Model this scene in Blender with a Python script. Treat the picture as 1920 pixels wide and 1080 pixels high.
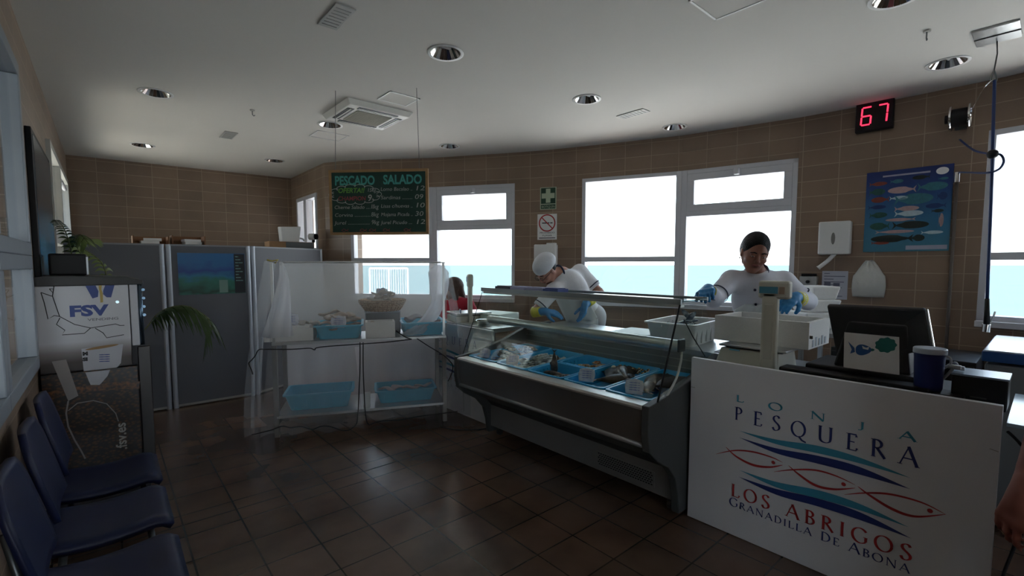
import bpy, bmesh, math, random
import numpy as np
from mathutils import Vector, Matrix, Euler
random.seed(7)
PI = math.pi
SC = bpy.context.scene
COL = SC.collection
for o in list(bpy.data.objects): bpy.data.objects.remove(o)

# ------------------------------------------------------------------ camera
FPX, HY, CH, PY = 878.0, 497.0, 1.55, 559.0
PITCH = math.atan((PY-HY)/FPX); YAW = math.atan((960-197)/math.hypot(FPX, 62))
cam_d = bpy.data.cameras.new('camera'); cam = bpy.data.objects.new('camera', cam_d); COL.objects.link(cam)
cam.location = (0, 0, CH); cam.rotation_euler = (PI/2-PITCH, 0, -YAW)
cam_d.sensor_width = 36; cam_d.lens = 36*FPX/1920; cam_d.shift_y = (PY-540)/1920
cam_d.clip_start = 0.05; cam_d.clip_end = 60000
SC.camera = cam

# ------------------------------------------------------------------ sky, sun, exposure
wd = bpy.data.worlds.new('sky'); SC.world = wd; wd.use_nodes = True
nt = wd.node_tree; nt.nodes.clear()
wo = nt.nodes.new('ShaderNodeOutputWorld'); bg = nt.nodes.new('ShaderNodeBackground')
tc = nt.nodes.new('ShaderNodeTexCoord'); sp = nt.nodes.new('ShaderNodeSeparateXYZ'); cr = nt.nodes.new('ShaderNodeValToRGB')
cr.color_ramp.elements[0].position = 0.0; cr.color_ramp.elements[0].color = (1.0, 1.0, 1.0, 1)
cr.color_ramp.elements[1].position = 0.6; cr.color_ramp.elements[1].color = (0.50, 0.72, 1.0, 1)
e = cr.color_ramp.elements.new(0.12); e.color = (0.86, 0.95, 1.0, 1)
nt.links.new(tc.outputs['Generated'], sp.inputs[0]); nt.links.new(sp.outputs['Z'], cr.inputs[0])
nt.links.new(cr.outputs[0], bg.inputs[0]); nt.links.new(bg.outputs[0], wo.inputs[0])
SKY_STRENGTH = 2.6
bg.inputs[1].default_value = SKY_STRENGTH
sd = bpy.data.lights.new('sun', 'SUN'); sun = bpy.data.objects.new('sun', sd); COL.objects.link(sun)
sd.energy = 20.0; sd.angle = 0.01; sd.color = (1.0, 0.97, 0.93)
sun_from = Vector((0.38, 0.22, 1.7)).normalized()
sun.rotation_euler = (-sun_from).to_track_quat('-Z', 'Y').to_euler()
SC.view_settings.view_transform = 'Standard'; SC.view_settings.look = 'None'
SC.view_settings.gamma = 1.0; SC.view_settings.use_curve_mapping = False
SC.view_settings.exposure = 0.78
SC.cycles.transparent_max_bounces = 32

# ------------------------------------------------------------------ photo -> place
_f = np.array([math.sin(YAW)*math.cos(PITCH), math.cos(YAW)*math.cos(PITCH), -math.sin(PITCH)])
_r = np.array([math.cos(YAW), -math.sin(YAW), 0.0]); _u = np.cross(_r, _f)
_C = np.array([0, 0, CH])
_fh = np.array([math.sin(YAW), math.cos(YAW), 0.0])
def ray(x, y): return _f + (x-960)/FPX*_r - (y-PY)/FPX*_u
def ZP(x, y, z): d = ray(x, y); return Vector(_C + d*(z-CH)/d[2])
def XP(x, y, v): d = ray(x, y); return Vector(_C + d*v/d[0])
def YP(x, y, v): d = ray(x, y); return Vector(_C + d*v/d[1])
def DP(x, y, dep): d = ray(x, y); return Vector(_C + d*dep/(d@_fh))
def VP(x, y, p, n):
    d = ray(x, y); p = np.array(p, float); n = np.array(n, float); return Vector(_C + d*((p-_C)@n)/(d@n))
def CD(r, u, f):  # direction from camera right, up, forward amounts
    return Vector(r*_r + u*np.array([0, 0, 1.0]) + f*_fh).normalized()

# ------------------------------------------------------------------ materials
MATS = {}
def mat(name, col=(0.5, 0.5, 0.5), rough=0.5, metal=0.0, nscale=8.0, nvar=0.08, bump=0.0, bscale=None, spec=0.5, coat=0.0, emit=None, estr=0.0, alpha=None):
    if name in MATS: return MATS[name]
    m = bpy.data.materials.new(name); m.use_nodes = True; t = m.node_tree; N = t.nodes; L = t.links
    b = N['Principled BSDF']
    c = N.new('ShaderNodeTexCoord'); n = N.new('ShaderNodeTexNoise'); n.inputs['Scale'].default_value = nscale; n.inputs['Detail'].default_value = 4
    L.new(c.outputs['Object'], n.inputs['Vector'])
    mx = N.new('ShaderNodeMix'); mx.data_type = 'RGBA'
    mx.inputs[6].default_value = tuple(max(0, k*(1-nvar)) for k in col)+(1,)
    mx.inputs[7].default_value = tuple(min(1, k*(1+nvar)) for k in col)+(1,)
    L.new(n.outputs['Fac'], mx.inputs[0]); L.new(mx.outputs[2], b.inputs['Base Color'])
    b.inputs['Roughness'].default_value = rough; b.inputs['Metallic'].default_value = metal
    b.inputs['Specular IOR Level'].default_value = spec; b.inputs['Coat Weight'].default_value = coat
    if bump:
        n2 = N.new('ShaderNodeTexNoise'); n2.inputs['Scale'].default_value = bscale or nscale*4; n2.inputs['Detail'].default_value = 5
        L.new(c.outputs['Object'], n2.inputs['Vector'])
        bp = N.new('ShaderNodeBump'); bp.inputs['Strength'].default_value = bump; bp.inputs['Distance'].default_value = 0.02
        L.new(n2.outputs['Fac'], bp.inputs['Height']); L.new(bp.outputs[0], b.inputs['Normal'])
    if emit:
        b.inputs['Emission Color'].default_value = emit+(1,); b.inputs['Emission Strength'].default_value = estr
    if alpha is not None: b.inputs['Alpha'].default_value = alpha
    MATS[name] = m; return m
def ramp_mat(name, axis, stops, coord='Object', rough=0.4, metal=0.0, noise=0.0, nscale=20, scale=1.0, bump=0.0, spec=0.5):
    """colour that belongs to the thing itself (fish back and belly, printed pictures) along one axis"""
    if name in MATS: return MATS[name]
    m = bpy.data.materials.new(name); m.use_nodes = True; t = m.node_tree; N = t.nodes; L = t.links; b = N['Principled BSDF']
    c = N.new('ShaderNodeTexCoord'); s = N.new('ShaderNodeSeparateXYZ'); L.new(c.outputs[coord], s.inputs[0])
    n = N.new('ShaderNodeTexNoise'); n.inputs['Scale'].default_value = nscale; L.new(c.outputs[coord], n.inputs['Vector'])
    m1 = N.new('ShaderNodeMath'); m1.operation = 'MULTIPLY_ADD'; m1.inputs[1].default_value = noise
    m0 = N.new('ShaderNodeMath'); m0.operation = 'MULTIPLY'; m0.inputs[1].default_value = scale
    L.new(s.outputs['XYZ'.index(axis)], m0.inputs[0]); L.new(n.outputs['Fac'], m1.inputs[0]); L.new(m0.outputs[0], m1.inputs[2])
    r = N.new('ShaderNodeValToRGB'); el = r.color_ramp.elements
    el[0].position, el[0].color = stops[0][0], stops[0][1]+(1,)
    el[1].position, el[1].color = stops[-1][0], stops[-1][1]+(1,)
    for p, k in stops[1:-1]: q = el.new(p); q.color = k+(1,)
    L.new(m1.outputs[0], r.inputs[0]); L.new(r.outputs[0], b.inputs['Base Color'])
    b.inputs['Roughness'].default_value = rough; b.inputs['Metallic'].default_value = metal; b.inputs['Specular IOR Level'].default_value = spec
    if bump:
        bp = N.new('ShaderNodeBump'); bp.inputs['Strength'].default_value = bump; bp.inputs['Distance'].default_value = 0.01
        L.new(n.outputs['Fac'], bp.inputs['Height']); L.new(bp.outputs[0], b.inputs['Normal'])
    MATS[name] = m; return m
def clear_mat(name, tint=(0.93, 0.97, 0.95), gloss=0.07, rough=0.02):
    if name in MATS: return MATS[name]
    m = bpy.data.materials.new(name); m.use_nodes = True; t = m.node_tree; N = t.nodes; L = t.links; N.clear()
    o = N.new('ShaderNodeOutputMaterial'); a = N.new('ShaderNodeBsdfTransparent'); a.inputs[0].default_value = tint+(1,)
    g = N.new('ShaderNodeBsdfGlossy'); g.inputs['Roughness'].default_value = rough
    fr = N.new('ShaderNodeLayerWeight'); fr.inputs[0].default_value = 0.5
    pw = N.new('ShaderNodeMath'); pw.operation = 'POWER'; pw.inputs[1].default_value = 4.0; L.new(fr.outputs['Facing'], pw.inputs[0])
    ad = N.new('ShaderNodeMath'); ad.operation = 'MULTIPLY_ADD'; ad.inputs[1].default_value = 0.35; ad.inputs[2].default_value = gloss*0.3
    L.new(pw.outputs[0], ad.inputs[0])
    x = N.new('ShaderNodeMixShader'); L.new(ad.outputs[0], x.inputs[0]); L.new(a.outputs[0], x.inputs[1]); L.new(g.outputs[0], x.inputs[2]); L.new(x.outputs[0], o.inputs[0])
    MATS[name] = m; return m
def net_mat(name, op=0.3, col=(0.85, 0.86, 0.9)):
    if name in MATS: return MATS[name]
    m = bpy.data.materials.new(name); m.use_nodes = True; t = m.node_tree; N = t.nodes; L = t.links; N.clear()
    o = N.new('ShaderNodeOutputMaterial'); a = N.new('ShaderNodeBsdfTransparent')
    d = N.new('ShaderNodeBsdfDiffuse'); d.inputs[0].default_value = col+(1,); tl = N.new('ShaderNodeBsdfTranslucent'); tl.inputs[0].default_value = col+(1,)
    y = N.new('ShaderNodeMixShader'); y.inputs[0].default_value = 0.5; L.new(d.outputs[0], y.inputs[1]); L.new(tl.outputs[0], y.inputs[2])
    c = N.new('ShaderNodeTexCoord'); n = N.new('ShaderNodeTexNoise'); n.inputs['Scale'].default_value = 6; L.new(c.outputs['Object'], n.inputs['Vector'])
    ma = N.new('ShaderNodeMath'); ma.operation = 'MULTIPLY_ADD'; ma.inputs[1].default_value = 0.04; ma.inputs[2].default_value = op-0.02; L.new(n.outputs['Fac'], ma.inputs[0])
    x = N.new('ShaderNodeMixShader'); L.new(ma.outputs[0], x.inputs[0]); L.new(a.outputs[0], x.inputs[1]); L.new(y.outputs[0], x.inputs[2]); L.new(x.outputs[0], o.inputs[0])
    MATS[name] = m; return m
def tile_mat(name, c1, c2, grout, bw, bh, mortar=0.006, rough=0.35, spec=0.4, bump=0.3, coord='UV', rot=0.0, offs=0.0, noise=0.35, vlin=None, vary=0.15):
    if name in MATS: return MATS[name]
    m = bpy.data.materials.new(name); m.use_nodes = True; t = m.node_tree; N = t.nodes; L = t.links; b = N['Principled BSDF']
    c = N.new('ShaderNodeTexCoord'); mp = N.new('ShaderNodeMapping'); mp.inputs['Rotation'].default_value = (0, 0, rot)
    L.new(c.outputs[coord], mp.inputs[0])
    k = N.new('ShaderNodeTexBrick'); k.offset = offs; k.offset_frequency = 2; k.squash = 1
    k.inputs['Scale'].default_value = 1; k.inputs['Mortar Size'].default_value = mortar; k.inputs['Mortar Smooth'].default_value = 0.2
    k.inputs['Bias'].default_value = 0.0; k.inputs['Brick Width'].default_value = bw; k.inputs['Row Height'].default_value = bh
    k.inputs['Color1'].default_value = c1+(1,); k.inputs['Color2'].default_value = c2+(1,); k.inputs['Mortar'].default_value = grout+(1,)
    L.new(mp.outputs[0], k.inputs['Vector'])
    n = N.new('ShaderNodeTexNoise'); n.inputs['Scale'].default_value = 1.7; n.inputs['Detail'].default_value = 6; L.new(c.outputs['Object'], n.inputs['Vector'])
    mx = N.new('ShaderNodeMix'); mx.data_type = 'RGBA'; mx.blend_type = 'MULTIPLY'; mx.inputs[0].default_value = noise
    r = N.new('ShaderNodeValToRGB'); r.color_ramp.elements[0].position = .3; r.color_ramp.elements[0].color = (.45, .42, .4, 1); r.color_ramp.elements[1].position = .7; r.color_ramp.elements[1].color = (1.3, 1.25, 1.2, 1)
    L.new(n.outputs['Fac'], r.inputs[0]); L.new(k.outputs['Color'], mx.inputs[6]); L.new(r.outputs[0], mx.inputs[7]); L.new(mx.outputs[2], b.inputs['Base Color'])
    b.inputs['Roughness'].default_value = rough; b.inputs['Specular IOR Level'].default_value = spec
    bp = N.new('ShaderNodeBump'); bp.inputs['Strength'].default_value = bump; bp.inputs['Distance'].default_value = 0.004; bp.invert = True
    L.new(k.outputs['Fac'], bp.inputs['Height']); L.new(bp.outputs[0], b.inputs['Normal'])
    MATS[name] = m; return m

steel = mat('brushed_steel', (0.50, 0.51, 0.51), 0.32, 0.9, 3, 0.1, 0.05, 40)
steel_dk = mat('dark_steel', (0.17, 0.18, 0.18), 0.38, 0.75, 3, 0.15)
chrome = mat('chrome', (0.8, 0.8, 0.8), 0.08, 1.0)
alu = mat('aluminium', (0.55, 0.58, 0.62), 0.4, 0.6)
white_pl = mat('white_plastic', (0.72, 0.72, 0.71), 0.45, 0, 10, 0.03)
white_fr = mat('white_frame', (0.62, 0.62, 0.66), 0.4, 0, 5, 0.03)
black_pl = mat('black_plastic', (0.010, 0.010, 0.012), 0.45, 0, 10, 0.2, spec=0.25)
black_rub = mat('black_rubber', (0.01, 0.01, 0.012), 0.7)
beige_pl = mat('beige_plastic', (0.55, 0.54, 0.46), 0.5, 0, 6, 0.04)
styro = mat('polystyrene', (0.78, 0.78, 0.76), 0.8, 0, 60, 0.05, 0.15, 200)
crate_blue = mat('crate_blue', (0.02, 0.40, 0.78), 0.4, 0, 10, 0.12)
crate_blue2 = mat('crate_blue_dull', (0.06, 0.42, 0.62), 0.5, 0, 10, 0.12)
grey_dk = mat('grey_dark_panel', (0.06, 0.065, 0.07), 0.45, 0.1, 5, 0.1)
cream_txt = mat('paper_white', (0.75, 0.75, 0.74), 0.7, 0, 12, 0.04)
navy = mat('ink_navy', (0.02, 0.035, 0.19), 0.5)
cyan = mat('ink_cyan', (0.05, 0.30, 0.45), 0.5)
red = mat('ink_red', (0.42, 0.025, 0.03), 0.5)
ink_bk = mat('ink_black', (0.015, 0.015, 0.02), 0.6)
glass = clear_mat('clear_glass', (0.95, 0.98, 0.96), 0.1)
pane_m = clear_mat('window_glass', (0.97, 0.985, 1.0), 0.05)
wood = mat('pale_wood', (0.42, 0.25, 0.11), 0.55, 0, 20, 0.25)
cardboard = mat('cardboard', (0.38, 0.22, 0.11), 0.8, 0, 12, 0.1)
skin = mat('skin_tan', (0.36, 0.19, 0.125), 0.55, 0, 15, 0.08)
skin_lt = mat('skin_warm', (0.42, 0.21, 0.15), 0.5, 0, 15, 0.08)
skin_dk = mat('skin_brown', (0.28, 0.12, 0.08), 0.55, 0, 15, 0.08)
cloth_w = mat('white_cotton', (0.74, 0.75, 0.78), 0.85, 0, 5, 0.05, 0.25, 14)
cloth_ap = mat('white_apron', (0.70, 0.74, 0.74), 0.6, 0, 5, 0.05, 0.25, 10)
cloth_nv = mat('navy_trim', (0.02, 0.025, 0.06), 0.8)
cloth_red = mat('red_knit', (0.36, 0.012, 0.03), 0.9, 0, 10, 0.1, 0.3, 60)
glove_b = mat('blue_rubber_glove', (0.02, 0.20, 0.46), 0.45, 0, 10, 0.15)
glove_y = mat('yellow_rubber_cuff', (0.62, 0.58, 0.06), 0.5, 0, 10, 0.1)
hair_b = mat('dark_hair', (0.008, 0.007, 0.009), 0.55, 0, 60, 0.4, 0.4, 120, spec=0.2)
hair_br = mat('brown_hair', (0.07, 0.035, 0.02), 0.6, 0, 60, 0.5, 0.5, 90)
blue_seat = mat('blue_seat_plastic', (0.005, 0.010, 0.05), 0.42, 0, 6, 0.1)

# ------------------------------------------------------------------ mesh building
class MB:
    def __init__(s): s.v = []; s.f = []; s.uv = {}
    def add(s, vs, fs):
        b = len(s.v); s.v += [tuple(v) for v in vs]; s.f += [tuple(b+i for i in f) for f in fs]; return s
    def box(s, c, d, M=None):
        x, y, z = d[0]/2, d[1]/2, d[2]/2; c = Vector(c)
        vs = [Vector((i*x, j*y, k*z)) for k in (-1, 1) for j in (-1, 1) for i in (-1, 1)]
        if M is not None: vs = [M @ v for v in vs]
        return s.add([v+c for v in vs], [(0, 2, 3, 1), (4, 5, 7, 6), (0, 1, 5, 4), (2, 6, 7, 3), (0, 4, 6, 2), (1, 3, 7, 5)])
    def bb(s, a, b): return s.box([(p+q)/2 for p, q in zip(a, b)], [abs(p-q) for p, q in zip(a, b)])
    def hexa(s, p): return s.add(p, [(0, 3, 2, 1), (4, 5, 6, 7), (0, 1, 5, 4), (1, 2, 6, 5), (2, 3, 7, 6), (3, 0, 4, 7)])
    def cyl(s, a, b, r, r2=None, n=16, cap=True):
        a, b = Vector(a), Vector(b); r2 = r if r2 is None else r2; d = (b-a).normalized()
        u = d.orthogonal().normalized(); w = d.cross(u)
        vs = [a+(u*math.cos(t)+w*math.sin(t))*r for t in [2*PI*i/n for i in range(n)]]+[b+(u*math.cos(t)+w*math.sin(t))*r2 for t in [2*PI*i/n for i in range(n)]]
        fs = [(i, (i+1) % n, n+(i+1) % n, n+i) for i in range(n)]
        if cap: fs += [tuple(range(n))[::-1], tuple(range(n, 2*n))]
        return s.add(vs, fs)
    def tube(s, pts, r, n=8, closed=False, cap=True):
        pts = [Vector(p) for p in pts]; m = len(pts); rs = r if isinstance(r, (list, tuple)) else [r]*m
        vs = []; u = None
        for i, p in enumerate(pts):
            a = pts[i-1] if i > 0 or closed else p; b = pts[(i+1) % m] if i < m-1 or closed else p
            d = (b-a); d = d.normalized() if d.length > 1e-9 else Vector((0, 0, 1))
            if u is None: u = d.orthogonal().normalized()
            else:
                u = u - d*u.dot(d); u = u.normalized() if u.length > 1e-6 else d.orthogonal().normalized()
            w = d.cross(u)
            vs += [p+(u*math.cos(2*PI*k/n)+w*math.sin(2*PI*k/n))*rs[i] for k in range(n)]
        fs = []
        for i in range(m if closed else m-1):
            j = (i+1) % m
            fs += [(i*n+k, i*n+(k+1) % n, j*n+(k+1) % n, j*n+k) for k in range(n)]
        if cap and not closed: fs += [tuple(range(n))[::-1], tuple(range((m-1)*n, m*n))]
        return s.add(vs, fs)
    def lathe(s, prof, c=(0, 0, 0), n=24, M=None, sx=1, sy=1):
        c = Vector(c); vs = []
        for r, z in prof:
            for k in range(n):
                v = Vector((r*math.cos(2*PI*k/n)*sx, r*math.sin(2*PI*k/n)*sy, z)); vs.append((M @ v if M is not None else v)+c)
        fs = [(i*n+k, i*n+(k+1) % n, (i+1)*n+(k+1) % n, (i+1)*n+k) for i in range(len(prof)-1) for k in range(n)]
        return s.add(vs, fs)
    def ell(s, c, r, n=16, m=10, M=None):
        pr = [(max(1e-4, math.sin(PI*i/m)), -math.cos(PI*i/m)) for i in range(m+1)]; c = Vector(c); vs = []
        for a, z in pr:
            for k in range(n):
                v = Vector((a*math.cos(2*PI*k/n)*r[0], a*math.sin(2*PI*k/n)*r[1], z*r[2])); vs.append((M @ v if M is not None else v)+c)
        return s.add(vs, [(i*n+k, i*n+(k+1) % n, (i+1)*n+(k+1) % n, (i+1)*n+k) for i in range(m) for k in range(n)])
    def prism(s, poly, ext):   # poly: 3d points, ext: vector
        n = len(poly); poly = [Vector(p) for p in poly]; ext = Vector(ext)
        return s.add(poly+[p+ext for p in poly], [tuple(range(n))[::-1], tuple(range(n, 2*n))]+[(i, (i+1) % n, n+(i+1) % n, n+i) for i in range(n)])
    def grid(s, fn, nu, nv, uw=False):
        b = [fn(i/(nu if uw else nu-1), j/(nv-1)) for i in range(nu) for j in range(nv)]
        fs = [(i*nv+j, ((i+1) % nu)*nv+j, ((i+1) % nu)*nv+j+1, i*nv+j+1) for i in range(nu if uw else nu-1) for j in range(nv-1)]
        return s.add(b, fs)
    def build(s, name, m, parent=None, smooth=False, bevel=0, subsurf=0, solid=0, fixn=True):
        me = bpy.data.meshes.new(name); me.from_pydata(s.v, [], s.f); me.update()
        if fixn:
            bm = bmesh.new(); bm.from_mesh(me); bmesh.ops.recalc_face_normals(bm, faces=bm.faces); bm.to_mesh(me); bm.free()
        o = bpy.data.objects.new(name, me); COL.objects.link(o); me.materials.append(m)
        if smooth is True: me.polygons.foreach_set('use_smooth', [True]*len(me.polygons))
        elif smooth: me.polygons.foreach_set('use_smooth', [True]*len(me.polygons)); me.set_sharp_from_angle(angle=math.radians(smooth))
        if solid: q = o.modifiers.new('thickness', 'SOLIDIFY'); q.thickness = solid; q.offset = 0
        if bevel: q = o.modifiers.new('bevel', 'BEVEL'); q.width = bevel; q.segments = 2; q.limit_method = 'ANGLE'; q.angle_limit = math.radians(40)
        if subsurf: q = o.modifiers.new('sub', 'SUBSURF'); q.levels = subsurf; q.render_levels = subsurf
        if parent is not None: hook(o, parent)
        return o
def wm(o):
    M = o.matrix_basis.copy()
    if o.parent: M = wm(o.parent) @ o.matrix_parent_inverse @ M
    return M
def hook(o, parent): o.parent = parent; o.matrix_parent_inverse = wm(parent).inverted()
def tag(o, label=None, cat=None, group=None, kind=None):
    if label: o['label'] = label
    if cat: o['category'] = cat
    if group: o['group'] = group
    if kind: o['kind'] = kind
    return o
def thing(name, label, cat, loc=(0, 0, 0), rz=0, group=None):
    o = bpy.data.objects.new(name, None); COL.objects.link(o); o.location = loc; o.rotation_euler = (0, 0, rz); o.empty_display_size = 0.1
    return tag(o, label, cat, group)
def copy_tree(o, parent=None):
    c = o.copy(); COL.objects.link(c)
    if parent is not None: mi = o.matrix_parent_inverse.copy(); c.parent = parent; c.matrix_parent_inverse = mi
    for ch in [x for x in bpy.data.objects if x.parent == o]: copy_tree(ch, c)
    return c
def catmull(pts, n=8, closed=False):
    P = [Vector(p) for p in pts]; m = len(P); out = []
    for i in range(m if closed else m-1):
        g = (lambda k: P[k % m]) if closed else (lambda k: P[min(max(k, 0), m-1)])
        a, b, c, d = g(i-1), g(i), g(i+1), g(i+2)
        for k in range(n):
            t = k/n; out.append(0.5*((2*b)+(c-a)*t+(2*a-5*b+4*c-d)*t*t+(3*b-a-3*c+d)*t**3))
    if not closed: out.append(P[-1])
    return out
def rotz(a): return Matrix.Rotation(a, 3, 'Z')
def ribbon(mb, pts, ws, nrm, off=0.0):
    """flat printed stroke of changing width on a plane with normal nrm"""
    nrm = Vector(nrm).normalized(); pts = [Vector(p) for p in pts]; vs = []; m = len(pts)
    for i, p in enumerate(pts):
        d = (pts[min(i+1, m-1)]-pts[max(i-1, 0)]); d = d.normalized() if d.length > 1e-9 else Vector((0, 0, 1))
        w = nrm.cross(d).normalized()*ws[i]/2; vs += [p+w+nrm*off, p-w+nrm*off]
    mb.add(vs, [(2*i, 2*i+1, 2*i+3, 2*i+2) for i in range(m-1)])
def text_mesh(txt, size, org, xd, yd, m, parent, name='lettering', thick=0.0, off=0.0, align='LEFT', fit=None, shear=0.0, space=1.0):
    """built-in font turned into a flat mesh lying on the plane xd/yd"""
    cu = bpy.data.curves.new('t', 'FONT'); cu.body = txt; cu.size = size; cu.align_x = align; cu.shear = shear; cu.space_character = space; cu.offset = thick; cu.resolution_u = 3
    o = bpy.data.objects.new('t', cu); COL.objects.link(o); dg = bpy.context.evaluated_depsgraph_get(); dg.update()
    me = bpy.data.meshes.new_from_object(o.evaluated_get(dg)); bpy.data.objects.remove(o); me.name = name
    xd = Vector(xd).normalized(); yd = Vector(yd).normalized(); zd = xd.cross(yd); org = Vector(org); kx = 1.0
    if fit and len(me.vertices):
        xs = [v.co.x for v in me.vertices]; kx = fit/max(1e-6, max(xs)-min(xs))
    for v in me.vertices: v.co = org+xd*v.co.x*kx+yd*v.co.y+zd*(off+0.0)
    me.materials.clear(); me.materials.append(m)
    q = bpy.data.objects.new(name, me); COL.objects.link(q)
    if parent is not None: hook(q, parent)
    return q

# stroke letters with thick and thin strokes and serifs
def arcp(cx, cy, rx, ry, a0, a1, n=14): return [(cx+rx*math.cos(math.radians(a0+(a1-a0)*i/n)), cy+ry*math.sin(math.radians(a0+(a1-a0)*i/n))) for i in range(n+1)]
GL = {
 'L': (.62, [[(.14, 1), (.14, 0)], [(.1, .02), (.52, .02), (.6, .2)]], [(.14, 1), (.14, 0)]),
 'O': (.95, [arcp(.46, .5, .4, .5, 0, 360, 28)], []),
 'N': (.92, [[(.14, 0), (.14, .98)], [(.12, 1), (.78, 0)], [(.78, 0.02), (.78, 1)]], [(.14, 0), (.78, 1), (.1, 1)]),
 'J': (.42, [[(.28, 1), (.28, .1), (.2, -.1), (.05, -.12)]], [(.28, 1)]),
 'A': (.86, [[(.06, 0), (.42, 1)], [(.4, 1), (.8, 0)], [(.2, .36), (.64, .36)]], [(.06, 0), (.8, 0)]),
 'P': (.62, [[(.16, 0), (.16, 1)], [(.16, .98)]+arcp(.28, .74, .26, .24, 90, -90)+[(.16, .5)]], [(.16, 0), (.12, 1)]),
 'E': (.6, [[(.16, 0), (.16, 1)], [(.16, .98), (.52, .98), (.54, .84)], [(.16, .52), (.46, .52)], [(.16, .02), (.54, .02), (.6, .18)]], [(.14, 0), (.12, 1)]),
 'S': (.56, [[(.46, .86), (.4, .97), (.26, 1.0), (.12, .9), (.1, .74), (.2, .6), (.38, .45), (.48, .3), (.46, .12), (.3, 0), (.14, .02), (.06, .18)]], []),
 'Q': (.98, [arcp(.46, .5, .4, .5, 0, 360, 28), [(.5, .04), (.7, -.18), (.95, -.26)]], []),
 'U': (.86, [[(.14, 1), (.14, .3), (.2, .08), (.4, 0), (.62, .06), (.72, .26), (.72, 1)]], [(.14, 1), (.72, 1)]),
 'R': (.74, [[(.16, 0), (.16, 1)], [(.16, .98)]+arcp(.28, .75, .24, .23, 90, -90)+[(.16, .52)], [(.32, .52), (.7, 0)]], [(.16, 0), (.12, 1)]),
 'B': (.66, [[(.16, 0), (.16, 1)], [(.16, .98)]+arcp(.28, .77, .22, .21, 90, -90)+[(.16, .55)], [(.16, .55)]+arcp(.28, .28, .28, .26, 90, -90)+[(.16, .02)]], [(.14, 0), (.12, 1)]),
 'I': (.34, [[(.17, 0), (.17, 1)]], [(.17, 0), (.17, 1)]),
 'G': (.9, [arcp(.48, .5, .4, .5, 40, 320, 22), [(.78, .18), (.78, .44)]], [(.76, .44)]),
 'D': (.84, [[(.16, 0), (.16, 1)], [(.16, .98)]+arcp(.3, .5, .44, .48, 90, -90)+[(.16, .02)]], [(.14, 0), (.12, 1)]),
 'C': (.84, [arcp(.48, .5, .4, .5, 45, 315, 20)], []), ' ': (.45, [], []),
 'H': (.86, [[(.14, 0), (.14, 1)], [(.72, 0), (.72, 1)], [(.14, .5), (.72, .5)]], [(.14, 0), (.14, 1), (.72, 0), (.72, 1)])}
def serif_glyph(mb, ch, org, xd, yd, nrm, h, wk=1.0, thick=0.11):
    adv, st, ser = GL[ch]; org, xd, yd = Vector(org), Vector(xd), Vector(yd)
    for s_ in st:
        pts = [Vector((a, b, 0)) for a, b in s_]
        if 4 < len(s_) < 14: pts = catmull(pts, 5)
        if len(pts) == 2: pts = [pts[0].lerp(pts[1], k/3) for k in range(4)]
        P = []; W = []
        for i, p in enumerate(pts):
            d = pts[min(i+1, len(pts)-1)]-pts[max(i-1, 0)]; a = math.atan2(d.y, d.x*wk)
            W.append(h*thick*(0.32+0.68*abs(math.sin(a+math.radians(-18)))**1.3) if ch != 'A' or a > 0 or abs(a) < .2 else h*thick)
            P.append(org+xd*p.x*h*wk+yd*p.y*h)
        if ch == 'A' and s_[0][1] == 0: W = [h*thick*.42]*len(W)
        if ch == 'N' and abs(s_[0][0]-s_[1][0]) < .01: W = [h*thick*.45]*len(W)
        ribbon(mb, P, W, nrm)
    for a, b in ser:
        y = b*h + (h*.02 if b < .5 else -h*.02); o = org+xd*a*h*wk+yd*y
        ribbon(mb, [o-xd*h*.11*wk, o+xd*h*.11*wk], [h*.035]*2, nrm)
    return adv*h*wk
def serif_row(mb, txt, p0, p1, xd, yd, nrm, h, hs=None, wk=1.0, thick=.11, m=None, par=None):
    """txt spread from p0 to p1 (baseline); hs: optional height per char"""
    hs = hs or [h]*len(txt); adv = [GL[c][0]*k*wk for c, k in zip(txt, hs)]; L = (Vector(p1)-Vector(p0)).length
    gap = (L-sum(adv))/max(1, len(txt)-1); x = 0
    for c, k, a in zip(txt, hs, adv):
        mb = MB(); serif_glyph(mb, c, Vector(p0)+Vector(xd)*x, xd, yd, nrm, k, wk, thick); x += a+gap
        if mb.v: mb.build('letter', m, par, fixn=False)

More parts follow.
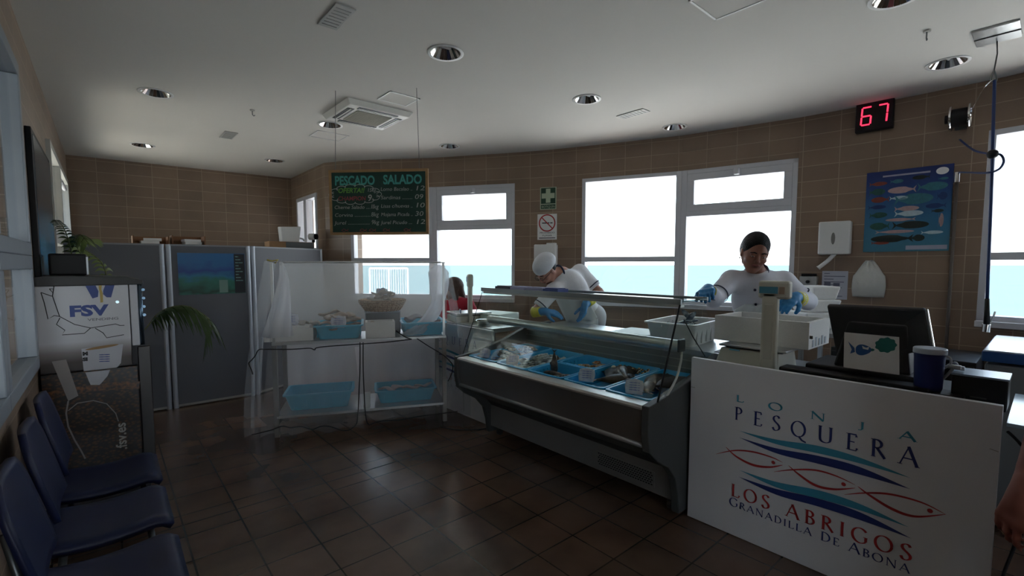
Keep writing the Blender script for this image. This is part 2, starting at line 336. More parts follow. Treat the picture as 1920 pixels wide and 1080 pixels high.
# ------------------------------------------------------------------ bodies: blended tapered limbs -> one surface
class Blob:
    def __init__(s): s.p = []; s.cut = []
    def seg(s, a, b, ra, rb, k=.02, flat=False): s.p.append(('s', np.array(a, float), np.array(b, float), ra, rb, k, flat)); return s
    def ell(s, c, r, M=None, k=.02, sub=False):
        M = np.array(M if M is not None else Matrix.Identity(3), float); s.p.append(('x' if sub else 'e', np.array(c, float), np.array(r, float), M, None, k)); return s
    def clip(s, p, n): s.cut.append((np.array(p, float), np.array(Vector(n).normalized(), float))); return s
    def bounds(s):
        lo = np.full(3, 1e9); hi = -lo
        for q in s.p:
            if q[0] == 's':
                for c, r in ((q[1], q[3]), (q[2], q[4])): lo = np.minimum(lo, c-r); hi = np.maximum(hi, c+r)
            elif q[0] == 'e': R = max(q[2]); lo = np.minimum(lo, q[1]-R); hi = np.maximum(hi, q[1]+R)
        return lo, hi
    def mesh(s, res, fine=None, fres=.006):
        lo, hi = s.bounds(); ax = []
        for i in range(3):
            x = lo[i]-3*res; xs = [x]
            while x < hi[i]+3*res:
                st = res
                for a, b in (fine or []):
                    if a[i]-res <= x <= b[i]: st = fres
                x += st; xs.append(x)
            ax.append(np.array(xs))
        X, Y, Z = ax; F = np.full((len(X), len(Y), len(Z)), 0.08)
        for q in s.p:
            if q[0] == 's': l = np.minimum(q[1]-q[3], q[2]-q[4]); h = np.maximum(q[1]+q[3], q[2]+q[4])
            else: R = max(q[2]); l = q[1]-R; h = q[1]+R
            mg = .09; sl = [slice(max(0, np.searchsorted(A, l[i]-mg)), np.searchsorted(A, h[i]+mg)) for i, A in enumerate(ax)]
            x = X[sl[0]][:, None, None]; y = Y[sl[1]][None, :, None]; z = Z[sl[2]][None, None, :]
            if q[0] == 's':
                a, b = q[1], q[2]; d = b-a; dd = max(d@d, 1e-9)
                t = np.clip(((x-a[0])*d[0]+(y-a[1])*d[1]+(z-a[2])*d[2])/dd, 0, 1)
                g = np.sqrt((x-a[0]-t*d[0])**2+(y-a[1]-t*d[1])**2+(z-a[2]-t*d[2])**2)-(q[3]+(q[4]-q[3])*t)
                if q[6]: g = np.maximum(g, ((x-b[0])*d[0]+(y-b[1])*d[1]+(z-b[2])*d[2])/math.sqrt(dd))
            else:
                c, r, M = q[1], q[2], q[3]; px, py, pz = x-c[0], y-c[1], z-c[2]
                u = M[0, 0]*px+M[1, 0]*py+M[2, 0]*pz; v = M[0, 1]*px+M[1, 1]*py+M[2, 1]*pz; w = M[0, 2]*px+M[1, 2]*py+M[2, 2]*pz
                k0 = np.sqrt((u/r[0])**2+(v/r[1])**2+(w/r[2])**2); k1 = np.sqrt((u/r[0]**2)**2+(v/r[1]**2)**2+(w/r[2]**2)**2)+1e-9
                g = k0*(k0-1)/k1
            o = F[sl[0], sl[1], sl[2]]; k = q[5]
            if q[0] == 'x':
                g = -g; h_ = np.clip(.5+.5*(g-o)/k, 0, 1); F[sl[0], sl[1], sl[2]] = o+(g-o)*h_+k*h_*(1-h_)
            else:
                h_ = np.clip(.5+.5*(o-g)/k, 0, 1); F[sl[0], sl[1], sl[2]] = o+(g-o)*h_-k*h_*(1-h_)
        x = X[:, None, None]; y = Y[None, :, None]; z = Z[None, None, :]
        for p, n in s.cut: F = np.maximum(F, (x-p[0])*n[0]+(y-p[1])*n[1]+(z-p[2])*n[2])
        return nets(F, ax)
def nets(F, ax):
    S = F < 0; nx, ny, nz = F.shape; acc = np.zeros((nx-1, ny-1, nz-1, 3)); cnt = np.zeros((nx-1, ny-1, nz-1))
    G = np.meshgrid(*ax, indexing='ij')
    for d in range(3):
        sa = [slice(None)]*3; sb = [slice(None)]*3; sa[d] = slice(0, -1); sb[d] = slice(1, None); sa, sb = tuple(sa), tuple(sb)
        ch = S[sa] != S[sb]; t = np.where(ch, F[sa]/(F[sa]-F[sb]+1e-12), 0); P = np.stack([np.where(ch, g[sa]+t*(g[sb]-g[sa]), 0) for g in G], -1)
        o = [k for k in range(3) if k != d]
        for i in (0, 1):
            for j in (0, 1):
                src = [slice(None)]*3; src[o[0]] = slice(i, F.shape[o[0]]-1+i); src[o[1]] = slice(j, F.shape[o[1]]-1+j); src = tuple(src)
                acc += P[src]; cnt += ch[src]
    idx = -np.ones(cnt.shape, int); mk = cnt > 0; idx[mk] = np.arange(mk.sum()); V = acc[mk]/cnt[mk][:, None]; Q = []
    for d in range(3):
        o = [k for k in range(3) if k != d]; n = [nx, ny, nz]
        sa = [slice(1, -1)]*3; sb = [slice(1, -1)]*3; sa[d] = slice(0, n[d]-1); sb[d] = slice(1, n[d])
        A = S[tuple(sa)]; B = S[tuple(sb)]; I = np.argwhere(A != B)
        if not len(I): continue
        base = I.copy(); base[:, o[0]] += 1; base[:, o[1]] += 1
        def g(a, b):
            c = base.copy(); c[:, o[0]] -= a; c[:, o[1]] -= b; return idx[c[:, 0], c[:, 1], c[:, 2]]
        q = np.stack([g(1, 1), g(0, 1), g(0, 0), g(1, 0)], 1); fl = A[tuple(I.T)]
        if d == 1: fl = ~fl
        q[~fl] = q[~fl][:, ::-1]; Q.append(q)
    Q = np.concatenate(Q); Q = Q[(Q >= 0).all(1)]
    return V, Q
def blob_obj(bl, name, m, parent, res=.014, fine=None, fres=.006, sm=1):
    V, Q = bl.mesh(res, fine, fres); me = bpy.data.meshes.new(name); me.from_pydata([tuple(v) for v in V], [], [tuple(int(i) for i in q) for q in Q]); me.update()
    bm = bmesh.new(); bm.from_mesh(me)
    for _ in range(sm): bmesh.ops.smooth_vert(bm, verts=bm.verts, factor=.4, use_axis_x=True, use_axis_y=True, use_axis_z=True)
    bmesh.ops.recalc_face_normals(bm, faces=bm.faces); bm.to_mesh(me); bm.free()
    me.polygons.foreach_set('use_smooth', [True]*len(me.polygons)); me.materials.append(m)
    o = bpy.data.objects.new(name, me); COL.objects.link(o)
    if parent is not None: hook(o, parent)
    return o

# ================================================================== SETTING
H0 = 3.0
wall_t = tile_mat('wall_tiles', (0.285, 0.205, 0.145), (0.24, 0.172, 0.125), (0.42, 0.33, 0.24), 0.30, 0.148, 0.0035, 0.38, 0.35, 0.25, noise=0.3)
floor_t = tile_mat('floor_tiles', (0.15, 0.095, 0.07), (0.115, 0.08, 0.06), (0.045, 0.035, 0.028), 0.28, 0.288, 0.005, 0.24, 0.55, 0.5, coord='Object', noise=0.85)
ceil_m = mat('ceiling_plaster', (0.62, 0.60, 0.56), 0.9, 0, 1.5, 0.03, 0.05, 3)
MB().bb((-0.6, -3.2, -0.12), (6.2, 8.9, 0)).build('floor', floor_t)['kind'] = 'structure'
MB().bb((-0.6, -3.2, H0), (6.0, 8.9, H0+0.2)).build('ceiling', ceil_m)['kind'] = 'structure'
jm = MB(); jm.bb((-0.33, 3.317, 0), (2.6, 3.325, 0.0015))
o = jm.build('trim_1', mat('dark_joint', (0.01, 0.009, 0.008), 0.8)); o['kind'] = 'structure'

def wallmesh(name, quads, kind='structure', th=0.25, out=None):
    """quads: list of (p0,p1,z0,z1,s0) seen from inside, extruded outward; uv follows the wall length"""
    me = bpy.data.meshes.new(name); bm = bmesh.new(); uvl = bm.loops.layers.uv.new('UVMap')
    for p0, p1, z0, z1, s0 in quads:
        p0, p1 = Vector((p0[0], p0[1])), Vector((p1[0], p1[1])); L = (p1-p0).length; t = (p1-p0)/L; n = Vector((t.y, -t.x))
        if out is not None and n.dot(out(p0)) < 0: n = -n
        P = [(p0, 0), (p1, L)]; vs = []
        for k in (0, th):
            for (p, u) in P:
                for zz in (z0, z1): q = p+n*k; vs.append((bm.verts.new((q.x, q.y, zz)), u+s0, zz, k))
        def face(ids):
            f = bm.faces.new([vs[i][0] for i in ids])
            for lp, i in zip(f.loops, ids): lp[uvl].uv = (vs[i][1]+(vs[i][3] if 0 in ids or 4 in ids else 0), vs[i][2]+vs[i][3]*0)
        face((0, 2, 3, 1)); face((4, 5, 7, 6)); face((0, 1, 5, 4)); face((2, 6, 7, 3)); face((0, 4, 6, 2)); face((1, 3, 7, 5))
    bmesh.ops.recalc_face_normals(bm, faces=bm.faces); bm.to_mesh(me); bm.free()
    o = bpy.data.objects.new(name, me); COL.objects.link(o); me.materials.append(wall_t); o['kind'] = kind; return o
SILL, HEAD = 1.10, 2.61
pts = [(2.42, 8.45), (2.42, 6.88), (2.63, 6.50), (3.42, 5.60), (4.07, 4.64), (4.29, 4.27), (4.49, 3.86), (4.965, 2.80), (5.24, 1.71), (5.295, 1.30), (5.318, 0.85), (5.325, 0.39), (5.21, -0.76), (4.95, -1.9), (4.45, -3.0)]
win_at = {2, 3, 6, 7, 11, 12}
qs = []; s = 0
ctr = Vector((-2.2, 0.44)); outf = lambda p: (p-ctr)
for i in range(1, len(pts)-1):
    a, b = pts[i], pts[i+1]; L = math.dist(a, b)
    if i in win_at: qs += [(a, b, 0, SILL, s), (a, b, HEAD, H0, s)]
    else: qs.append((a, b, 0, H0, s))
    s += L
wallmesh('wall_right', qs, out=outf)
# short straight wall with the little window
wallmesh('wall_side', [(pts[0], (2.42, 8.14), 0, H0, 0), ((2.42, 8.14), (2.42, 7.20), 0, 1.75, .31), ((2.42, 8.14), (2.42, 7.20), 2.62, H0, .31), ((2.42, 7.20), pts[1], 0, H0, 1.25)], out=lambda p: Vector((1, 0)))
wallmesh('wall_back', [((-0.33, 8.60), (2.67, 8.45), 0, H0, 0)], out=lambda p: Vector((0, 1)))
WL = -0.33
wallmesh('wall_left', [((WL, -3.0), (WL, 1.2), 0, H0, 0), ((WL, 1.2), (WL, 3.68), 0, 0.98, 4.2), ((WL, 1.2), (WL, 3.68), 2.62, H0, 4.2), ((WL, 3.68), (WL, 5.55), 0, H0, 6.68),
    ((WL, 5.55), (WL, 8.1), 0, 1.15, 8.55), ((WL, 5.55), (WL, 8.1), 2.60, H0, 8.55), ((WL, 8.1), (WL, 8.85), 0, H0, 11.1)], out=lambda p: Vector((-1, 0)), th=0.2)
wallmesh('wall_rear', [((-0.33, -3.0), (-0.25, -3.0), 0, H0, 0), ((-0.25, -3.0), (1.05, -3.0), 2.2, H0, .2), ((1.05, -3.0), (4.7, -3.0), 0, H0, 1.4)], out=lambda p: Vector((0, -1)))
DOORW = (-0.25, 1.05)

def bar(mb, a, b, z0, z1, d0, d1, n):
    """frame bar between plan points a,b, heights z0..z1, depth from d0 to d1 along n"""
    a, b = Vector((a[0], a[1], 0)), Vector((b[0], b[1], 0)); n = Vector((n[0], n[1], 0))
    mb.hexa([a+n*d0+Vector((0, 0, z0)), b+n*d0+Vector((0, 0, z0)), b+n*d1+Vector((0, 0, z0)), a+n*d1+Vector((0, 0, z0)),
             a+n*d0+Vector((0, 0, z1)), b+n*d0+Vector((0, 0, z1)), b+n*d1+Vector((0, 0, z1)), a+n*d1+Vector((0, 0, z1))])
def pane_rect(frame, glassmb, a, b, z0, z1, n, w, d0=0.03, d1=0.08):
    A, B = Vector((a[0], a[1])), Vector((b[0], b[1])); t = (B-A).normalized()
    bar(frame, A, B, z0, z0+w, d0, d1, n); bar(frame, A, B, z1-w, z1, d0, d1, n)
    bar(frame, A, A+t*w, z0+w, z1-w, d0, d1, n); bar(frame, B-t*w, B, z0+w, z1-w, d0, d1, n)
    bar(glassmb, A+t*w, B-t*w, z0+w, z1-w, (d0+d1)/2-.003, (d0+d1)/2+.003, n)
def window_unit(name, i0, i1, i2, rail_l, rail_r):
    fr = MB(); gl = MB(); hd = MB(); sl = MB()
    for k, (i, j) in enumerate(((i0, i1), (i1, i2))):
        a, b = Vector(pts[i]), Vector(pts[j]); t = (b-a).normalized(); n = Vector((t.y, -t.x)); n = n if n.dot(outf(a)) > 0 else -n
        bar(fr, a, b, SILL, SILL+.045, 0, .12, n); bar(fr, a, b, HEAD-.045, HEAD, 0, .12, n)
        if k == 0: bar(fr, a, a+t*.045, SILL, HEAD, 0, .12, n); bar(fr, b-t*.06, b, SILL, HEAD, -.005, .12, n)
        else: bar(fr, a, a+t*.06, SILL, HEAD, -.005, .12, n); bar(fr, b-t*.045, b, SILL, HEAD, 0, .12, n)
        aa = a+t*(.045 if k == 0 else .06); bb_ = b-t*(.06 if k == 0 else .045)
        if k == 0:
            bar(fr, aa, bb_, rail_l-.03, rail_l+.03, .0, .1, n)
            bar(gl, aa, bb_, SILL+.045, rail_l-.03, .055, .061, n); bar(gl, aa, bb_, rail_l+.03, HEAD-.045, .055, .061, n)
        else:
            pane_rect(fr, gl, aa, bb_, rail_r, HEAD-.045, n, .075, .0, .07)
            bar(fr, aa, bb_, rail_r-.055, rail_r, .0, .1, n)
            bar(gl, aa, bb_, SILL+.045, rail_r-.055, .055, .061, n)
            m = aa.lerp(bb_, .5); hd.box((m.x-n.x*.02, m.y-n.y*.02, HEAD-.07), (.05, .05, .07))
        bar(sl, a, b, SILL-.045, SILL+.004, -.05, .10, n)
    f = fr.build(name, white_fr, bevel=.004); f['kind'] = 'structure'
    gl.build('window_glass', pane_m, f); hd.build('window_latch', white_fr, f, bevel=.004); sl.build('window_sill', white_fr, f, bevel=.004)
    return f
window_unit('window_1', 2, 3, 4, 1.62, 2.08)
window_unit('window_2', 6, 7, 8, 1.62, 2.15)
window_unit('window_3', 11, 12, 13, 1.62, 2.15)
# small side window
fr = MB(); gl = MB()
pane_rect(fr, gl, (2.42, 8.14), (2.42, 7.72), 1.75, 2.62, (1, 0), .06, -.02, .08); pane_rect(fr, gl, (2.42, 7.72), (2.42, 7.20), 1.75, 2.62, (1, 0), .06, -.02, .08)
f = fr.build('window_4', white_fr, bevel=.004); f['kind'] = 'structure'; gl.build('window_glass', pane_m, f)
# left windows
fr = MB(); gl = MB()
alu_fr = mat('grey_blue_frame', (0.26, 0.29, 0.33), 0.4, 0.2)
for a, b in ((1.2, 2.62), (2.62, 3.68)):
    pane_rect(fr, gl, (WL, a), (WL, b), 0.98, 1.60, (-1, 0), .07, -.03, .05); pane_rect(fr, gl, (WL, a), (WL, b), 1.60, 2.62, (-1, 0), .07, -.03, .05)
f = fr.build('window_5', alu_fr, bevel=.005); f['kind'] = 'structure'; gl.build('window_glass', pane_m, f)
fr = MB(); gl = MB(); ar = MB()
for a, b in ((5.55, 6.68), (6.68, 8.1)): pane_rect(fr, gl, (WL, a), (WL, b), 1.15, 1.8, (-1, 0), .06, -.03, .05); pane_rect(fr, gl, (WL, a), (WL, b), 1.8, 2.60, (-1, 0), .06, -.03, .05)
ar.cyl((WL+.02, 6.75, 2.42), (WL+.02, 7.5, 2.42), .02)
f = fr.build('window_6', mat('white_frame_left', (0.5, 0.5, 0.47), 0.45)); f['kind'] = 'structure'; gl.build('window_glass', pane_m, f); ar.build('stay_bar', white_fr, f)
# unseen glazed entrance, added in the rear wall and sized for its light
fr = MB(); gl = MB()
for k in range(2): a = DOORW[0]+.65*k; pane_rect(fr, gl, (a, -3), (a+.65, -3), 0.0, 2.2, (0, -1), .07, .05, .1)
f = fr.build('door_1', alu_fr); f['kind'] = 'structure'; gl.build('door_glass', pane_m, f)
h = MB(); h.tube([(.45, -3.05, .95), (.45, -3.0, .95), (.45, -3.0, 1.3), (.45, -3.05, 1.3)], .012); h.build('door_handle', steel, f)
# outside: terrace, sea, next-door corridor behind the left windows
terr = mat('terrace_concrete', (0.50, 0.49, 0.46), 0.9, 0, 2, 0.1)
T = MB(); T.add([(5.9, -8, -.15), (12.5, -8, -.15), (12.5, 12, -.15), (5.9, 12, -.15)], [(0, 1, 2, 3)]); T.bb((2.0, 8.9, -.2), (12.5, 16, -.15)); T.bb((-6, -12, -.2), (12.5, -3.2, -.15))
o = T.build('terrace_paving', terr); o['kind'] = 'structure'
sea = bpy.data.materials.new('sea_water'); sea.use_nodes = True; b = sea.node_tree.nodes['Principled BSDF']
n = sea.node_tree.nodes.new('ShaderNodeTexNoise'); n.inputs['Scale'].default_value = .05; n.inputs['Detail'].default_value = 8
tcx = sea.node_tree.nodes.new('ShaderNodeTexCoord'); rr = sea.node_tree.nodes.new('ShaderNodeValToRGB')
rr.color_ramp.elements[0].color = (.056, .080, .083, 1); rr.color_ramp.elements[1].color = (.062, .088, .09, 1)
sea.node_tree.links.new(tcx.outputs['Object'], n.inputs['Vector']); sea.node_tree.links.new(n.outputs['Fac'], rr.inputs[0]); sea.node_tree.links.new(rr.outputs[0], b.inputs['Base Color'])
b.inputs['Roughness'].default_value = .8; b.inputs['Specular IOR Level'].default_value = 0.0
S = MB(); R = 40000; ring = [(R*math.cos(2*PI*i/96), R*math.sin(2*PI*i/96), -9) for i in range(96)]; S.add([(0, 0, -9)]+ring, [(0, 1+i, 1+(i+1) % 96) for i in range(96)])
o = S.build('sea', sea); o['kind'] = 'structure'
corr = mat('corridor_paint', (0.55, 0.52, 0.45), 0.9)
Kc = MB(); Kc.bb((-3.0, -3, 0), (-2.85, 6.9, H0)); Kc.bb((-6, -3, -.1), (-.6, 14, 0)); Kc.bb((-3, -3, H0), (-.6, 6.9, H0+.1)); Kc.bb((-6, 12, 0), (-.6, 12.2, 5))
o = Kc.build('corridor_shell', corr); o['kind'] = 'structure'
# white railing outside window 1
r = thing('terrace_railing', 'white metal railing outside beyond the window behind the netted stand', 'railing', (6.0, 10.0, -.15))
q0 = DP(693, 500, 12.6); q1 = DP(764, 500, 12.6)
m_ = MB()
for zt in (1.46, .55): m_ = MB(); m_.tube([(q0.x, q0.y, zt), (q1.x, q1.y, zt)], .022); m_.build('rail', white_fr, r)
for k in range(3): p = q0.lerp(q1, k/2); b_ = MB(); b_.cyl((p.x, p.y, -.15), (p.x, p.y, 1.46), .025); b_.build('post', white_fr, r)
b_ = MB()
for k in range(1, 16):
    if k != 8: p = q0.lerp(q1, k/16); b_.cyl((p.x, p.y, .55), (p.x, p.y, 1.46), .008, n=6)
b_.build('baluster', white_fr, r)

# ================================================================== CEILING FITTINGS
refl = mat('faceted_reflector', (0.75, 0.74, 0.72), 0.12, 1.0)
def downlight(x, y, R_, label, first=[None]):
    if first[0] is None:
        t = thing('recessed_downlight', label, 'ceiling light', (x, y, H0), 0, 'recessed downlights')
        MB().lathe([(.105, -.004), (.125, -.006), (.125, 0), (.105, 0)], (x, y, H0), 32).build('trim_ring', white_pl, t, True)
        rf = MB(); rf.lathe([(.105, -.004), (.095, -.001), (.062, .05), (.045, .06), (.01, .06)], (x, y, H0-.003+.001), 18); 
        o = MB(); o.lathe([(.104, -.005), (.088, -.0015), (.05, -.0008), (.003, -.0006)], (x, y, H0), 22)
        rf2 = MB()
        for k in range(22):
            a = 2*PI*k/22; b = a+2*PI/22*.92
            P = lambda ang, r_, z: (x+r_*math.cos(ang), y+r_*math.sin(ang), H0+z)
            rf2.add([P(a, .103, -.006), P(b, .103, -.006), P(b, .060, .05), P(a, .060, .05)], [(0, 1, 2, 3)])
        rf2.build('reflector', refl, t); MB().lathe([(.001, .052), (.062, .05)], (x, y, H0), 22).build('lamp_cap', mat('lamp_grey', (.3, .3, .3), .3, .6), t)
        MB().cyl((x-.04, y, H0+.04), (x+.04, y, H0+.04), .012, n=10).build('bulb', mat('unlit_bulb', (.7, .7, .68), .2), t)
        first[0] = (t, x, y); return t
    t, X0, Y0 = first[0]; c = copy_tree(t); c.location = (x, y, H0); c['label'] = label; return c
dl = [((835, 99), 'large round downlight nearest the top centre of the ceiling'), ((292, 174), 'round chrome downlight in the left part of the ceiling, nearer one of the left pair'),
      ((267, 272), 'round downlight at far left of the ceiling, by the back wall'), ((515, 301), 'small-looking downlight at the back corner of the ceiling'),
      ((619, 234), 'downlight just in front of the air conditioning cassette corner'), ((843, 274), 'downlight right of the chalkboard, near the curved wall'),
      ((1100, 186), 'downlight above the gap between the two worktop staff, mid ceiling'), ((1265, 238), 'downlight close to the wall above the big double window'),
      ((1777, 118), 'downlight beside the steel ceiling plate at right')]
# openings for the reflectors are cut out of the ceiling slab
cut = MB()
for (px, py), lb in dl:
    p = ZP(px, py, H0); downlight(round(p.x, 3), round(p.y, 3), .1, lb); cut.cyl((p.x, p.y, H0-.05), (p.x, p.y, H0+.08), .104, n=22)
p = ZP(1680, -6, H0); downlight(p.x, p.y, .1, 'downlight cut by the top edge of the picture at right'); cut.cyl((p.x, p.y, H0-.05), (p.x, p.y, H0+.08), .104, n=22)
bmc = bmesh.new()
def ceiling_with_holes():
    """one slab whose underside has round openings"""
    from mathutils.geometry import delaunay_2d_cdt
    outer = [(-0.6, -3.2), (6.0, -3.2), (6.0, 8.9), (-0.6, 8.9)]; V2 = [Vector(p) for p in outer]; E2 = [(0, 1), (1, 2), (2, 3), (3, 0)]; cs = []
    n = 22
    for i in range(0, len(cut.v), 2*n):
        ring = [Vector((v[0], v[1])) for v in cut.v[i:i+n]]; b0 = len(V2); V2 += ring; E2 += [(b0+k, b0+(k+1) % n) for k in range(n)]; cs.append((sum(ring, Vector((0, 0)))/n))
    vv, ee, ff, *_ = delaunay_2d_cdt(V2, E2, [], 0, 1e-5)
    keep = [f for f in ff if min((sum((vv[k] for k in f), Vector((0, 0)))/len(f)-c).length for c in cs) > .1035]
    mb = MB(); mb.add([(v[0], v[1], H0) for v in vv], keep)
    mb.bb((-.6, -3.2, H0+.1), (6, 8.9, H0+.2)); 
    for x0, x1, y0, y1 in ((-.6, -.55, -3.2, 8.9), (5.95, 6, -3.2, 8.9), (-.55, 5.95, -3.2, -3.15), (-.55, 5.95, 8.85, 8.9)): mb.bb((x0, y0, H0+.001), (x1, y1, H0+.1))
    for i in range(0, len(cut.v), 2*n):
        b0 = [(v[0], v[1], H0) for v in cut.v[i:i+n]]; t0 = [(v[0], v[1], H0+.06) for v in cut.v[i:i+n]]
        mb.add(b0+t0, [(k, (k+1) % n, n+(k+1) % n, n+k) for k in range(n)]+[tuple(range(n, 2*n))])
    me = bpy.data.objects['ceiling'].data; o = bpy.data.objects['ceiling']; nm = bpy.data.meshes.new('ceiling'); nm.from_pydata(mb.v, [], mb.f); nm.materials.append(ceil_m); o.data = nm
ceiling_with_holes()
# air conditioning cassette
def quad_mid(ps): return sum((Vector(p) for p in ps), Vector((0, 0, 0)))/len(ps)
cx, cy = 1.97, 4.395
t = thing('air_conditioning_cassette', 'square off-white ceiling air conditioning cassette with dark louvre slots above the chalkboard', 'air conditioner', (cx, cy, H0))
W_ = .32
b = MB(); pr = [(-W_, W_, 0), (-W_+.02, W_-.02, .03)]
b.hexa([(cx-W_+.03, cy-W_+.03, H0-.045), (cx+W_-.03, cy-W_+.03, H0-.045), (cx+W_-.03, cy+W_-.03, H0-.045), (cx-W_+.03, cy+W_-.03, H0-.045), (cx-W_, cy-W_, H0), (cx+W_, cy-W_, H0), (cx+W_, cy+W_, H0), (cx-W_, cy+W_, H0)])
b.build('fascia', mat('ac_white', (.68, .67, .63), .5), t, bevel=.006)
g = MB(); g.bb((cx-.17, cy-.17, H0-.052), (cx+.17, cy+.17, H0-.044))
for k in range(16): y = cy-.16+k*.0213; g.bb((cx-.165, y-.002, H0-.056), (cx+.165, y+.002, H0-.05))
g.build('intake_grille', mat('ac_grille', (.42, .40, .33), .6), t)
for dx, dy in ((1, 0), (-1, 0), (0, 1), (0, -1)):
    l = MB(); a = (.030, .19) if dx else (.19, .030); c = (cx+dx*.235, cy+dy*.235)
    l.bb((c[0]-a[0], c[1]-a[1], H0-.049), (c[0]+a[0], c[1]+a[1], H0-.0445)); s_ = l.build('air_slot', black_pl, t)
    f_ = MB(); f_.bb((c[0]-a[0]*(.2 if dx else .96), c[1]-a[1]*(.2 if dy else .96), H0-.053), (c[0]+a[0]*(.2 if dx else .96), c[1]+a[1]*(.2 if dy else .96), H0-.048)); f_.build('louvre', mat('ac_white'), s_)
def hatch(x0, x1, y0, y1, label, fill, nm='ceiling_hatch', cat='ceiling hatch', lip=.012, m=None):
    t = thing(nm, label, cat, ((x0+x1)/2, (y0+y1)/2, H0)); f_ = MB()
    for a, b_ in (((x0, y0), (x1, y0+lip)), ((x0, y1-lip), (x1, y1)), ((x0, y0), (x0+lip, y1)), ((x1-lip, y0), (x1, y1))): f_.bb((*a, H0-.006), (*b_, H0))
    f_.build('rim', m or white_pl, t); MB().bb((x0+lip, y0+lip, H0-.003), (x1-lip, y1-lip, H0)).build('cover', fill, t)
hatch(1.865, 2.145, 3.70, 3.955, 'small square ceiling hatch behind the air conditioning cassette, white rim', ceil_m)
hatch(1.80, 2.14, 5.26, 5.56, 'faint square ceiling hatch under the cassette, near the chalkboard wire', ceil_m)
hatch(2.483, 2.80, 1.10, 1.39, 'white-rimmed ceiling hatch cut by the top edge of the picture', ceil_m)
gry = mat('grey_grille', (0.42, 0.42, 0.40), 0.5)
def vent(x0, x1, y0, y1, label):
    t = thing('ceiling_vent', label, 'ceiling vent', ((x0+x1)/2, (y0+y1)/2, H0)); MB().bb((x0, y0, H0-.008), (x1, y1, H0)).build('plate', gry, t, bevel=.003)
    s_ = MB()
    for k in range(7): y = y0+(y1-y0)*(k+1)/8; s_.bb((x0+.015, y-.003, H0-.011), (x1-.015, y+.003, H0-.007))
    s_.build('slat', mat('grey_slats', (.36, .36, .345), .5), t)
vent(1.03, 1.147, 2.675, 2.975, 'grey rectangular ceiling vent at the top left, near the picture edge')
vent(1.045, 1.175, 5.95, 6.28, 'small grey ceiling vent above the grey partition')
vent(3.83, 3.955, 2.57, 2.87, 'thin pale ceiling vent between the downlights above the double window')
t = thing('steel_ceiling_plate', 'brushed steel plate on the ceiling holding the hose cable at far right', 'ceiling plate', (4.29, .31, H0))
MB().bb((4.14, .205, H0-.012), (4.44, .412, H0)).build('plate', steel, t, bevel=.003)
MB().bb((4.286, .205, H0-.018), (4.294, .412, H0-.012)).build('seam', steel_dk, t)
for px, py, lb in ((473, 209, 'tiny hook on the ceiling left of centre'), (1738, 60, 'tiny hook on the ceiling left of the steel plate')):
    p = ZP(px, py-3, H0); t = thing('ceiling_hook', lb, 'hook', p); MB().cyl(p, p-Vector((0, 0, .01)), .02).build('plate', gry, t); MB().tube([p-Vector((0, 0, .01)), p-Vector((0, 0, .045)), p-Vector((-.012, 0, .055)), p-Vector((-.02, 0, .045))], .004).build('hook', steel_dk, t)

# ================================================================== CHALKBOARD
A_, B_ = ZP(629, 170, H0), ZP(781, 165, H0)
xd = (B_-A_).normalized(); nn = Vector((-xd.y, xd.x, 0)); nn = -nn if nn.dot(Vector((-A_.x, -A_.y, 0))) < 0 else nn   # towards the camera
zt, zb = 2.348, 1.805
TL, TR = VP(617, 318, A_, nn), VP(803, 318, A_, nn); TL.z = TR.z = 0; bc = (TL+TR)/2; hw = (TR-TL).length/2
cb = thing('hanging_chalkboard', 'green chalkboard price list in a wooden frame hanging on wires', 'chalkboard', (bc.x, bc.y, zb))
def onb(u, z, d=0): return bc+xd*u+nn*d+Vector((0, 0, z))
def bslab(mb, u0, u1, z0, z1, d0, d1): mb.hexa([onb(u0, z0, d0), onb(u1, z0, d0), onb(u1, z0, d1), onb(u0, z0, d1), onb(u0, z1, d0), onb(u1, z1, d0), onb(u1, z1, d1), onb(u0, z1, d1)])
m_ = MB(); bslab(m_, -hw+.02, hw-.02, zb+.02, zt-.02, -.01, .006); m_.build('board', ramp_mat('chalk_green', 'X', [(0.3, (.018, .055, .042)), (.7, (.03, .085, .065))], noise=1.0, nscale=3, scale=0.0, rough=.75), cb)
m_ = MB(); bslab(m_, -hw, hw, zt-.022, zt, -.012, .012); bslab(m_, -hw, hw, zb, zb+.022, -.012, .012); bslab(m_, -hw, -hw+.022, zb+.022, zt-.022, -.012, .012); bslab(m_, hw-.022, hw, zb+.022, zt-.022, -.012, .012)
m_.build('frame', wood, cb)
for u, P in ((-hw+.055, A_), (hw-.075, B_)):
    w_ = MB(); p = onb(u, zt); w_.cyl(p, Vector((P.x, P.y, H0)), .0025, n=6); w_.build('hanging_wire', mat('grey_wire', (.2, .2, .2), .5), cb)
ch_w = mat('chalk_white', (.5, .5, .48), .9, 0, 90, .5); ch_t = mat('chalk_teal', (.10, .42, .38), .9, 0, 90, .4); ch_g = mat('chalk_green_text', (.16, .38, .08), .9, 0, 90, .4); ch_r = mat('chalk_red', (.35, .08, .09), .9, 0, 90, .4)
tx = -xd if False else xd; up = Vector((0, 0, 1)); rt = xd if xd.cross(up).dot(nn) > 0 else -xd
u0s = 1 if rt == xd else -1
def chalk(txt, u, z, size, m, fit=None, thick=.0, shear=.15): text_mesh(txt, size, onb(u, z, .008), xd, up, m, cb, 'chalk_writing', thick, 0, fit=fit, shear=shear)
chalk('PESCADO', -hw+.05, zt-.125, .105, ch_t, .345, .0035, 0); chalk('SALADO', -hw+.47, zt-.122, .105, ch_t, .33, .0035, 0)
chalk('OFERTA!!', -hw+.075, zt-.19, .055, ch_g, .23, .002, .2); chalk('CHAMPION', -hw+.075, zt-.255, .05, ch_r, .24, .001, .1)
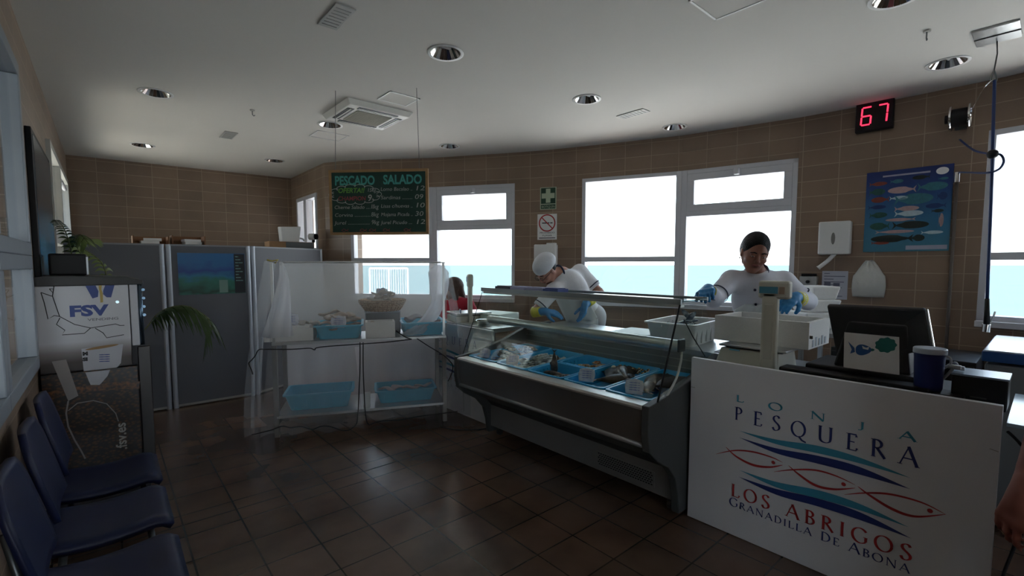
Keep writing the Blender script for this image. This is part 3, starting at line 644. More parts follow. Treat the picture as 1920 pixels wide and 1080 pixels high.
chalk('9', -hw+.33, zt-.26, .075, ch_w, None, .001); chalk('15kg', -hw+.33, zt-.185, .045, ch_w, .07)
rows = [('Cherne Salado ....', 'Ilkg', zt-.325), ('Corvina .............', '8kg', zt-.39), ('Jurel ................', '9kg', zt-.455)]
for a, b, z in rows: chalk(a, -hw+.04, z, .042, ch_w, .31); chalk(b, -hw+.36, z, .052, ch_w, .065)
rows = [('Lomo Bacalao ..', '12', zt-.178), ('Sardinas ........', '09', zt-.248), ('Lisas c/huevas ..', '10', zt-.318), ('Mojama Picada ..', '30', zt-.388), ('Jurel Picudo ...', '12', zt-.455)]
for a, b, z in rows: chalk(a, -hw+.445, z, .042, ch_w, .27); chalk(b, -hw+.735, z, .055, ch_w, .07)
m_ = MB()
for k in range(14):
    a0 = 2*PI*k/14; c_ = (math.cos(a0)*.185, math.sin(a0)*.062); P = []
    for j in range(9): a1 = a0-1.6+3.2*j/8; P.append(onb(-hw+.225+c_[0]+.045*math.cos(a1), zt-.205+c_[1]+.022*math.sin(a1), .008))
    ribbon(m_, P, [.005]*9, nn)
m_.build('chalk_cloud', ch_w, cb)
for k, u in enumerate((.1, .26, .34, .46, .64)):
    m_ = MB(); ribbon(m_, catmull([onb(-hw+u, zt-.505, .008), onb(-hw+u+.02, zt-.493, .008), onb(-hw+u+.045, zt-.505, .008), onb(-hw+u+.06, zt-.493, .008)], 4), [.004]*13, nn); ribbon(m_, catmull([onb(-hw+u, zt-.505, .008), onb(-hw+u+.02, zt-.515, .008), onb(-hw+u+.045, zt-.505, .008), onb(-hw+u+.06, zt-.517, .008)], 4), [.004]*13, nn); m_.build('chalk_fish', ch_r, cb)

# ================================================================== VENDING MACHINE
MX0, MX1, MY, MZ = -0.318, 0.15, 3.88, 1.478
mc = thing('coffee_vending_machine', 'white and brown coffee vending machine with a blue emblem standing beside the left window', 'vending machine', (-.09, 4.1, 0))
b = MB(); b.bb((MX0, MY+.03, 0.02), (MX1+.02, 4.40, 1.42)); b.build('body', mat('machine_grey', (.05, .05, .055), .5), mc, bevel=.01)
b = MB(); b.prism([(MX0, MY-.005, 1.425), (MX1+.035, MY-.005, 1.425), (MX1+.03, MY-.005, 1.452), (MX1-.06, MY-.005, 1.476), (MX0+.06, MY-.005, 1.486), (MX0, MY-.005, 1.478)], (0, .53, 0)); b.build('top_cap', mat('cap_grey', (.06, .06, .06), .5), mc, bevel=.004)
art = ramp_mat('printed_front_upper', 'Z', [(0.0, (.035, .02, .015)), (.10, (.05, .03, .024)), (.22, (.25, .22, .22)), (.34, (.62, .62, .66)), (1.0, (.66, .67, .72))], noise=0.04, nscale=3, scale=2.0, rough=.35)
# Object coords are world coords for these parts; shift the ramp: z 0.9 -> 0, z 1.42 -> 1.04
for n_ in art.node_tree.nodes:
    if n_.type == 'MATH' and n_.operation == 'MULTIPLY': n_.operation = 'MULTIPLY_ADD'; n_.inputs[2].default_value = -1.84
b = MB(); b.bb((MX0, MY, .905), (MX1-.045, MY+.03, 1.424)); ud = b.build('upper_door', art, mc, bevel=.003)
b = MB(); b.bb((MX1-.04, MY, 1.03), (MX1+.0, MY+.03, 1.424)); b.build('coin_panel', mat('machine_white', (.6, .61, .66), .35), mc, bevel=.003)
beans = bpy.data.materials.new('printed_beans'); beans.use_nodes = True; N = beans.node_tree.nodes; L = beans.node_tree.links; pb = N['Principled BSDF']
v = N.new('ShaderNodeTexVoronoi'); v.inputs['Scale'].default_value = 42; tcn = N.new('ShaderNodeTexCoord'); mpn = N.new('ShaderNodeMapping'); mpn.inputs['Scale'].default_value = (1, 1, 1.5); L.new(tcn.outputs['Object'], mpn.inputs[0]); L.new(mpn.outputs[0], v.inputs['Vector'])
r_ = N.new('ShaderNodeValToRGB'); r_.color_ramp.elements[0].color = (.16, .06, .02, 1); r_.color_ramp.elements[1].position = .55; r_.color_ramp.elements[1].color = (.012, .006, .004, 1); L.new(v.outputs['Distance'], r_.inputs[0]); L.new(r_.outputs[0], pb.inputs['Base Color']); pb.inputs['Roughness'].default_value = .3
b = MB(); b.bb((MX0, MY-.008, .10), (MX1-.02, MY+.03, .898)); ld = b.build('lower_door', beans, mc, bevel=.003)
b = MB(); b.bb((MX1-.015, MY-.008, .10), (MX1+.05, MY+.03, 1.02)); b.build('side_column', mat('dark_print', (.02, .013, .012), .3), mc, bevel=.004)
b = MB(); b.cyl((MX1+.012, MY+.01, 1.03), (MX1+.012, MY+.01, 1.45), .013); b.build('corner_profile', mat('blue_chrome', (.12, .18, .25), .2, .9), mc, True)
for k in range(4): q = MB(); q.cyl((MX1+.030, MY+.0, 1.39-k*.055), (MX1+.030, MY+.02, 1.39-k*.055), .009, n=12); q.build('button', mat('blue_chrome'), mc)
q = MB(); q.bb((MX0+.02, MY+.05, 0), (MX1, 4.36, .1)); q.build('plinth', black_pl, mc)
q = MB(); p = YP(220, 566, MY); q.cyl((p.x, MY-.006, p.z), (p.x, MY, p.z), .009, n=12); q.build('lock', chrome, ud)
NY = (0, -1, 0)
def dec(name, pxs, m, y=MY-.0015, par=ud, close=True):
    mb = MB(); mb.add([YP(a, b_, y) for a, b_ in pxs], [tuple(range(len(pxs)))]); return mb.build(name, m, par, fixn=False)
def cp(x, y): return (60+x/6.0, 500+y/6.0)      # crop frame of the front
dec('emblem', [cp(600, 215), cp(715, 212), cp(748, 275), cp(742, 340), cp(680, 358)], mat('emblem_blue', (.015, .05, .27), .4))
dec('emblem', [cp(822, 210), cp(928, 208), cp(890, 345), cp(840, 345), cp(800, 310), cp(800, 270)], mat('emblem_blue'))
dec('emblem', [cp(748, 212), cp(785, 210), cp(780, 255), cp(797, 300), cp(800, 400), cp(770, 405), cp(765, 320)], mat('emblem_gold', (.5, .36, .08), .4), MY-.0018)
def mtext(txt, a, b_, hpx, m, thick=0.0, par=ud, y=MY-.002):
    P, Q = YP(*a, y), YP(*b_, y); text_mesh(txt, hpx, P, (1, 0, 0), (0, 0, 1), m, par, 'lettering', thick, 0, fit=abs(Q.x-P.x))
mtext('FSV', cp(420, 560), cp(862, 540), .088, mat('emblem_blue'), .0042)
mtext('VENDING', cp(625, 612), cp(975, 600), .022, mat('letter_grey', (.2, .2, .24), .5), .0004)
mb = MB()
for P in ([(250, 205), (230, 330), (310, 560), (480, 650), (660, 690), (940, 645), (990, 662), (1040, 660)], [(100, 290), (135, 400), (150, 460), (180, 590), (250, 550), (310, 560)], [(100, 290), (215, 330), (235, 330)], [(195, 250), (240, 300), (245, 250), (195, 250)],
          [(315, 575), (275, 650), (370, 715), (340, 768), (590, 750), (660, 690)], [(710, 692), (800, 745), (840, 800), (1035, 765)]):
    Q = [YP(*cp(*k), MY-.0016) for k in P]; ribbon(mb, Q, [.0045]*len(Q), NY)
mb.build('map_outline', ink_bk, ud)
# printed cup
dec('cup_print', [cp(555, 925), cp(1025, 870), cp(1000, 1085), cp(960, 1130), cp(900, 1160), cp(885, 1200), cp(585, 1205)], mat('cup_white', (.55, .56, .62), .4), MY-.0016)
dec('cup_print', [cp(600, 1190), cp(880, 1160), cp(850, 1230), cp(790, 1300), cp(760, 1330), cp(660, 1330), cp(640, 1290)], mat('cup_white'), MY-.0096, ld)
mb = MB(); C0 = YP(*cp(790, 905), MY-.0019); mb.add([(C0.x+.079*math.cos(a), C0.y, C0.z+.0085*math.sin(a)+.018*math.cos(a)*.45) for a in [2*PI*k/28 for k in range(28)]], [tuple(range(28))]); mb.build('coffee_print', mat('coffee_tan', (.33, .19, .07), .4), ud, fixn=False)
for k in range(4): mb = MB(); ribbon(mb, [YP(*cp(755+q*30, 992-q+k*25), MY-.002) for q in range(5)], [.004, .0055, .004, .006, .004], NY); mb.build('printed_line', mat('emblem_blue'), ud)
mtext('M', cp(570, 1000), cp(630, 1000), .03, ink_bk, .002); mtext('SI', cp(572, 1062), cp(630, 1060), .028, ink_bk, .002)
# printed scoop
sm = mat('scoop_print', (.30, .27, .26), .4)
dec('scoop_print', [(97, 678), (124, 674), (147, 742), (128, 752)], sm, MY-.0096, ld)
mb = MB(); P = catmull([(128, 770), (128, 800), (150, 845)], 5) if 0 else None
Q = [YP(a, b_, MY-.0097) for a, b_ in ((128, 752), (124, 775), (128, 800), (140, 825), (152, 845), (160, 860))]; ribbon(mb, Q, [.008]*6, NY)
Q = [YP(a, b_, MY-.0097) for a, b_ in ((128, 770), (145, 756), (175, 751), (200, 757), (217, 775), (222, 790))]; ribbon(mb, Q, [.005]*6, NY); mb.build('scoop_print', sm, ld)
mb = MB(); Q = [YP(a, b_, MY-.0095) for a, b_ in ((85, 745), (120, 735), (180, 727), (235, 722), (262, 722))]; ribbon(mb, Q, [.05, .045, .04, .05, .05], NY); mb.build('bean_glow_print', ramp_mat('orange_beans', 'X', [(.35, (.02, .01, .006)), (.7, (.22, .075, .02))], noise=1, nscale=60, scale=0, rough=.3), ld)
P0 = YP(238, 842, MY-.0098); text_mesh('.fsv.es', .075, P0, (0, 0, 1), (-1, 0, 0), mat('letter_light', (.5, .48, .45), .5), ld, 'lettering', .0015)
# black box on the machine
p0 = YP(92, 510, 4.05); p1 = YP(162, 476, 4.05)
t = thing('black_monitor_box', 'black box standing on top of the vending machine', 'box', ((p0.x+p1.x)/2, 4.15, 1.478))
b = MB(); b.bb((p0.x, 4.02, 1.484), (p1.x, 4.3, p1.z)); b.build('case', black_pl, t, bevel=.012)
b = MB(); b.bb((p1.x-.004, 4.025, 1.49), (p1.x+.006, 4.04, p1.z-.02)); b.build('edge_strip', alu, t)

# ================================================================== POTTED PALM
pl = thing('potted_palm', 'green palm in a pot between vending machine and grey partition, one frond arching right', 'plant', (-.02, 4.9, 0))
MB().lathe([(.001, 0), (.13, 0), (.17, .32), (.18, .33), (.165, .33), (.155, .29), (.001, .29)], (-.02, 4.9, 0), 24).build('pot', mat('clay_pot', (.25, .11, .06), .8), pl, 40)
b = MB(); b.tube([(-.02, 4.9, .28), (-.01, 4.9, .6), (-.03, 4.89, .95)], [.035, .028, .02]); b.build('stem', mat('palm_stem', (.12, .13, .04), .7), pl, True)
leaf_g = mat('palm_leaf', (.045, .085, .02), .5, 0, 12, .35); leaf_y = mat('palm_leaf_pale', (.16, .21, .05), .5, 0, 12, .35)
def frond(P, LL, m, droop=1.0, n=22):
    P = catmull(P, 10); st = MB(); st.tube(P, [.006*(1-.7*i/len(P)) for i in range(len(P))], 6); f_ = st.build('frond', mat('palm_stem'), pl, True); lf = MB()
    for k in range(n):
        i = int(len(P)*(.30+.68*k/(n-1))); i = min(i, len(P)-2); p = P[i]; d = (P[i+1]-P[max(0, i-1)]).normalized(); side = d.cross(Vector((0, 0, 1))).normalized()
        for sg in (-1, 1):
            L_ = LL*(.55+.45*math.sin(PI*(.15+.85*k/n)))*random.uniform(.85, 1.1); dirv = (side*sg*.55+d*.6+Vector((0, 0, .1))).normalized(); ps = []
            for j in range(6): q = j/5; ps.append(p+dirv*L_*q+Vector((0, 0, -droop*L_*q*q*.9)))
            wv = d.cross(dirv).cross(dirv).normalized(); wd_ = [.003, .010, .012, .010, .006, .001]
            v_ = []
            for q_, w in zip(ps, wd_): v_ += [q_+d*w, q_-d*w]
            lf.add(v_, [(2*i_, 2*i_+1, 2*i_+3, 2*i_+2) for i_ in range(5)])
    lf.build('leaflets', m, f_, fixn=False)
top = Vector((-.03, 4.89, .93))
frond([top, YP(262, 625, 4.75), YP(300, 585, 4.7), YP(345, 573, 4.65), YP(385, 592, 4.6), YP(398, 618, 4.55)], .20, leaf_g, 1.5, 26)
frond([top, (-.1, 4.9, 1.5), YP(140, 455, 4.9), YP(150, 440, 4.7), YP(165, 455, 4.6)], .12, leaf_y, .9)
frond([top, (-.15, 4.9, 1.4), YP(125, 440, 4.5), YP(106, 412, 4.2)], .07, leaf_g, .6)
frond([top, (.0, 5.0, 1.5), YP(150, 460, 5.1), YP(175, 448, 5.2)], .12, leaf_y, .9)
frond([top, (.0, 4.7, 1.25), YP(215, 540, 4.6), YP(225, 560, 4.5)], .12, leaf_g, 1)

# ================================================================== PICTURE ON LEFT WALL
pc = thing('framed_picture', 'large black-framed blue seascape picture hanging on the left wall', 'picture', (WL, 4.7, 1.2))
b = MB(); b.bb((WL, 4.08, 1.22), (WL+.03, 5.32, 2.385)); b.build('frame', black_pl, pc, bevel=.004)
b = MB(); b.bb((WL+.03, 4.13, 1.26), (WL+.033, 5.29, 2.35)); b.build('print', ramp_mat('seascape_print', 'Z', [(0, (.02, .03, .03)), (.35, (.03, .08, .10)), (.45, (.05, .25, .45)), (.62, (.10, .22, .33)), (.75, (.04, .05, .06)), (1.0, (.10, .11, .12))], coord='Generated', noise=.25, nscale=3, rough=.25), pc)

# ================================================================== GREY PARTITION
part = mat('partition_grey', (0.11, 0.115, 0.13), 0.55, 0, 3, .05)
PYY = 6.17
def panel(a, b_, label, ends=(1, 1)):
    a, b_ = Vector((a[0], a[1], 0)), Vector((b_[0], b_[1], 0)); t_ = (b_-a).normalized(); n_ = Vector((t_.y, -t_.x, 0))
    t = thing('partition_panel', label, 'office partition', (a+b_)/2); m_ = MB()
    bar(m_, a+t_*.02, b_-t_*.02, .03, 1.755, -.018, .018, n_); m_.build('panel', part, t)
    e = MB()
    m2 = MB(); bar(m2, a, b_, 1.755, 1.772, -.022, .022, n_); m2.build('top_rail', mat('partition_rail', (.25, .26, .28), .5), t)
    m2 = MB(); bar(m2, a+t_*.02, b_-t_*.02, .012, .035, -.024, .024, n_); m2.build('bottom_rail', mat('partition_rail_low', (.33, .32, .29), .5), t)
    for k, q in enumerate((a, b_)):
        if ends[k]: m2 = MB(); m2.cyl((q.x, q.y, 0), (q.x, q.y, 1.77), .026, n=14); m2.build('post', mat('partition_post', (.42, .45, .5), .35, .4), t, 40)
    return t, n_
panel((-.31, PYY), (.455, PYY), 'left grey partition panel, partly behind the vending machine', (0, 1))
pt, _ = panel((.515, PYY), (1.262, PYY), 'middle grey partition panel with the underwater poster')
panel((1.32, PYY+.02), (2.28, 6.72), 'right partition panel, lit paler, behind the netted stand')
ps = thing('underwater_poster', 'blue and green underwater poster on the middle partition panel', 'poster', YP(397, 549, PYY-.02))
a, c = YP(332, 474, PYY-.022), YP(461, 549, PYY-.022)
b = MB(); b.bb((a.x, PYY-.024, c.z), (c.x, PYY-.019, a.z)); b.build('sheet', ramp_mat('reef_print', 'Z', [(0, (.02, .10, .08)), (.18, (.03, .16, .13)), (.3, (.012, .06, .035)), (.52, (.02, .16, .12)), (.66, (.02, .17, .30)), (.8, (.015, .06, .25)), (1.0, (.02, .13, .32))], coord='Generated', noise=.45, nscale=4, rough=.35), ps)
b = MB(); x0 = a.x+(c.x-a.x)*.83; b.bb((x0, PYY-.0255, c.z+.005), (c.x-.003, PYY-.024, a.z-.005)); b.build('text_column', ink_bk, ps)
for k in range(9): b = MB(); zz = a.z-.03-k*.034; b.bb((x0+.012, PYY-.0262, zz-.012), (x0+.045+.02*(k % 3), PYY-.0255, zz)); b.build('caption_block', ramp_mat('caption', 'X', [(.4, (.04, .16, .15)), (.6, (.25, .35, .33))], noise=1, nscale=120, scale=0), ps)
b = MB(); d0, d1 = YP(411, 525, PYY-.026), YP(428, 548, PYY-.026); b.bb((d0.x, PYY-.027, d1.z), (d1.x, PYY-.0245, d0.z)); b.build('sticker', mat('sticker_green', (.16, .27, .23), .5), ps)
# cupboards behind the partition, with trays and boxes
def cupboard(x0, x1, y0, y1, z1, label):
    t = thing('storage_cupboard', label, 'cupboard', ((x0+x1)/2, (y0+y1)/2, 0)); b = MB(); b.bb((x0, y0, 0), (x1, y1, z1)); b.build('carcass', mat('cupboard_grey', (.2, .2, .2), .5), t, bevel=.004)
    for k in (0, 1): d = MB(); xm = (x0+x1)/2; d.bb((x0+.01 if k == 0 else xm+.003, y0-.018, .06), (xm-.003 if k == 0 else x1-.01, y0, z1-.02)); dd = d.build('door', mat('cupboard_grey'), t); h = MB(); h.cyl((xm+(-.03 if k == 0 else .03), y0-.03, .9), (xm+(-.03 if k == 0 else .03), y0-.03, 1.05), .006, n=8); h.build('handle', chrome, dd)
    return t
cupboard(.22, 1.02, 6.45, 6.85, 1.74, 'grey cupboard behind the partition carrying paper trays')
cupboard(1.45, 2.15, 6.8, 7.2, 1.76, 'grey cupboard behind the partition near the side window, carrying a webcam')
def tray(px0, px1, pyt, y, z0, label, seed):
    a, c = YP(px0, pyt, y), YP(px1, pyt, y); zt = a.z; t = thing('wooden_tray', label, 'tray', ((a.x+c.x)/2, y+.12, z0)); b = MB()
    b.bb((a.x, y, z0), (c.x, y+.26, z0+.012)); b.bb((a.x, y+.25, z0+.012), (c.x, y+.26, zt)); b.bb((a.x, y, z0+.012), (a.x+.012, y+.25, zt)); b.bb((c.x-.012, y, z0+.012), (c.x, y+.25, zt)); b.bb((a.x+.012, y, z0+.012), (c.x-.012, y+.01, z0+.04)); b.build('tray', mat('tray_wood', (.22, .10, .04), .6), t)
    random.seed(seed); L_ = c.x-a.x
    for k in range(3): q = MB(); x0 = a.x+.02+L_*random.uniform(0, .35); q.box((x0+L_*.28, y+.12, z0+.03+.03*k), (L_*.5, .2, .028), rotz(random.uniform(-.08, .08))); s_ = q.build('paper_stack', cream_txt, None); tag(s_, ('lowest', 'middle', 'top')[k]+' white paper stack in the '+label.split(' with')[0], 'paper')
tray(248, 317, 441, 6.5, 1.742, 'left wooden tray with papers above the partition', 3); tray(322, 385, 441, 6.5, 1.742, 'right wooden tray with papers above the partition', 5)
a, c = YP(505, 452, 6.85), YP(588, 461, 6.85)
t = thing('cardboard_box', 'flat cardboard box on the cupboard by the side window', 'box', ((a.x+c.x)/2, 7.0, 1.76)); b = MB(); b.bb((a.x, 6.85, 1.762), (c.x, 7.1, a.z)); b.build('box', cardboard, t); b = MB(); b.bb((a.x+(c.x-a.x)*.36, 6.842, 1.765), (c.x, 6.85, a.z-.004)); b.build('grey_side', mat('cupboard_side', (.13, .14, .14), .5), t)
zt = a.z; d0, d1 = YP(526, 424, 6.92), YP(562, 448, 6.92)
t = thing('white_container', 'white crumpled container on the cardboard box near the side window', 'container', ((d0.x+d1.x)/2, 6.95, zt)); b = MB(); b.hexa([(d0.x+.01, 6.9, zt), (d1.x-.01, 6.9, zt), (d1.x-.01, 7.05, zt), (d0.x+.01, 7.05, zt), (d0.x-.01, 6.88, d0.z-.01), (d1.x+.01, 6.88, d0.z+.005), (d1.x+.01, 7.07, d0.z), (d0.x, 7.07, d0.z)]); b.build('tub', white_pl, t, bevel=.01); b = MB(); b.tube([(d1.x-.02, 6.95, zt+.06), (d1.x+.05, 6.95, zt+.05), (d1.x+.07, 6.95, zt+.02)], .012); b.build('spout', white_pl, t, True)
e0 = YP(589, 444, 6.9); t = thing('webcam', 'round black and white camera on the cardboard box edge', 'camera', (e0.x, 6.9, zt)); b = MB(); b.cyl((e0.x-.05, 6.93, e0.z), (e0.x, 6.86, e0.z), .045, n=20); b.build('housing', white_pl, t, 40); b = MB(); b.cyl((e0.x+.002, 6.858, e0.z), (e0.x+.02, 6.84, e0.z), .04, n=20); b.build('lens', black_pl, t, 40); b = MB(); b.cyl((e0.x-.01, 6.9, zt), (e0.x-.01, 6.9, e0.z-.03), .022, n=12); b.build('stem', black_pl, t)

# ================================================================== BLUE CHAIRS
def chair(y0, label, first=[None]):
    if first[0] is not None:
        c = copy_tree(first[0]); c.location = (-.06, y0, 0); c['label'] = label; return c
    t = thing('waiting_chair', label, 'chair', (-.06, y0, 0)); first[0] = t
    def seat(u, v):
        x = -.25+.42*u; y = y0-.215+.43*v; z = .455-.012*math.sin(PI*v)-.02*math.sin(PI*min(1, u*1.1))
        if u > .85: z -= (u-.85)**2*1.2
        e = min(v, 1-v); z -= max(0, .06-e)*.25
        return (x, y, z)
    MB().grid(seat, 16, 14).build('seat', blue_seat, t, True, solid=.03)
    def back(u, v):
        w = .5*(.40+.03*math.sin(PI*u)); cy_ = 1-.35*max(0, u-.75)**2*16*.12
        x = -.205-.085*u-.012*math.cos((v-.5)*PI)+.02; y = y0+(v-.5)*2*w*(1-.28*max(0, (u-.7)/.3)**2); z = .55+.355*u
        return (x, y, z)
    MB().grid(back, 14, 14).build('backrest', blue_seat, t, True, solid=.022)
    for s_ in (-.17, .17):
        f_ = MB(); f_.tube([(-.22, y0+s_*.7, .44), (-.235, y0+s_*.7, .56), (-.265, y0+s_*.7, .75)], .011); f_.build('back_support', steel_dk, t, True)
    for sx in (-.22, .12):
        for s_ in (-.18, .18): f_ = MB(); f_.tube([(sx*.8, y0+s_*.9, .43), (sx*1.05, y0+s_*1.05, .0)], .012); f_.build('leg', steel_dk, t, True)
    for s_ in (-.165, .165): f_ = MB(); f_.tube([(-.2, y0+s_, .425), (.11, y0+s_, .425)], .011); f_.build('seat_rail', steel_dk, t)
    return t
for y0, lb in ((3.22, 'blue plastic chair farthest along the left wall, beside the vending machine'), (2.68, 'middle blue plastic chair of the row under the left window'), (2.12, 'nearest blue plastic chair with back and seat cut by the bottom edge')): chair(y0, lb)

# ================================================================== NETTED STAND
SA = Vector((1.08, 4.50, 0)); SB = Vector((2.50, 3.87, 0)); SU = (SB-SA).normalized(); SN = Vector((-SU.y, SU.x, 0)); SL = (SB-SA).length; SD = .55
def st(s_, t_, z): return SA+SU*s_+SN*t_+Vector((0, 0, z))
def sbox(mb, s0, s1, t0, t1, z0, z1): mb.hexa([st(s0, t0, z0), st(s1, t0, z0), st(s1, t1, z0), st(s0, t1, z0), st(s0, t0, z1), st(s1, t0, z1), st(s1, t1, z1), st(s0, t1, z1)])
def onst(px, py, t_): return (lambda p: ((p-SA).dot(SU), p.z))(VP(px, py, SA+SN*t_, SN))
ns = thing('salt_fish_stand', 'two-level steel stand with tall posts carrying salted fish crates', 'stand', st(SL/2, SD/2, 0))
sbox(m_ := MB(), 0, SL, 0, SD, .835, .862); m_.build('top_shelf', steel, ns, bevel=.004)
sbox(m_ := MB(), 0.02, SL-.02, 0, SD, .17, .195); m_.build('lower_shelf', steel, ns, bevel=.004)
for s_ in (.02, SL-.02):
    for t_ in (.02, SD-.02):
        sbox(m_ := MB(), s_-.02, s_+.02, t_-.02, t_+.02, 0, .835); m_.build('leg', mat('stand_steel', (.20, .19, .18), .4, .6), ns, bevel=.003)
        sbox(m_ := MB(), s_-.011, s_+.011, t_-.011, t_+.011, .862, 1.575); m_.build('upright', steel, ns)
for z_ in (1.575,):
    for t_ in (.02, SD-.02): m_ = MB(); m_.tube([st(.0, t_, z_), st(SL, t_, z_)], .005); m_.build('top_wire', steel, ns)
# net
nt_m = net_mat('fly_net', .222, (1.0, 1.0, 1.0)); nt2 = net_mat('fly_net_folded', .55)
net = thing('fly_net', 'white translucent fly net draped over the salted fish stand down to the floor', 'net', st(SL/2, -.03, 0))
def netgrid(s0, s1, z0, z1, t0, t1, amp, fr_, flare=0, nu=60, nv=20, hem=0):
    def fn(u, v):
        s_ = s0+(s1-s0)*u; z_ = z1+(z0-z1)*v+hem*v*math.sin(u*17)*.018; w = math.sin(u*fr_+v*1.5)*amp*(.3+v)+math.sin(u*fr_*2.3+1)*amp*.4
        return st(s_+flare*v*(u-.5)*2, t0+(t1-t0)*v-w*.6-.012, z_)
    return MB().grid(fn, nu, nv)
netgrid(.0, SL, .80, 1.585, -.02, -.05, .008, 18).build('upper_front_sheet', net_mat('fly_net_fine', .19, (1.0, 1.0, 1.0)), net, True)
netgrid(-.02, .70, .06, .80, -.04, -.10, .020, 30, .07, hem=1).build('lower_left_curtain', nt_m, net, True)
netgrid(.74, SL+.02, .10, .80, -.04, -.09, .018, 26, .03, hem=1).build('lower_right_curtain', nt_m, net, True)
def side_fn(sgn, s_b):
    def fn(u, v):
        z_ = 1.585*(1-v)+.05*v; t_ = -.02+(SD+.02)*u; out = sgn*(.03+.17*math.sin(PI*min(1, v*1.05)*.5)+.03*math.sin(u*14+v*2)*v)
        return st(s_b+out, t_-.05*v*(1-u), z_)
    return fn
MB().grid(side_fn(-1, 0), 30, 26).build('left_side_sheet', nt_m, net, True)
MB().grid(side_fn(1, SL), 30, 26).build('right_side_sheet', nt_m, net, True)
MB().grid(lambda u, v: st(.02+(SL-.04)*u, SD+.015+.006*math.sin(u*30), 1.585-.72*v), 40, 10).build('back_sheet', net_mat('fly_net_back', .33, (1.0, 1.0, 1.0)), net, True)
MB().grid(lambda u, v: st(.02+(SL-.04)*u, SD+.03+.02*math.sin(u*40+v)*(.3+v), .83-.72*v), 60, 12).build('lower_back_sheet', net_mat('fly_net_back_dense', .55, (1.0, .97, 1.0)), net, True)
MB().grid(lambda u, v: st(SL*u, -.02+(SD+.03)*v, 1.59-.015*math.sin(PI*v)), 20, 6).build('top_sheet', net_mat('fly_net_fine'), net, True)
def gather(name, P, r):   # bunched folds of net
    P = catmull(P, 6); mb = MB(); n = 30; vs = []
    for i, p in enumerate(P):
        f_ = i/(len(P)-1); R_ = np.interp(f_, np.linspace(0, 1, len(r)), r)
        for k in range(n): a = 2*PI*k/n; q = R_*(1+.16*math.sin(a*5+i*.3)); vs.append(p+SU*math.cos(a)*q+SN*math.sin(a)*q*.6)
    mb.add(vs, [(i*n+k, i*n+(k+1) % n, (i+1)*n+(k+1) % n, (i+1)*n+k) for i in range(len(P)-1) for k in range(n)]); mb.build(name, nt2, net, True)
s0, z0 = onst(822, 505, .25); gather('knotted_bunch', [st(s0, .25, 1.55), st(s0-.01, .22, 1.47), st(s0, .2, 1.33), st(s0-.02, .15, 1.18), st(s0-.12, .1, 1.02), st(s0-.3, .05, .88)], [.03, .10, .085, .06, .075, .10])
gather('gathered_left_fold', [st(.1, -.02, 1.58), st(.12, -.03, 1.45), st(.10, -.03, 1.2), st(.06, -.03, .92)], [.012, .035, .07, .12])
# black hem cords
cord = black_rub
def cordp(pxs, t_, name='hem_cord'):
    P = []
    for a, b_ in pxs: s_, z_ = onst(a, b_, t_); P.append(st(s_, t_, max(z_, .012)))
    m_ = MB(); m_.tube(catmull(P, 6), .005, 6); m_.build(name, cord, net, True)
cordp([(498, 655), (545, 655), (580, 653), (590, 656), (600, 651), (675, 645), (730, 641), (772, 636)], -.075)
cordp([(498, 655), (485, 656), (478, 668), (466, 681)], -.09); cordp([(466, 681), (472, 695), (474, 702)], -.09)
cordp([(675, 642), (675, 690), (673, 740), (671, 780), (668, 795), (655, 806), (640, 807)], -.10); cordp([(681, 642), (681, 690), (684, 760), (687, 788), (692, 797)], -.10)
cordp([(640, 807), (620, 800), (603, 799), (585, 805), (565, 800), (545, 802), (530, 799), (510, 806), (495, 810), (472, 815)], -.13)
cordp([(692, 797), (705, 792), (720, 789), (750, 787), (790, 780), (830, 775), (858, 771)], -.13)
cordp([(782, 635), (805, 650), (830, 665), (846, 680), (849, 690), (846, 703), (840, 715)], -.09)
cordp([(742, 620), (760, 632), (772, 636)], -.075)
# yellow tie at the top left post
m_ = MB(); p = st(.03, 0, 1.585); m_.tube([p+Vector((-.04, 0, .01)), p, p+Vector((.05, 0, .012)), p+Vector((.02, -.01, -.02))], .006, 6); m_.build('yellow_tie', mat('tie_yellow', (.5, .38, .05), .6), net, True)

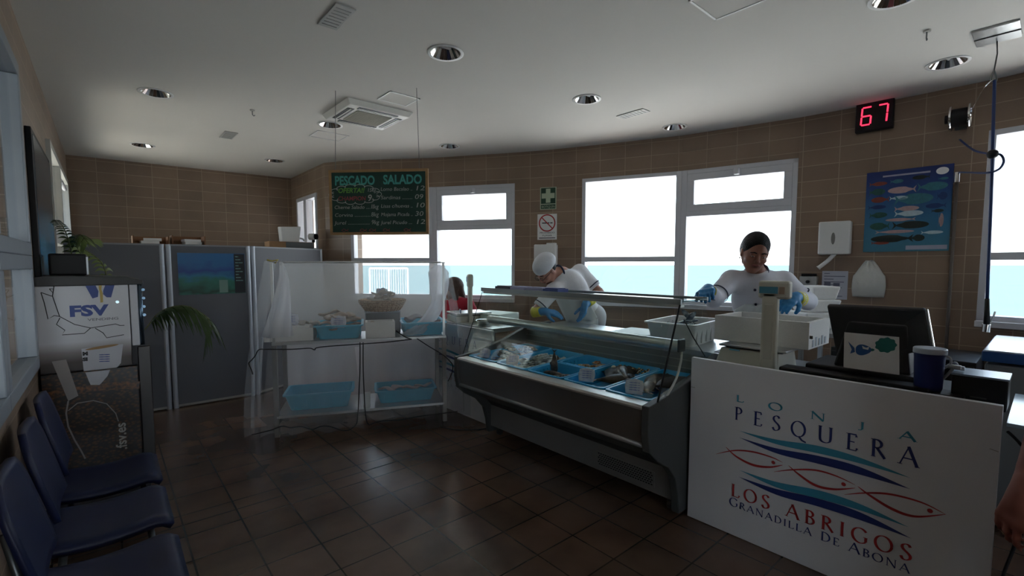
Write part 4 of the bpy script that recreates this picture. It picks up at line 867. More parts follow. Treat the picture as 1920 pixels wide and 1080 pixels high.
def crate(org, U, V, L_, W_, Hh, label, m, rim=.018, tap=.03, group=None, name='fish_crate', zt=0.0):
    """open tapered box: org = centre of base; U,V directions; zt slopes the base along V"""
    org = Vector(org); U = Vector(U).normalized(); V = Vector(V).normalized(); W = U.cross(V); W = W if W.z > 0 else -W
    t = thing(name, label, 'crate', org, 0, group); m_ = MB()
    def R(l, w, z, r=.03):
        out = []
        for sx, sy, a0 in ((1, 1, 0), (-1, 1, 90), (-1, -1, 180), (1, -1, 270)):
            for k in range(4): a = math.radians(a0+30*k); out.append(org+U*(sx*(l/2-r)+r*math.cos(a))+V*(sy*(w/2-r)+r*math.sin(a))+W*z)
        return out
    rings = [R(L_-2*tap-2*rim, W_-2*tap-2*rim, 0), R(L_-2*rim, W_-2*rim, Hh-.012), R(L_, W_, Hh-.012), R(L_, W_, Hh), R(L_-2*rim-.006, W_-2*rim-.006, Hh), R(L_-2*tap-2*rim-.01, W_-2*tap-2*rim-.01, .006)]
    vs = [p for r_ in rings for p in r_]; n = 16; m_.add(vs, [(i*n+k, i*n+(k+1) % n, (i+1)*n+(k+1) % n, (i+1)*n+k) for i in range(5) for k in range(n)]+[tuple(range(n))[::-1], tuple(range(5*n, 6*n))])
    m_.build('tub', m, t, 35)
    for sg in (-1, 1):
        h = MB(); c = org+U*sg*(L_/2-.012)+W*(Hh-.03)
        h.tube([c+V*-.06, c+V*-.055+W*.02+U*sg*.012, c+V*.055+W*.02+U*sg*.012, c+V*.06], .006, 6); h.build('handle', m, t, True)
    for sg in (-1, 1):
        for k in range(5):
            rb = MB(); q = (k-2)/2*(L_/2-.09); c = org+U*q+V*sg*(W_/2-rim-tap*.45)+W*(Hh*.45); rb.box(c, (.008, .012, Hh*.7), Matrix((U, V, W)).transposed()); rb.build('rib', m, t)
    return t
z1s = .864
# upper level
s0, _ = onst(544, 620, .12); w0 = onst(590, 620, .12)[0]-onst(499, 620, .12)[0]
def wbox(s_, t_, w, d, h, z, label, nm='polystyrene_box', lid=True, m=styro, fill=None):
    t = thing(nm, label, 'box', st(s_, t_, z)); mb = MB(); e = .018
    sbox(mb, s_-w/2, s_+w/2, t_-d/2, t_+d/2, z, z+.02); sbox(mb, s_-w/2, s_+w/2, t_-d/2, t_-d/2+e, z+.02, z+h); sbox(mb, s_-w/2, s_+w/2, t_+d/2-e, t_+d/2, z+.02, z+h); sbox(mb, s_-w/2, s_-w/2+e, t_-d/2+e, t_+d/2-e, z+.02, z+h); sbox(mb, s_+w/2-e, s_+w/2, t_-d/2+e, t_+d/2-e, z+.02, z+h); mb.build('box', m, t)
    if lid: l = MB(); sbox(l, s_-w/2+.02, s_+w/2-.03, t_-d/2+.01, t_+d/2-.02, z+h, z+h+.022); l.build('lid', m, t, bevel=.004)
    return t
wbox(s0, .2, w0, .32, .115, z1s, 'long white box with lid at the left end of the upper shelf')
salt = ramp_mat('salt_fish_skin', 'X', [(.3, (.26, .19, .13)), (.55, (.42, .34, .28)), (.75, (.60, .55, .50))], noise=1.0, nscale=14, scale=0, rough=.8, bump=.4)
bagm = net_mat('plastic_bag', .6, (.8, .8, .85)); lilac = mat('tag_card', (.55, .52, .62), .7, 0, 30, .1)
def chunk(p, L_, W_, Hh, rot, tilt, m, name, label, cat, group, sd=0, cup=0.0):
    """irregular split-fish slab"""
    rnd = random.Random(sd); M = Matrix.Rotation(rot, 3, 'Z') @ Matrix.Rotation(tilt, 3, 'X'); mb = MB(); pr = []; n = 14
    ph = [rnd.uniform(0, 6) for _ in range(3)]
    for i in range(9):
        u = i/8; w = W_/2*(math.sin(PI*(.08+.84*u))**.6)*(1+.15*math.sin(u*9+ph[0])); zz = Hh*.5*(.6+.4*math.sin(PI*u)); c = Vector(((u-.5)*L_, .01*math.sin(u*5+ph[1]), .012*math.sin(u*7+ph[2])))
        for k in range(n): a = 2*PI*k/n; pr.append(M @ (c+Vector((0, w*math.cos(a), zz*math.sin(a)+cup*math.cos(a)**2)))+Vector(p))
    mb.add(pr, [(i*n+k, i*n+(k+1) % n, (i+1)*n+(k+1) % n, (i+1)*n+k) for i in range(8) for k in range(n)]+[tuple(range(n))[::-1], tuple(range(8*n, 9*n))])
    return tag(mb.build(name, m, None, True), label, cat, group)
def tagcard(c, size, label, m=None, nrm=None, crumple=.01, sd=1):
    """wrinkled plastic bag with a price slip"""
    rnd = random.Random(sd); nrm = Vector(nrm or (-.75, -.5, .5)).normalized(); c = Vector(c); x = nrm.cross(Vector((0, 0, 1))).normalized(); y = x.cross(nrm); y = y if y.z > 0 else -y
    t = thing('price_slip', label, 'price tag', c); n = 9
    g_ = [[rnd.uniform(-crumple, crumple) for _ in range(n)] for _ in range(n)]
    def fn(u, v):
        i, j = int(round(u*(n-1))), int(round(v*(n-1))); rr_ = 1-.22*abs((u-.5)*(v-.5))*4*.6
        return c+x*(u-.5)*size*1.15*rr_+y*(v)*size*rr_+nrm*g_[i][j]
    MB().grid(fn, n, n).build('plastic_sleeve', m or mat('sleeve_white', (.52, .54, .62), .35, 0, 40, .25), t, True, solid=.003)
    k_ = MB()
    for r_ in range(4): P = [c+x*size*(-.32+.64*q/5)+y*size*(.25+.15*r_)+nrm*(crumple+.006) for q in range(6)]; ribbon(k_, P, [.006, .002, .007, .003, .006, .002], nrm)
    k_.build('ink_line', mat('ink_blue_faint', (.16, .18, .42), .6), t)
    return t
def fillchunks(fn, n, group, label, name='salted_fish_slab', m=None, L_=(.16, .24), W_=(.07, .10), cat='fish', seed=1, zj=0.0, tilt=.5, names=None):
    rnd = random.Random(seed)
    for k in range(n):
        p = fn(k, rnd); chunk(p, rnd.uniform(*L_), rnd.uniform(*W_), rnd.uniform(.022, .034), rnd.uniform(0, 6), rnd.uniform(-tilt, tilt), m or salt, name, label, cat, group, seed*100+k)
# crate with salted fish, upper left
s1 = onst(637, 610, .22)[0]; cL = crate(st(s1, .27, z1s), SN, SU, .50, .44, .13, 'blue crate of salted fish on the upper shelf, left of the basket', crate_blue2)
fillchunks(lambda k, r: st(s1+(-.10+.20*(k % 3)/2), .12+.10*(k//3), z1s+.095+.038*((k*7) % 4)+r.uniform(-.005, .01)), 12, 'salted fish in the left upper crate', 'split salted fish slab heaped in the blue crate left of the basket', seed=2)
tagcard(st(s1+.0, .02, z1s+.11), .12, 'white price bag hanging on the front of the left upper crate', nrm=-SN+Vector((0, 0, .5)), sd=4)
# grey crate with wicker basket
s2 = onst(718, 595, .33)[0]; t = thing('grey_storage_box', 'dark grey box carrying the wicker basket on the upper shelf', 'box', st(s2, .4, z1s)); sbox(m_ := MB(), s2-.17, s2+.17, .28, .53, z1s, 1.075); m_.build('box', mat('box_grey', (.15, .16, .17), .5), t, bevel=.01); sbox(m_ := MB(), s2-.175, s2+.175, .275, .535, 1.075, 1.09); m_.build('lid', mat('box_lid_grey', (.3, .32, .34), .4), t, bevel=.004)
bk = thing('wicker_basket', 'round wicker basket heaped with salted fish above the upper shelf', 'basket', st(s2, .38, 1.09))
wick = ramp_mat('wicker', 'Z', [(.35, (.26, .15, .075)), (.62, (.48, .33, .19))], noise=1, nscale=70, scale=0, rough=.7, bump=.5)
bc_ = st(s2, .36, 1.092); mb = MB(); pf = [(.001, .008), (.12, .008), (.155, .03)]
mb.lathe([(.001, .0), (.155, .0), (.185, .03), (.208, .07), (.224, .105), (.231, .11), (.222, .114), (.200, .075), (.17, .03), (.001, .014)], bc_, 40); mb.build('body', wick, bk, True)
for k in range(5): m_ = MB(); zz = .012+.020*k; rr_ = [.170, .187, .203, .216, .226][k]; m_.tube([bc_+Vector((rr_*math.cos(a), rr_*math.sin(a), zz)) for a in [2*PI*i/40 for i in range(40)]], .0075, 6, True); m_.build('woven_ring', wick, bk, True)
m_ = MB()
for i in range(28): a = 2*PI*i/28; m_.tube([bc_+Vector((r_*math.cos(a), r_*math.sin(a), z_)) for r_, z_ in ((.170, 0), (.196, .035), (.220, .08), (.232, .108))], .0035, 5)
m_.build('woven_stake', mat('wicker_dark', (.24, .13, .06), .7), bk)
fillchunks(lambda k, r: bc_+Vector((.09*math.cos(k*2.4)*(k % 3)/2, .09*math.sin(k*2.4)*(k % 3)/2, .10+.012*k)), 8, 'salted fish in the wicker basket', 'pale salted fish slab heaped in the wicker basket', seed=5, L_=(.15, .22), m=mat('salt_pale', (.42, .38, .33), .85, 0, 20, .2, .4, 60))
tagcard(bc_+Vector((-.02, -.03, .16)), .10, 'white price bag lying on the fish in the wicker basket', nrm=(-.3, -.6, .8), sd=9)
wbox(onst(713, 618, .07)[0], .12, .27, .2, .15, z1s, 'small open white box in front of the wicker basket', lid=False)
fillchunks(lambda k, r: st(onst(713, 618, .07)[0]+(-.07+.07*k), .12, z1s+.115), 3, 'grey fish in the small white box', 'grey dried fish piece in the small open white box', seed=6, L_=(.12, .16), W_=(.05, .07))
# right crate upper
s3 = onst(792, 605, .22)[0]; crate(st(s3, .27, z1s), SN, SU, .50, .44, .13, 'blue crate at the right end of the upper shelf under the knotted net', crate_blue2)
fillchunks(lambda k, r: st(s3+(-.10+.20*(k % 3)/2), .12+.10*(k//3), z1s+.07+.03*((k*5) % 4)), 9, 'salted fish in the right upper crate', 'grey salted fish slab in the blue crate at the right end of the upper shelf', seed=7, m=mat('salt_grey', (.30, .28, .29), .8, 0, 14, .3, .4, 50))
# fish and slip on the long box
fillchunks(lambda k, r: st(s0+.03+.09*k, .12, z1s+.155), 3, 'dried fish on the long white box', 'pale dried fish piece on the long white box lid', seed=8, L_=(.1, .15), W_=(.05, .07), m=mat('salt_pale'))
tagcard(st(s0+.02, .05, z1s+.145), .11, 'greyish price bag standing on the long white box', nrm=-SN+Vector((0, 0, .3)), sd=14)
# lower level
zl = .197
s4, s4w = onst(598, 750, .1)[0], .62; crate(st(s4, .28, zl), SU, SN, s4w, .40, .16, 'empty blue crate at the left of the lower shelf', crate_blue2, tap=.04)
s5 = onst(762, 742, .12)[0]; crate(st(s5, .28, zl), SU, SN, .60, .40, .13, 'blue crate with wrapped bundles at the right of the lower shelf', crate_blue2, tap=.035)
fillchunks(lambda k, r: st(s5-.18+.12*k, .24+.04*(k % 2), zl+.115), 4, 'wrapped fish in the lower right crate', 'wrapped pale fish bundle in the lower right blue crate', 'wrapped_bundle', seed=9, L_=(.18, .22), W_=(.11, .14), m=mat('wrapped_fish', (.45, .42, .42), .35, 0, 18, .35, .5, 40), tilt=.2)
sbox(m_ := MB(), onst(683, 780, .1)[0]-.005, onst(683, 780, .1)[0]+.06, .02, .5, zl, zl+.03); tag(m_.build('white_block', styro, None, bevel=.004), 'white slab between the two crates on the lower shelf', 'slab')
# white chest behind the stand
p = st(1.32, 1.0, 0); t = thing('white_chest', 'white chest seen through the net behind the stand, lower right', 'chest', p)
m_ = MB(); sbox(m_, 1.02, 1.45, .70, 1.2, 0.02, .74); m_.build('body', mat('chest_white', (.6, .62, .68), .5), t, bevel=.012); m_ = MB(); sbox(m_, 1.01, 1.46, .69, 1.21, .745, .80); m_.build('lid', mat('chest_white'), t, bevel=.01)

# ================================================================== FISH COUNTER
Y0, Y1 = 1.42, 3.34       # near and far end
fc = thing('fish_display_counter', 'long refrigerated stainless fish counter with sloping glass front and blue crates', 'display counter', (2.9, 2.38, 0))
def profile(mb, pts2, y0, y1): mb.prism([(x, y0, z) for x, z in pts2], (0, y1-y0, 0))
yi0, yi1 = Y0+.05, Y1-.05
m_ = MB(); profile(m_, [(2.62, .10), (3.35, .10), (3.35, .93), (3.06, .93), (3.04, .70), (2.30, .66), (2.27, .53), (2.30, .50), (2.55, .34), (2.60, .28)], yi0, yi1); m_.build('cabinet', mat('counter_steel', (.13, .13, .125), .36, .75, 2, .12, .03, 30), fc, bevel=.004)
m_ = MB(); m_.add([(2.262, yi0, .525), (2.262, yi1, .525), (2.245, yi1, .735), (2.245, yi0, .735), (2.30, yi0, .525), (2.30, yi1, .525), (2.30, yi1, .735), (2.30, yi0, .735)], [(0, 1, 2, 3), (4, 7, 6, 5), (0, 4, 5, 1), (2, 6, 7, 3), (0, 3, 7, 4), (1, 5, 6, 2)]); m_.build('front_panel', mat('counter_front', (.27, .26, .25), .28, .85, 2, .12), fc)
m_ = MB(); m_.tube([(2.265, yi0-.02, .525), (2.265, yi1+.02, .525)], .016, 10); m_.build('bumper_rail', mat('bumper_steel', (.38, .38, .37), .35, .8), fc, True)
m_ = MB(); profile(m_, [(2.235, .738), (2.335, .752), (2.335, .766), (2.240, .764), (2.228, .752)], yi0, yi1); m_.build('front_ledge', mat('ledge_steel', (.55, .53, .50), .35, .5), fc, bevel=.003)
m_ = MB(); m_.bb((2.597, yi0, .09), (2.612, yi1, .30)); m_.build('kick_panel', mat('kick_steel', (.24, .24, .235), .4, .5), fc)
# punched grille in the lower front near the close end
m_ = MB(); gy0, gy1, gz0, gz1 = 1.62, 2.06, .14, .215
for i in range(22):
    for j in range(6): y = gy0+(gy1-gy0)*(i+.5*(j % 2)*.9)/22; z = gz0+(gz1-gz0)*j/5; m_.box((2.5955, y, z), (.004, .013, .008))
tag(m_.build('grille_slots', black_pl, fc), kind='stuff')
m_ = MB(); m_.bb((2.594, gy0-.02, gz0-.014), (2.5972, gy1+.02, gz1+.014)); m_.build('grille_plate', mat('kick_steel'), fc)
m_ = MB()
for k in range(26): y = 1.6+.55*k/26; m_.box((2.575-.0, y, .322), (.05, .012, .004), Matrix.Rotation(.9, 3, 'Y'))
tag(m_.build('vent_slots', black_pl, fc), kind='stuff')
# end panels with curved front
def endpanel(y0, y1):
    P = [(2.235, .765), (2.23, .60), (2.25, .50), (2.33, .43), (2.45, .36), (2.53, .27), (2.565, .15), (2.58, .03), (2.70, .03), (2.72, .10), (3.30, .10), (3.32, .03), (3.38, .03), (3.38, .99), (3.08, .97), (2.75, .86), (2.40, .79)]
    m_ = MB(); profile(m_, P, y0, y1); return m_.build('end_panel', mat('end_grey', (.055, .06, .06), .5), fc, bevel=.006)
endpanel(Y0, Y0+.05); endpanel(Y1-.05, Y1)
for y in (Y0+.1, Y1-.1):
    for x in (2.66, 3.28): c = MB(); c.cyl((x, y-.012, .03), (x, y+.012, .03), .03, n=16); c.bb((x-.02, y-.02, .05), (x+.02, y+.02, .10)); c.build('castor', mat('castor_dark', (.05, .05, .05), .4, .3), fc)
# deck, back wall, worktop
m_ = MB(); profile(m_, [(2.325, .664), (3.03, .695), (3.03, .702), (2.325, .671)], yi0, yi1); m_.build('deck', steel_dk, fc)
m_ = MB(); profile(m_, [(3.03, .70), (3.07, .70), (3.07, .93), (3.05, .93)], yi0, yi1); m_.build('back_wall', mat('back_steel', (.24, .26, .25), .3, .8), fc)
for z in (.775, .83, .885): m_ = MB(); xx = 3.03+.02*(z-.7)/.23; m_.bb((xx-.006, yi0, z-.003), (xx+.004, yi1, z+.003)); m_.build('back_groove', mat('groove_lt', (.4, .41, .38), .3, .7), fc)
m_ = MB(); m_.bb((3.04, Y0, .93), (3.62, Y1, .965)); m_.build('worktop', steel, fc, bevel=.003)
m_ = MB(); m_.bb((3.40, Y0+.02, 0), (3.43, Y1-.02, .93)); m_.build('rear_panel', steel_dk, fc)
# glass
m_ = MB(); m_.add([(2.325, yi0, .768), (2.325, yi1, .768), (2.55, yi1, 1.325), (2.55, yi0, 1.325), (2.331, yi0, .768), (2.331, yi1, .768), (2.556, yi1, 1.325), (2.556, yi0, 1.325)], [(0, 1, 2, 3), (4, 7, 6, 5), (0, 4, 5, 1), (2, 6, 7, 3), (0, 3, 7, 4), (1, 5, 6, 2)]); m_.build('front_glass', glass, fc)
m_ = MB(); m_.bb((2.54, Y0, 1.33), (2.86, Y1, 1.34)); m_.build('top_shelf_glass', clear_mat('shelf_glass', (.62, .74, .72), .3), fc)
m_ = MB(); m_.bb((2.532, Y0-.005, 1.318), (2.545, Y1+.005, 1.350)); m_.build('shelf_edge', mat('shelf_edge', (.30, .33, .33), .35, .6), fc)
m_ = MB(); m_.bb((2.545, Y0+.01, 1.30), (2.60, Y1-.01, 1.318)); m_.build('shelf_underside_bar', mat('shelf_bar', (.5, .5, .47), .4, .4), fc)
m_ = MB(); m_.bb((2.86, Y0, 1.325), (2.875, Y1, 1.348)); m_.build('shelf_back_edge', mat('shelf_edge'), fc)
for y in (Y0+.005, Y1-.013):
    m_ = MB(); m_.prism([(2.33, y, .79), (2.555, y, 1.33), (2.84, y, 1.33), (3.0, y, .97), (2.75, y, .87), (2.4, y, .80)], (0, .008, 0)); m_.build('side_glass', glass, fc)
m_ = MB(); m_.tube([(2.322, Y0+.004, .775), (2.545, Y0+.004, 1.33)], .006, 6); m_.build('glass_edge', black_pl, fc)
m_ = MB(); m_.tube([(2.322, Y1-.008, .775), (2.545, Y1-.008, 1.33)], .003, 6); m_.build('glass_edge', black_pl, fc)
m_ = MB(); m_.tube([(2.60, Y0+.03, 1.065), (2.60, Y1-.03, 1.065)], .033, 16); m_.build('light_tube', mat('satin_tube', (.62, .64, .62), .28, .6), fc, 40)
m_ = MB(); m_.bb((2.565, Y0+.015, 1.028), (2.637, Y0+.03, 1.104)); m_.build('tube_cap', grey_dk, fc, bevel=.004)
m_ = MB(); m_.tube(catmull([(2.60, Y0+.02, 1.03), (2.585, Y0+.015, .97), (2.53, Y0+.01, .88), (2.44, Y0+.01, .80), (2.41, Y0+.01, .78)], 6), .007, 8); m_.build('support_arm', mat('arm_grey', (.42, .42, .4), .4), fc, True)
m_ = MB(); m_.tube([DP(1283, 600, 2.95), DP(1300, 633, 3.0), DP(1322, 668, 3.05)], .004, 6); m_.build('stay_cord', black_rub, fc)
# things on the glass shelf
random.seed(11)
pk = [mat('pack_blue', (.06, .10, .32), .4), mat('pack_lilac', (.40, .42, .62), .4), mat('pack_dark', (.05, .05, .08), .4)]
for k, (ya, yb, c, lb) in enumerate(((3.18, 2.99, 2, 'dark flat pack at the far end of the glass shelf'), (2.98, 2.80, 1, 'pale lilac flat pack on the glass shelf beside the dark pack'), (2.79, 2.60, 1, 'pale lilac flat pack on the glass shelf nearest the blue one'), (2.59, 2.43, 0, 'blue flat pack on the glass shelf under the bending worker'))):
    m_ = MB(); m_.bb((2.56, yb, 1.341), (2.68, ya, 1.368)); m_.bb((2.57, yb+.01, 1.368), (2.66, ya-.015, 1.374)); tag(m_.build('flat_pack', pk[c], None, bevel=.004), lb, 'pack')

# crates on the sloping deck
SLP = Vector((.70, 0, .031)).normalized(); YV = Vector((0, 1, 0))
cb1 = crate_blue
def deck(x): return .672+(x-2.325)*.031/.705
def dcrate(x0, x1, y0, y1, label): return crate(((x0+x1)/2, (y0+y1)/2, deck((x0+x1)/2)+.003), SLP, YV, x1-x0, y1-y0, .098, label, cb1, rim=.014, tap=.02, name='fish_crate')
dcrate(2.335, 3.02, 2.905, 3.275, 'blue crate of small silver fish at the far end of the counter')
dcrate(2.335, 3.02, 2.54, 2.895, 'second blue crate from the far end, pale slim fish on ice')
dcrate(2.335, 2.665, 2.175, 2.53, 'small blue crate at the front of the counter with a raised fish tail')
dcrate(2.675, 3.02, 2.175, 2.53, 'small blue crate at the back of the counter with orange shellfish')
dcrate(2.335, 3.02, 1.82, 2.165, 'blue crate with big dark fish and speckled shellfish behind')
dcrate(2.335, 3.02, 1.475, 1.81, 'blue crate of dark fish nearest the white sign')
def fish(p, head, L_, H_, W_, m, label, group, name='fish', cat='fish', up=None, bend=0.0, tail=True):
    """side-lying fish: lofted body, forked tail, fins, eye"""
    head = Vector(head).normalized(); up = Vector(up or (0, 0, 1)); side = up.cross(head).normalized(); up = head.cross(side); p = Vector(p)
    t = MB(); n = 12; pr = [(0, .05), (.06, .42), (.16, .78), (.32, 1.0), (.5, .92), (.68, .62), (.82, .30), (.90, .16)]; vs = []
    def C(u): return p+head*(.5-u)*L_+side*bend*L_*math.sin(PI*u)
    for u, w in pr:
        for k in range(n): a = 2*PI*k/n; vs.append(C(u)+side*H_/2*w*math.cos(a)+up*W_/2*w*math.sin(a))
    t.add(vs, [(i*n+k, i*n+(k+1) % n, (i+1)*n+(k+1) % n, (i+1)*n+k) for i in range(len(pr)-1) for k in range(n)]+[tuple(range(n))[::-1], tuple(range((len(pr)-1)*n, len(pr)*n))])
    if tail:
        c0 = C(.89); e1 = C(1.02)+side*H_*.42; e2 = C(1.02)-side*H_*.42; md = C(.955); th = up*W_*.04
        for a, b in ((e1, md), (md, e2)): t.add([c0+th, a+th*.3, b+th*.3, c0-th, a-th*.3, b-th*.3], [(0, 1, 2), (3, 5, 4), (0, 3, 4, 1), (1, 4, 5, 2), (2, 5, 3, 0)])
        for u0, sg in ((.38, 1), (.62, -1)):
            a, b, c = C(u0)+side*sg*H_*.46, C(u0+.2)+side*sg*H_*.34, C(u0+.12)+side*sg*H_*.68; t.add([a+th, b+th, c, a-th, b-th], [(0, 1, 2), (3, 2, 4), (0, 2, 3), (1, 4, 2)])
    e = C(.075)+up*W_*.16+side*H_*.06; t.ell(e, (H_*.06, H_*.06, H_*.05), 6, 4)
    return tag(t.build(name, m, None, True), label, cat, group)
def fishmat(name, c1, c2, c3, sc=9, sp_=.35): return ramp_mat(name, 'X', [(.38, c1), (.5, c2), (.62, c3)], noise=1, nscale=sc, scale=0, rough=.42, spec=sp_)
silver = fishmat('fish_silver', (.03, .035, .04), (.22, .23, .22), (.50, .50, .44), 26)
silver2 = fishmat('fish_pale', (.05, .06, .06), (.42, .44, .40), (.62, .64, .58), 22)
darkf = fishmat('fish_dark', (.012, .010, .009), (.03, .024, .019), (.055, .043, .035), 14, .12)
brownf = fishmat('fish_brown', (.02, .014, .01), (.08, .055, .04), (.22, .16, .12), 18)
rnd = random.Random(21)
for k in range(30):
    x = 2.42+.54*((k*7) % 30)/30; y = 2.97+.24*((k*5) % 11)/10; z = deck(x)+.060+.012*(k//6)
    fish((x, y, z), (rnd.uniform(-.35, .35), rnd.choice([1, -1]), 0), rnd.uniform(.16, .20), .044, .028, silver, 'small silver and dark fish heaped in the farthest counter crate', 'silver fish in the farthest crate', bend=rnd.uniform(-.06, .06))
m_ = MB(); m_.bb((2.38, 2.58, deck(2.4)+.02), (2.97, 2.86, deck(2.4)+.03)); m_.grid(lambda u, v: (2.38+.6*u, 2.575+.29*v, deck(2.38+.6*u)+.045+.012*math.sin(u*23)*math.sin(v*19)), 26, 16); tag(m_.build('crushed_ice', mat('ice', (.62, .68, .64), .3, 0, 60, .1, .6, 120), None, True), 'crushed ice in the second counter crate', 'ice', kind='stuff')
for k in range(14):
    x = 2.46+.30*((k*3) % 14)/14; y = 2.62+.19*((k*4) % 14)/13; z = deck(x)+.076+.012*(k//4)
    fish((x, y, z), (1, rnd.uniform(-.5, .3), 0), rnd.uniform(.20, .25), .036, .022, silver2, 'slim pale fish with dark back lying on ice in the second crate', 'slim pale fish on ice', bend=rnd.uniform(-.05, .05))
fish((2.52, 2.40, deck(2.52)+.055), (-.3, 1, 0), .22, .07, .05, brownf, 'brown fish lying flat in the small front crate', None, bend=.1)
fish((2.47, 2.30, deck(2.5)+.055), (.6, -.7, 0), .24, .075, .05, fishmat('fish_mott', (.03, .025, .02), (.3, .28, .25), (.10, .07, .05), 30), 'mottled pale fish beside the brown one in the small front crate', None)
fish((2.56, 2.46, deck(2.5)+.12), (.05, .05, -1), .22, .06, .04, brownf, 'fish standing with its tail raised in the small front crate', None, up=(1, .3, 0))
for k in range(20):
    a = k*2.4; r_ = .10*math.sqrt(k/20); x, y = 2.84+r_*1.1*math.cos(a), 2.35+r_*math.sin(a); P = [(x+.03*math.cos(a+q), y+.03*math.sin(a+q), deck(x)+.035+.012*((k*3) % 4)+.004*q) for q in (0, .6, 1.2, 1.8, 2.4)]
    m_ = MB(); m_.tube(P, [.004, .009, .010, .008, .002], 7); m_.ell(Vector(P[1])+Vector((0, 0, .003)), (.012, .010, .009), 8, 5); tag(m_.build('shrimp', fishmat('shrimp_orange', (.45, .15, .04), (.55, .36, .14), (.66, .56, .42), 40), None, True), 'small orange shellfish heaped in the back half crate', 'shellfish', 'orange shellfish in the back half crate')
for k in range(26):
    u = k/25; x = 2.955-.02*(k % 2)-.03*math.sin(u*3); y = 1.86+.27*u+.004*(k % 3); z = deck(x)+.062+.014*(k % 3)
    m_ = MB(); M = Euler((rnd.uniform(-.6, .6), rnd.uniform(-.6, .6), rnd.uniform(0, 3))).to_matrix(); m_.ell((x, y, z), (.015, .012, .008), 10, 6, M); tag(m_.build('clam', fishmat('clam_speckle', (.04, .03, .02), (.22, .15, .06), (.62, .50, .26), 90), None, True), 'speckled small shellfish along the back of the big dark fish crate', 'shellfish', 'speckled shellfish in the big dark crate')
for k, (x, y, hd, L_, H_, lb) in enumerate(((2.78, 2.00, (1, .25, 0), .46, .22, 'largest dark fish across the crate behind the round price slip'), (2.60, 1.93, (1, -.5, 0), .34, .13, 'long dark fish with pale mouth in front in the big crate'), (2.70, 1.90, (.8, .7, 0), .36, .08, 'brown slender fish lying across the dark ones in the big crate'))):
    fish((x, y, deck(x)+.075+.018*k), hd, L_, H_, .07, (darkf, darkf, brownf)[k], lb, None, bend=.08*(-1)**k)
m_ = MB(); m_.ell((2.74, 2.04, deck(2.74)+.125), (.022, .018, .012), 10, 6, rotz(.5)); tag(m_.build('white_shell', mat('shell_white', (.6, .6, .55), .5), None, True), 'white shell-like piece on top of the dark fish', 'shell')
for k, (x, y, hd, L_, H_, m, lb) in enumerate(((2.80, 1.70, (1, .2, 0), .44, .19, darkf, 'dark fish at the back of the crate nearest the white sign'), (2.76, 1.58, (1, -.1, 0), .42, .16, darkf, 'dark fish beside the near end glass'), (2.52, 1.60, (1, .5, 0), .26, .08, brownf, 'brownish fish lying in front of the darker ones near the white sign'))):
    fish((x, y, deck(x)+.072+.018*k), hd, L_, H_, .06, m, lb, None, bend=.06)
nr = (-.75, -.45, .48)
tagcard((2.40, 3.13, deck(2.4)+.09), .085, 'lilac crumpled price slip at the front of the farthest crate', lilac, nr, .008, 31)
tagcard((2.39, 2.76, deck(2.4)+.09), .09, 'pinkish crumpled price slip at the front of the second crate', mat('slip_pink', (.50, .44, .48), .5, 0, 30, .15), nr, .010, 32)
tagcard((2.43, 2.035, deck(2.4)+.085), .10, 'white hexagonal price slip standing in the big dark fish crate', None, nr, .005, 33)
tagcard((2.41, 1.64, deck(2.4)+.085), .10, 'white hexagonal price slip standing in the crate by the near end glass', None, nr, .005, 34)
# wood piece by the slip near the end
# white tub with fish, cutting board on the worktop
cu_ = Vector((math.cos(.12), math.sin(.12), 0)); cv_ = Vector((-cu_.y, cu_.x, 0))
p_ = Vector((3.33, 1.83, .967)); crate(p_, cu_, cv_, .56, .40, .165, 'white plastic tub with fish on the worktop between both workers', white_pl, rim=.016, tap=.03, name='white_tub')
for k in range(6): fish(p_+Vector((.06*(k-3)*.5+.08, .02*(k % 3), .115+.012*k)), (rnd.uniform(-.4, .4), rnd.uniform(-1, 1), .9 if k > 3 else .1), .16, .045, .025, fishmat('fish_blue', (.03, .05, .09), (.12, .17, .22), (.35, .4, .42), 22), 'blue-grey fish in the white tub on the worktop', 'fish in the white tub', up=(1, 0, 0) if k > 3 else None)
m_ = MB(); m_.box((3.40, 2.28, .981), (.36, .34, .022), rotz(.1)); tag(m_.build('cutting_board', mat('board_white', (.66, .70, .66), .5), None, bevel=.006), 'white cutting board on the worktop left of the white tub', 'cutting board')

# ================================================================== SIGN DESK
SX = 2.65
dk = thing('cash_desk', 'dark cash desk standing behind the white sign panel', 'desk', (3.0, .75, 0))
m_ = MB(); m_.bb((SX+.04, .12, .905), (3.38, 1.395, .935)); m_.build('desk_top', mat('desk_dark', (.03, .032, .035), .4), dk, bevel=.003)
for y in (.14, 1.36): m_ = MB(); m_.bb((SX+.06, y, 0), (3.35, y+.03, .905)); m_.build('side_panel', mat('desk_side', (.06, .06, .065), .5), dk)
m_ = MB(); m_.bb((3.30, .17, .1), (3.33, 1.36, .905)); m_.build('back_panel', mat('desk_side'), dk)
def sign(x, y0, y1, z1, label, full=True):
    t = thing('sign_panel', label, 'sign', (x, (y0+y1)/2, 0)); m_ = MB(); m_.bb((x, y0, .004), (x+.03, y1, z1)); m_.build('panel', mat('sign_white', (.68, .69, .73), .45, 0, 3, .03), t, bevel=.002)
    return t
sg = sign(SX, .10, 1.402, .995, 'large white sign panel with blue and red lettering and fish, at right')
NX = (-1, 0, 0); XD = Vector((0, -1, 0)); UP = Vector((0, 0, 1))
def sp(a, b_): return XP(1280+a/2.572, 660+b_/2.572, SX-.0025)
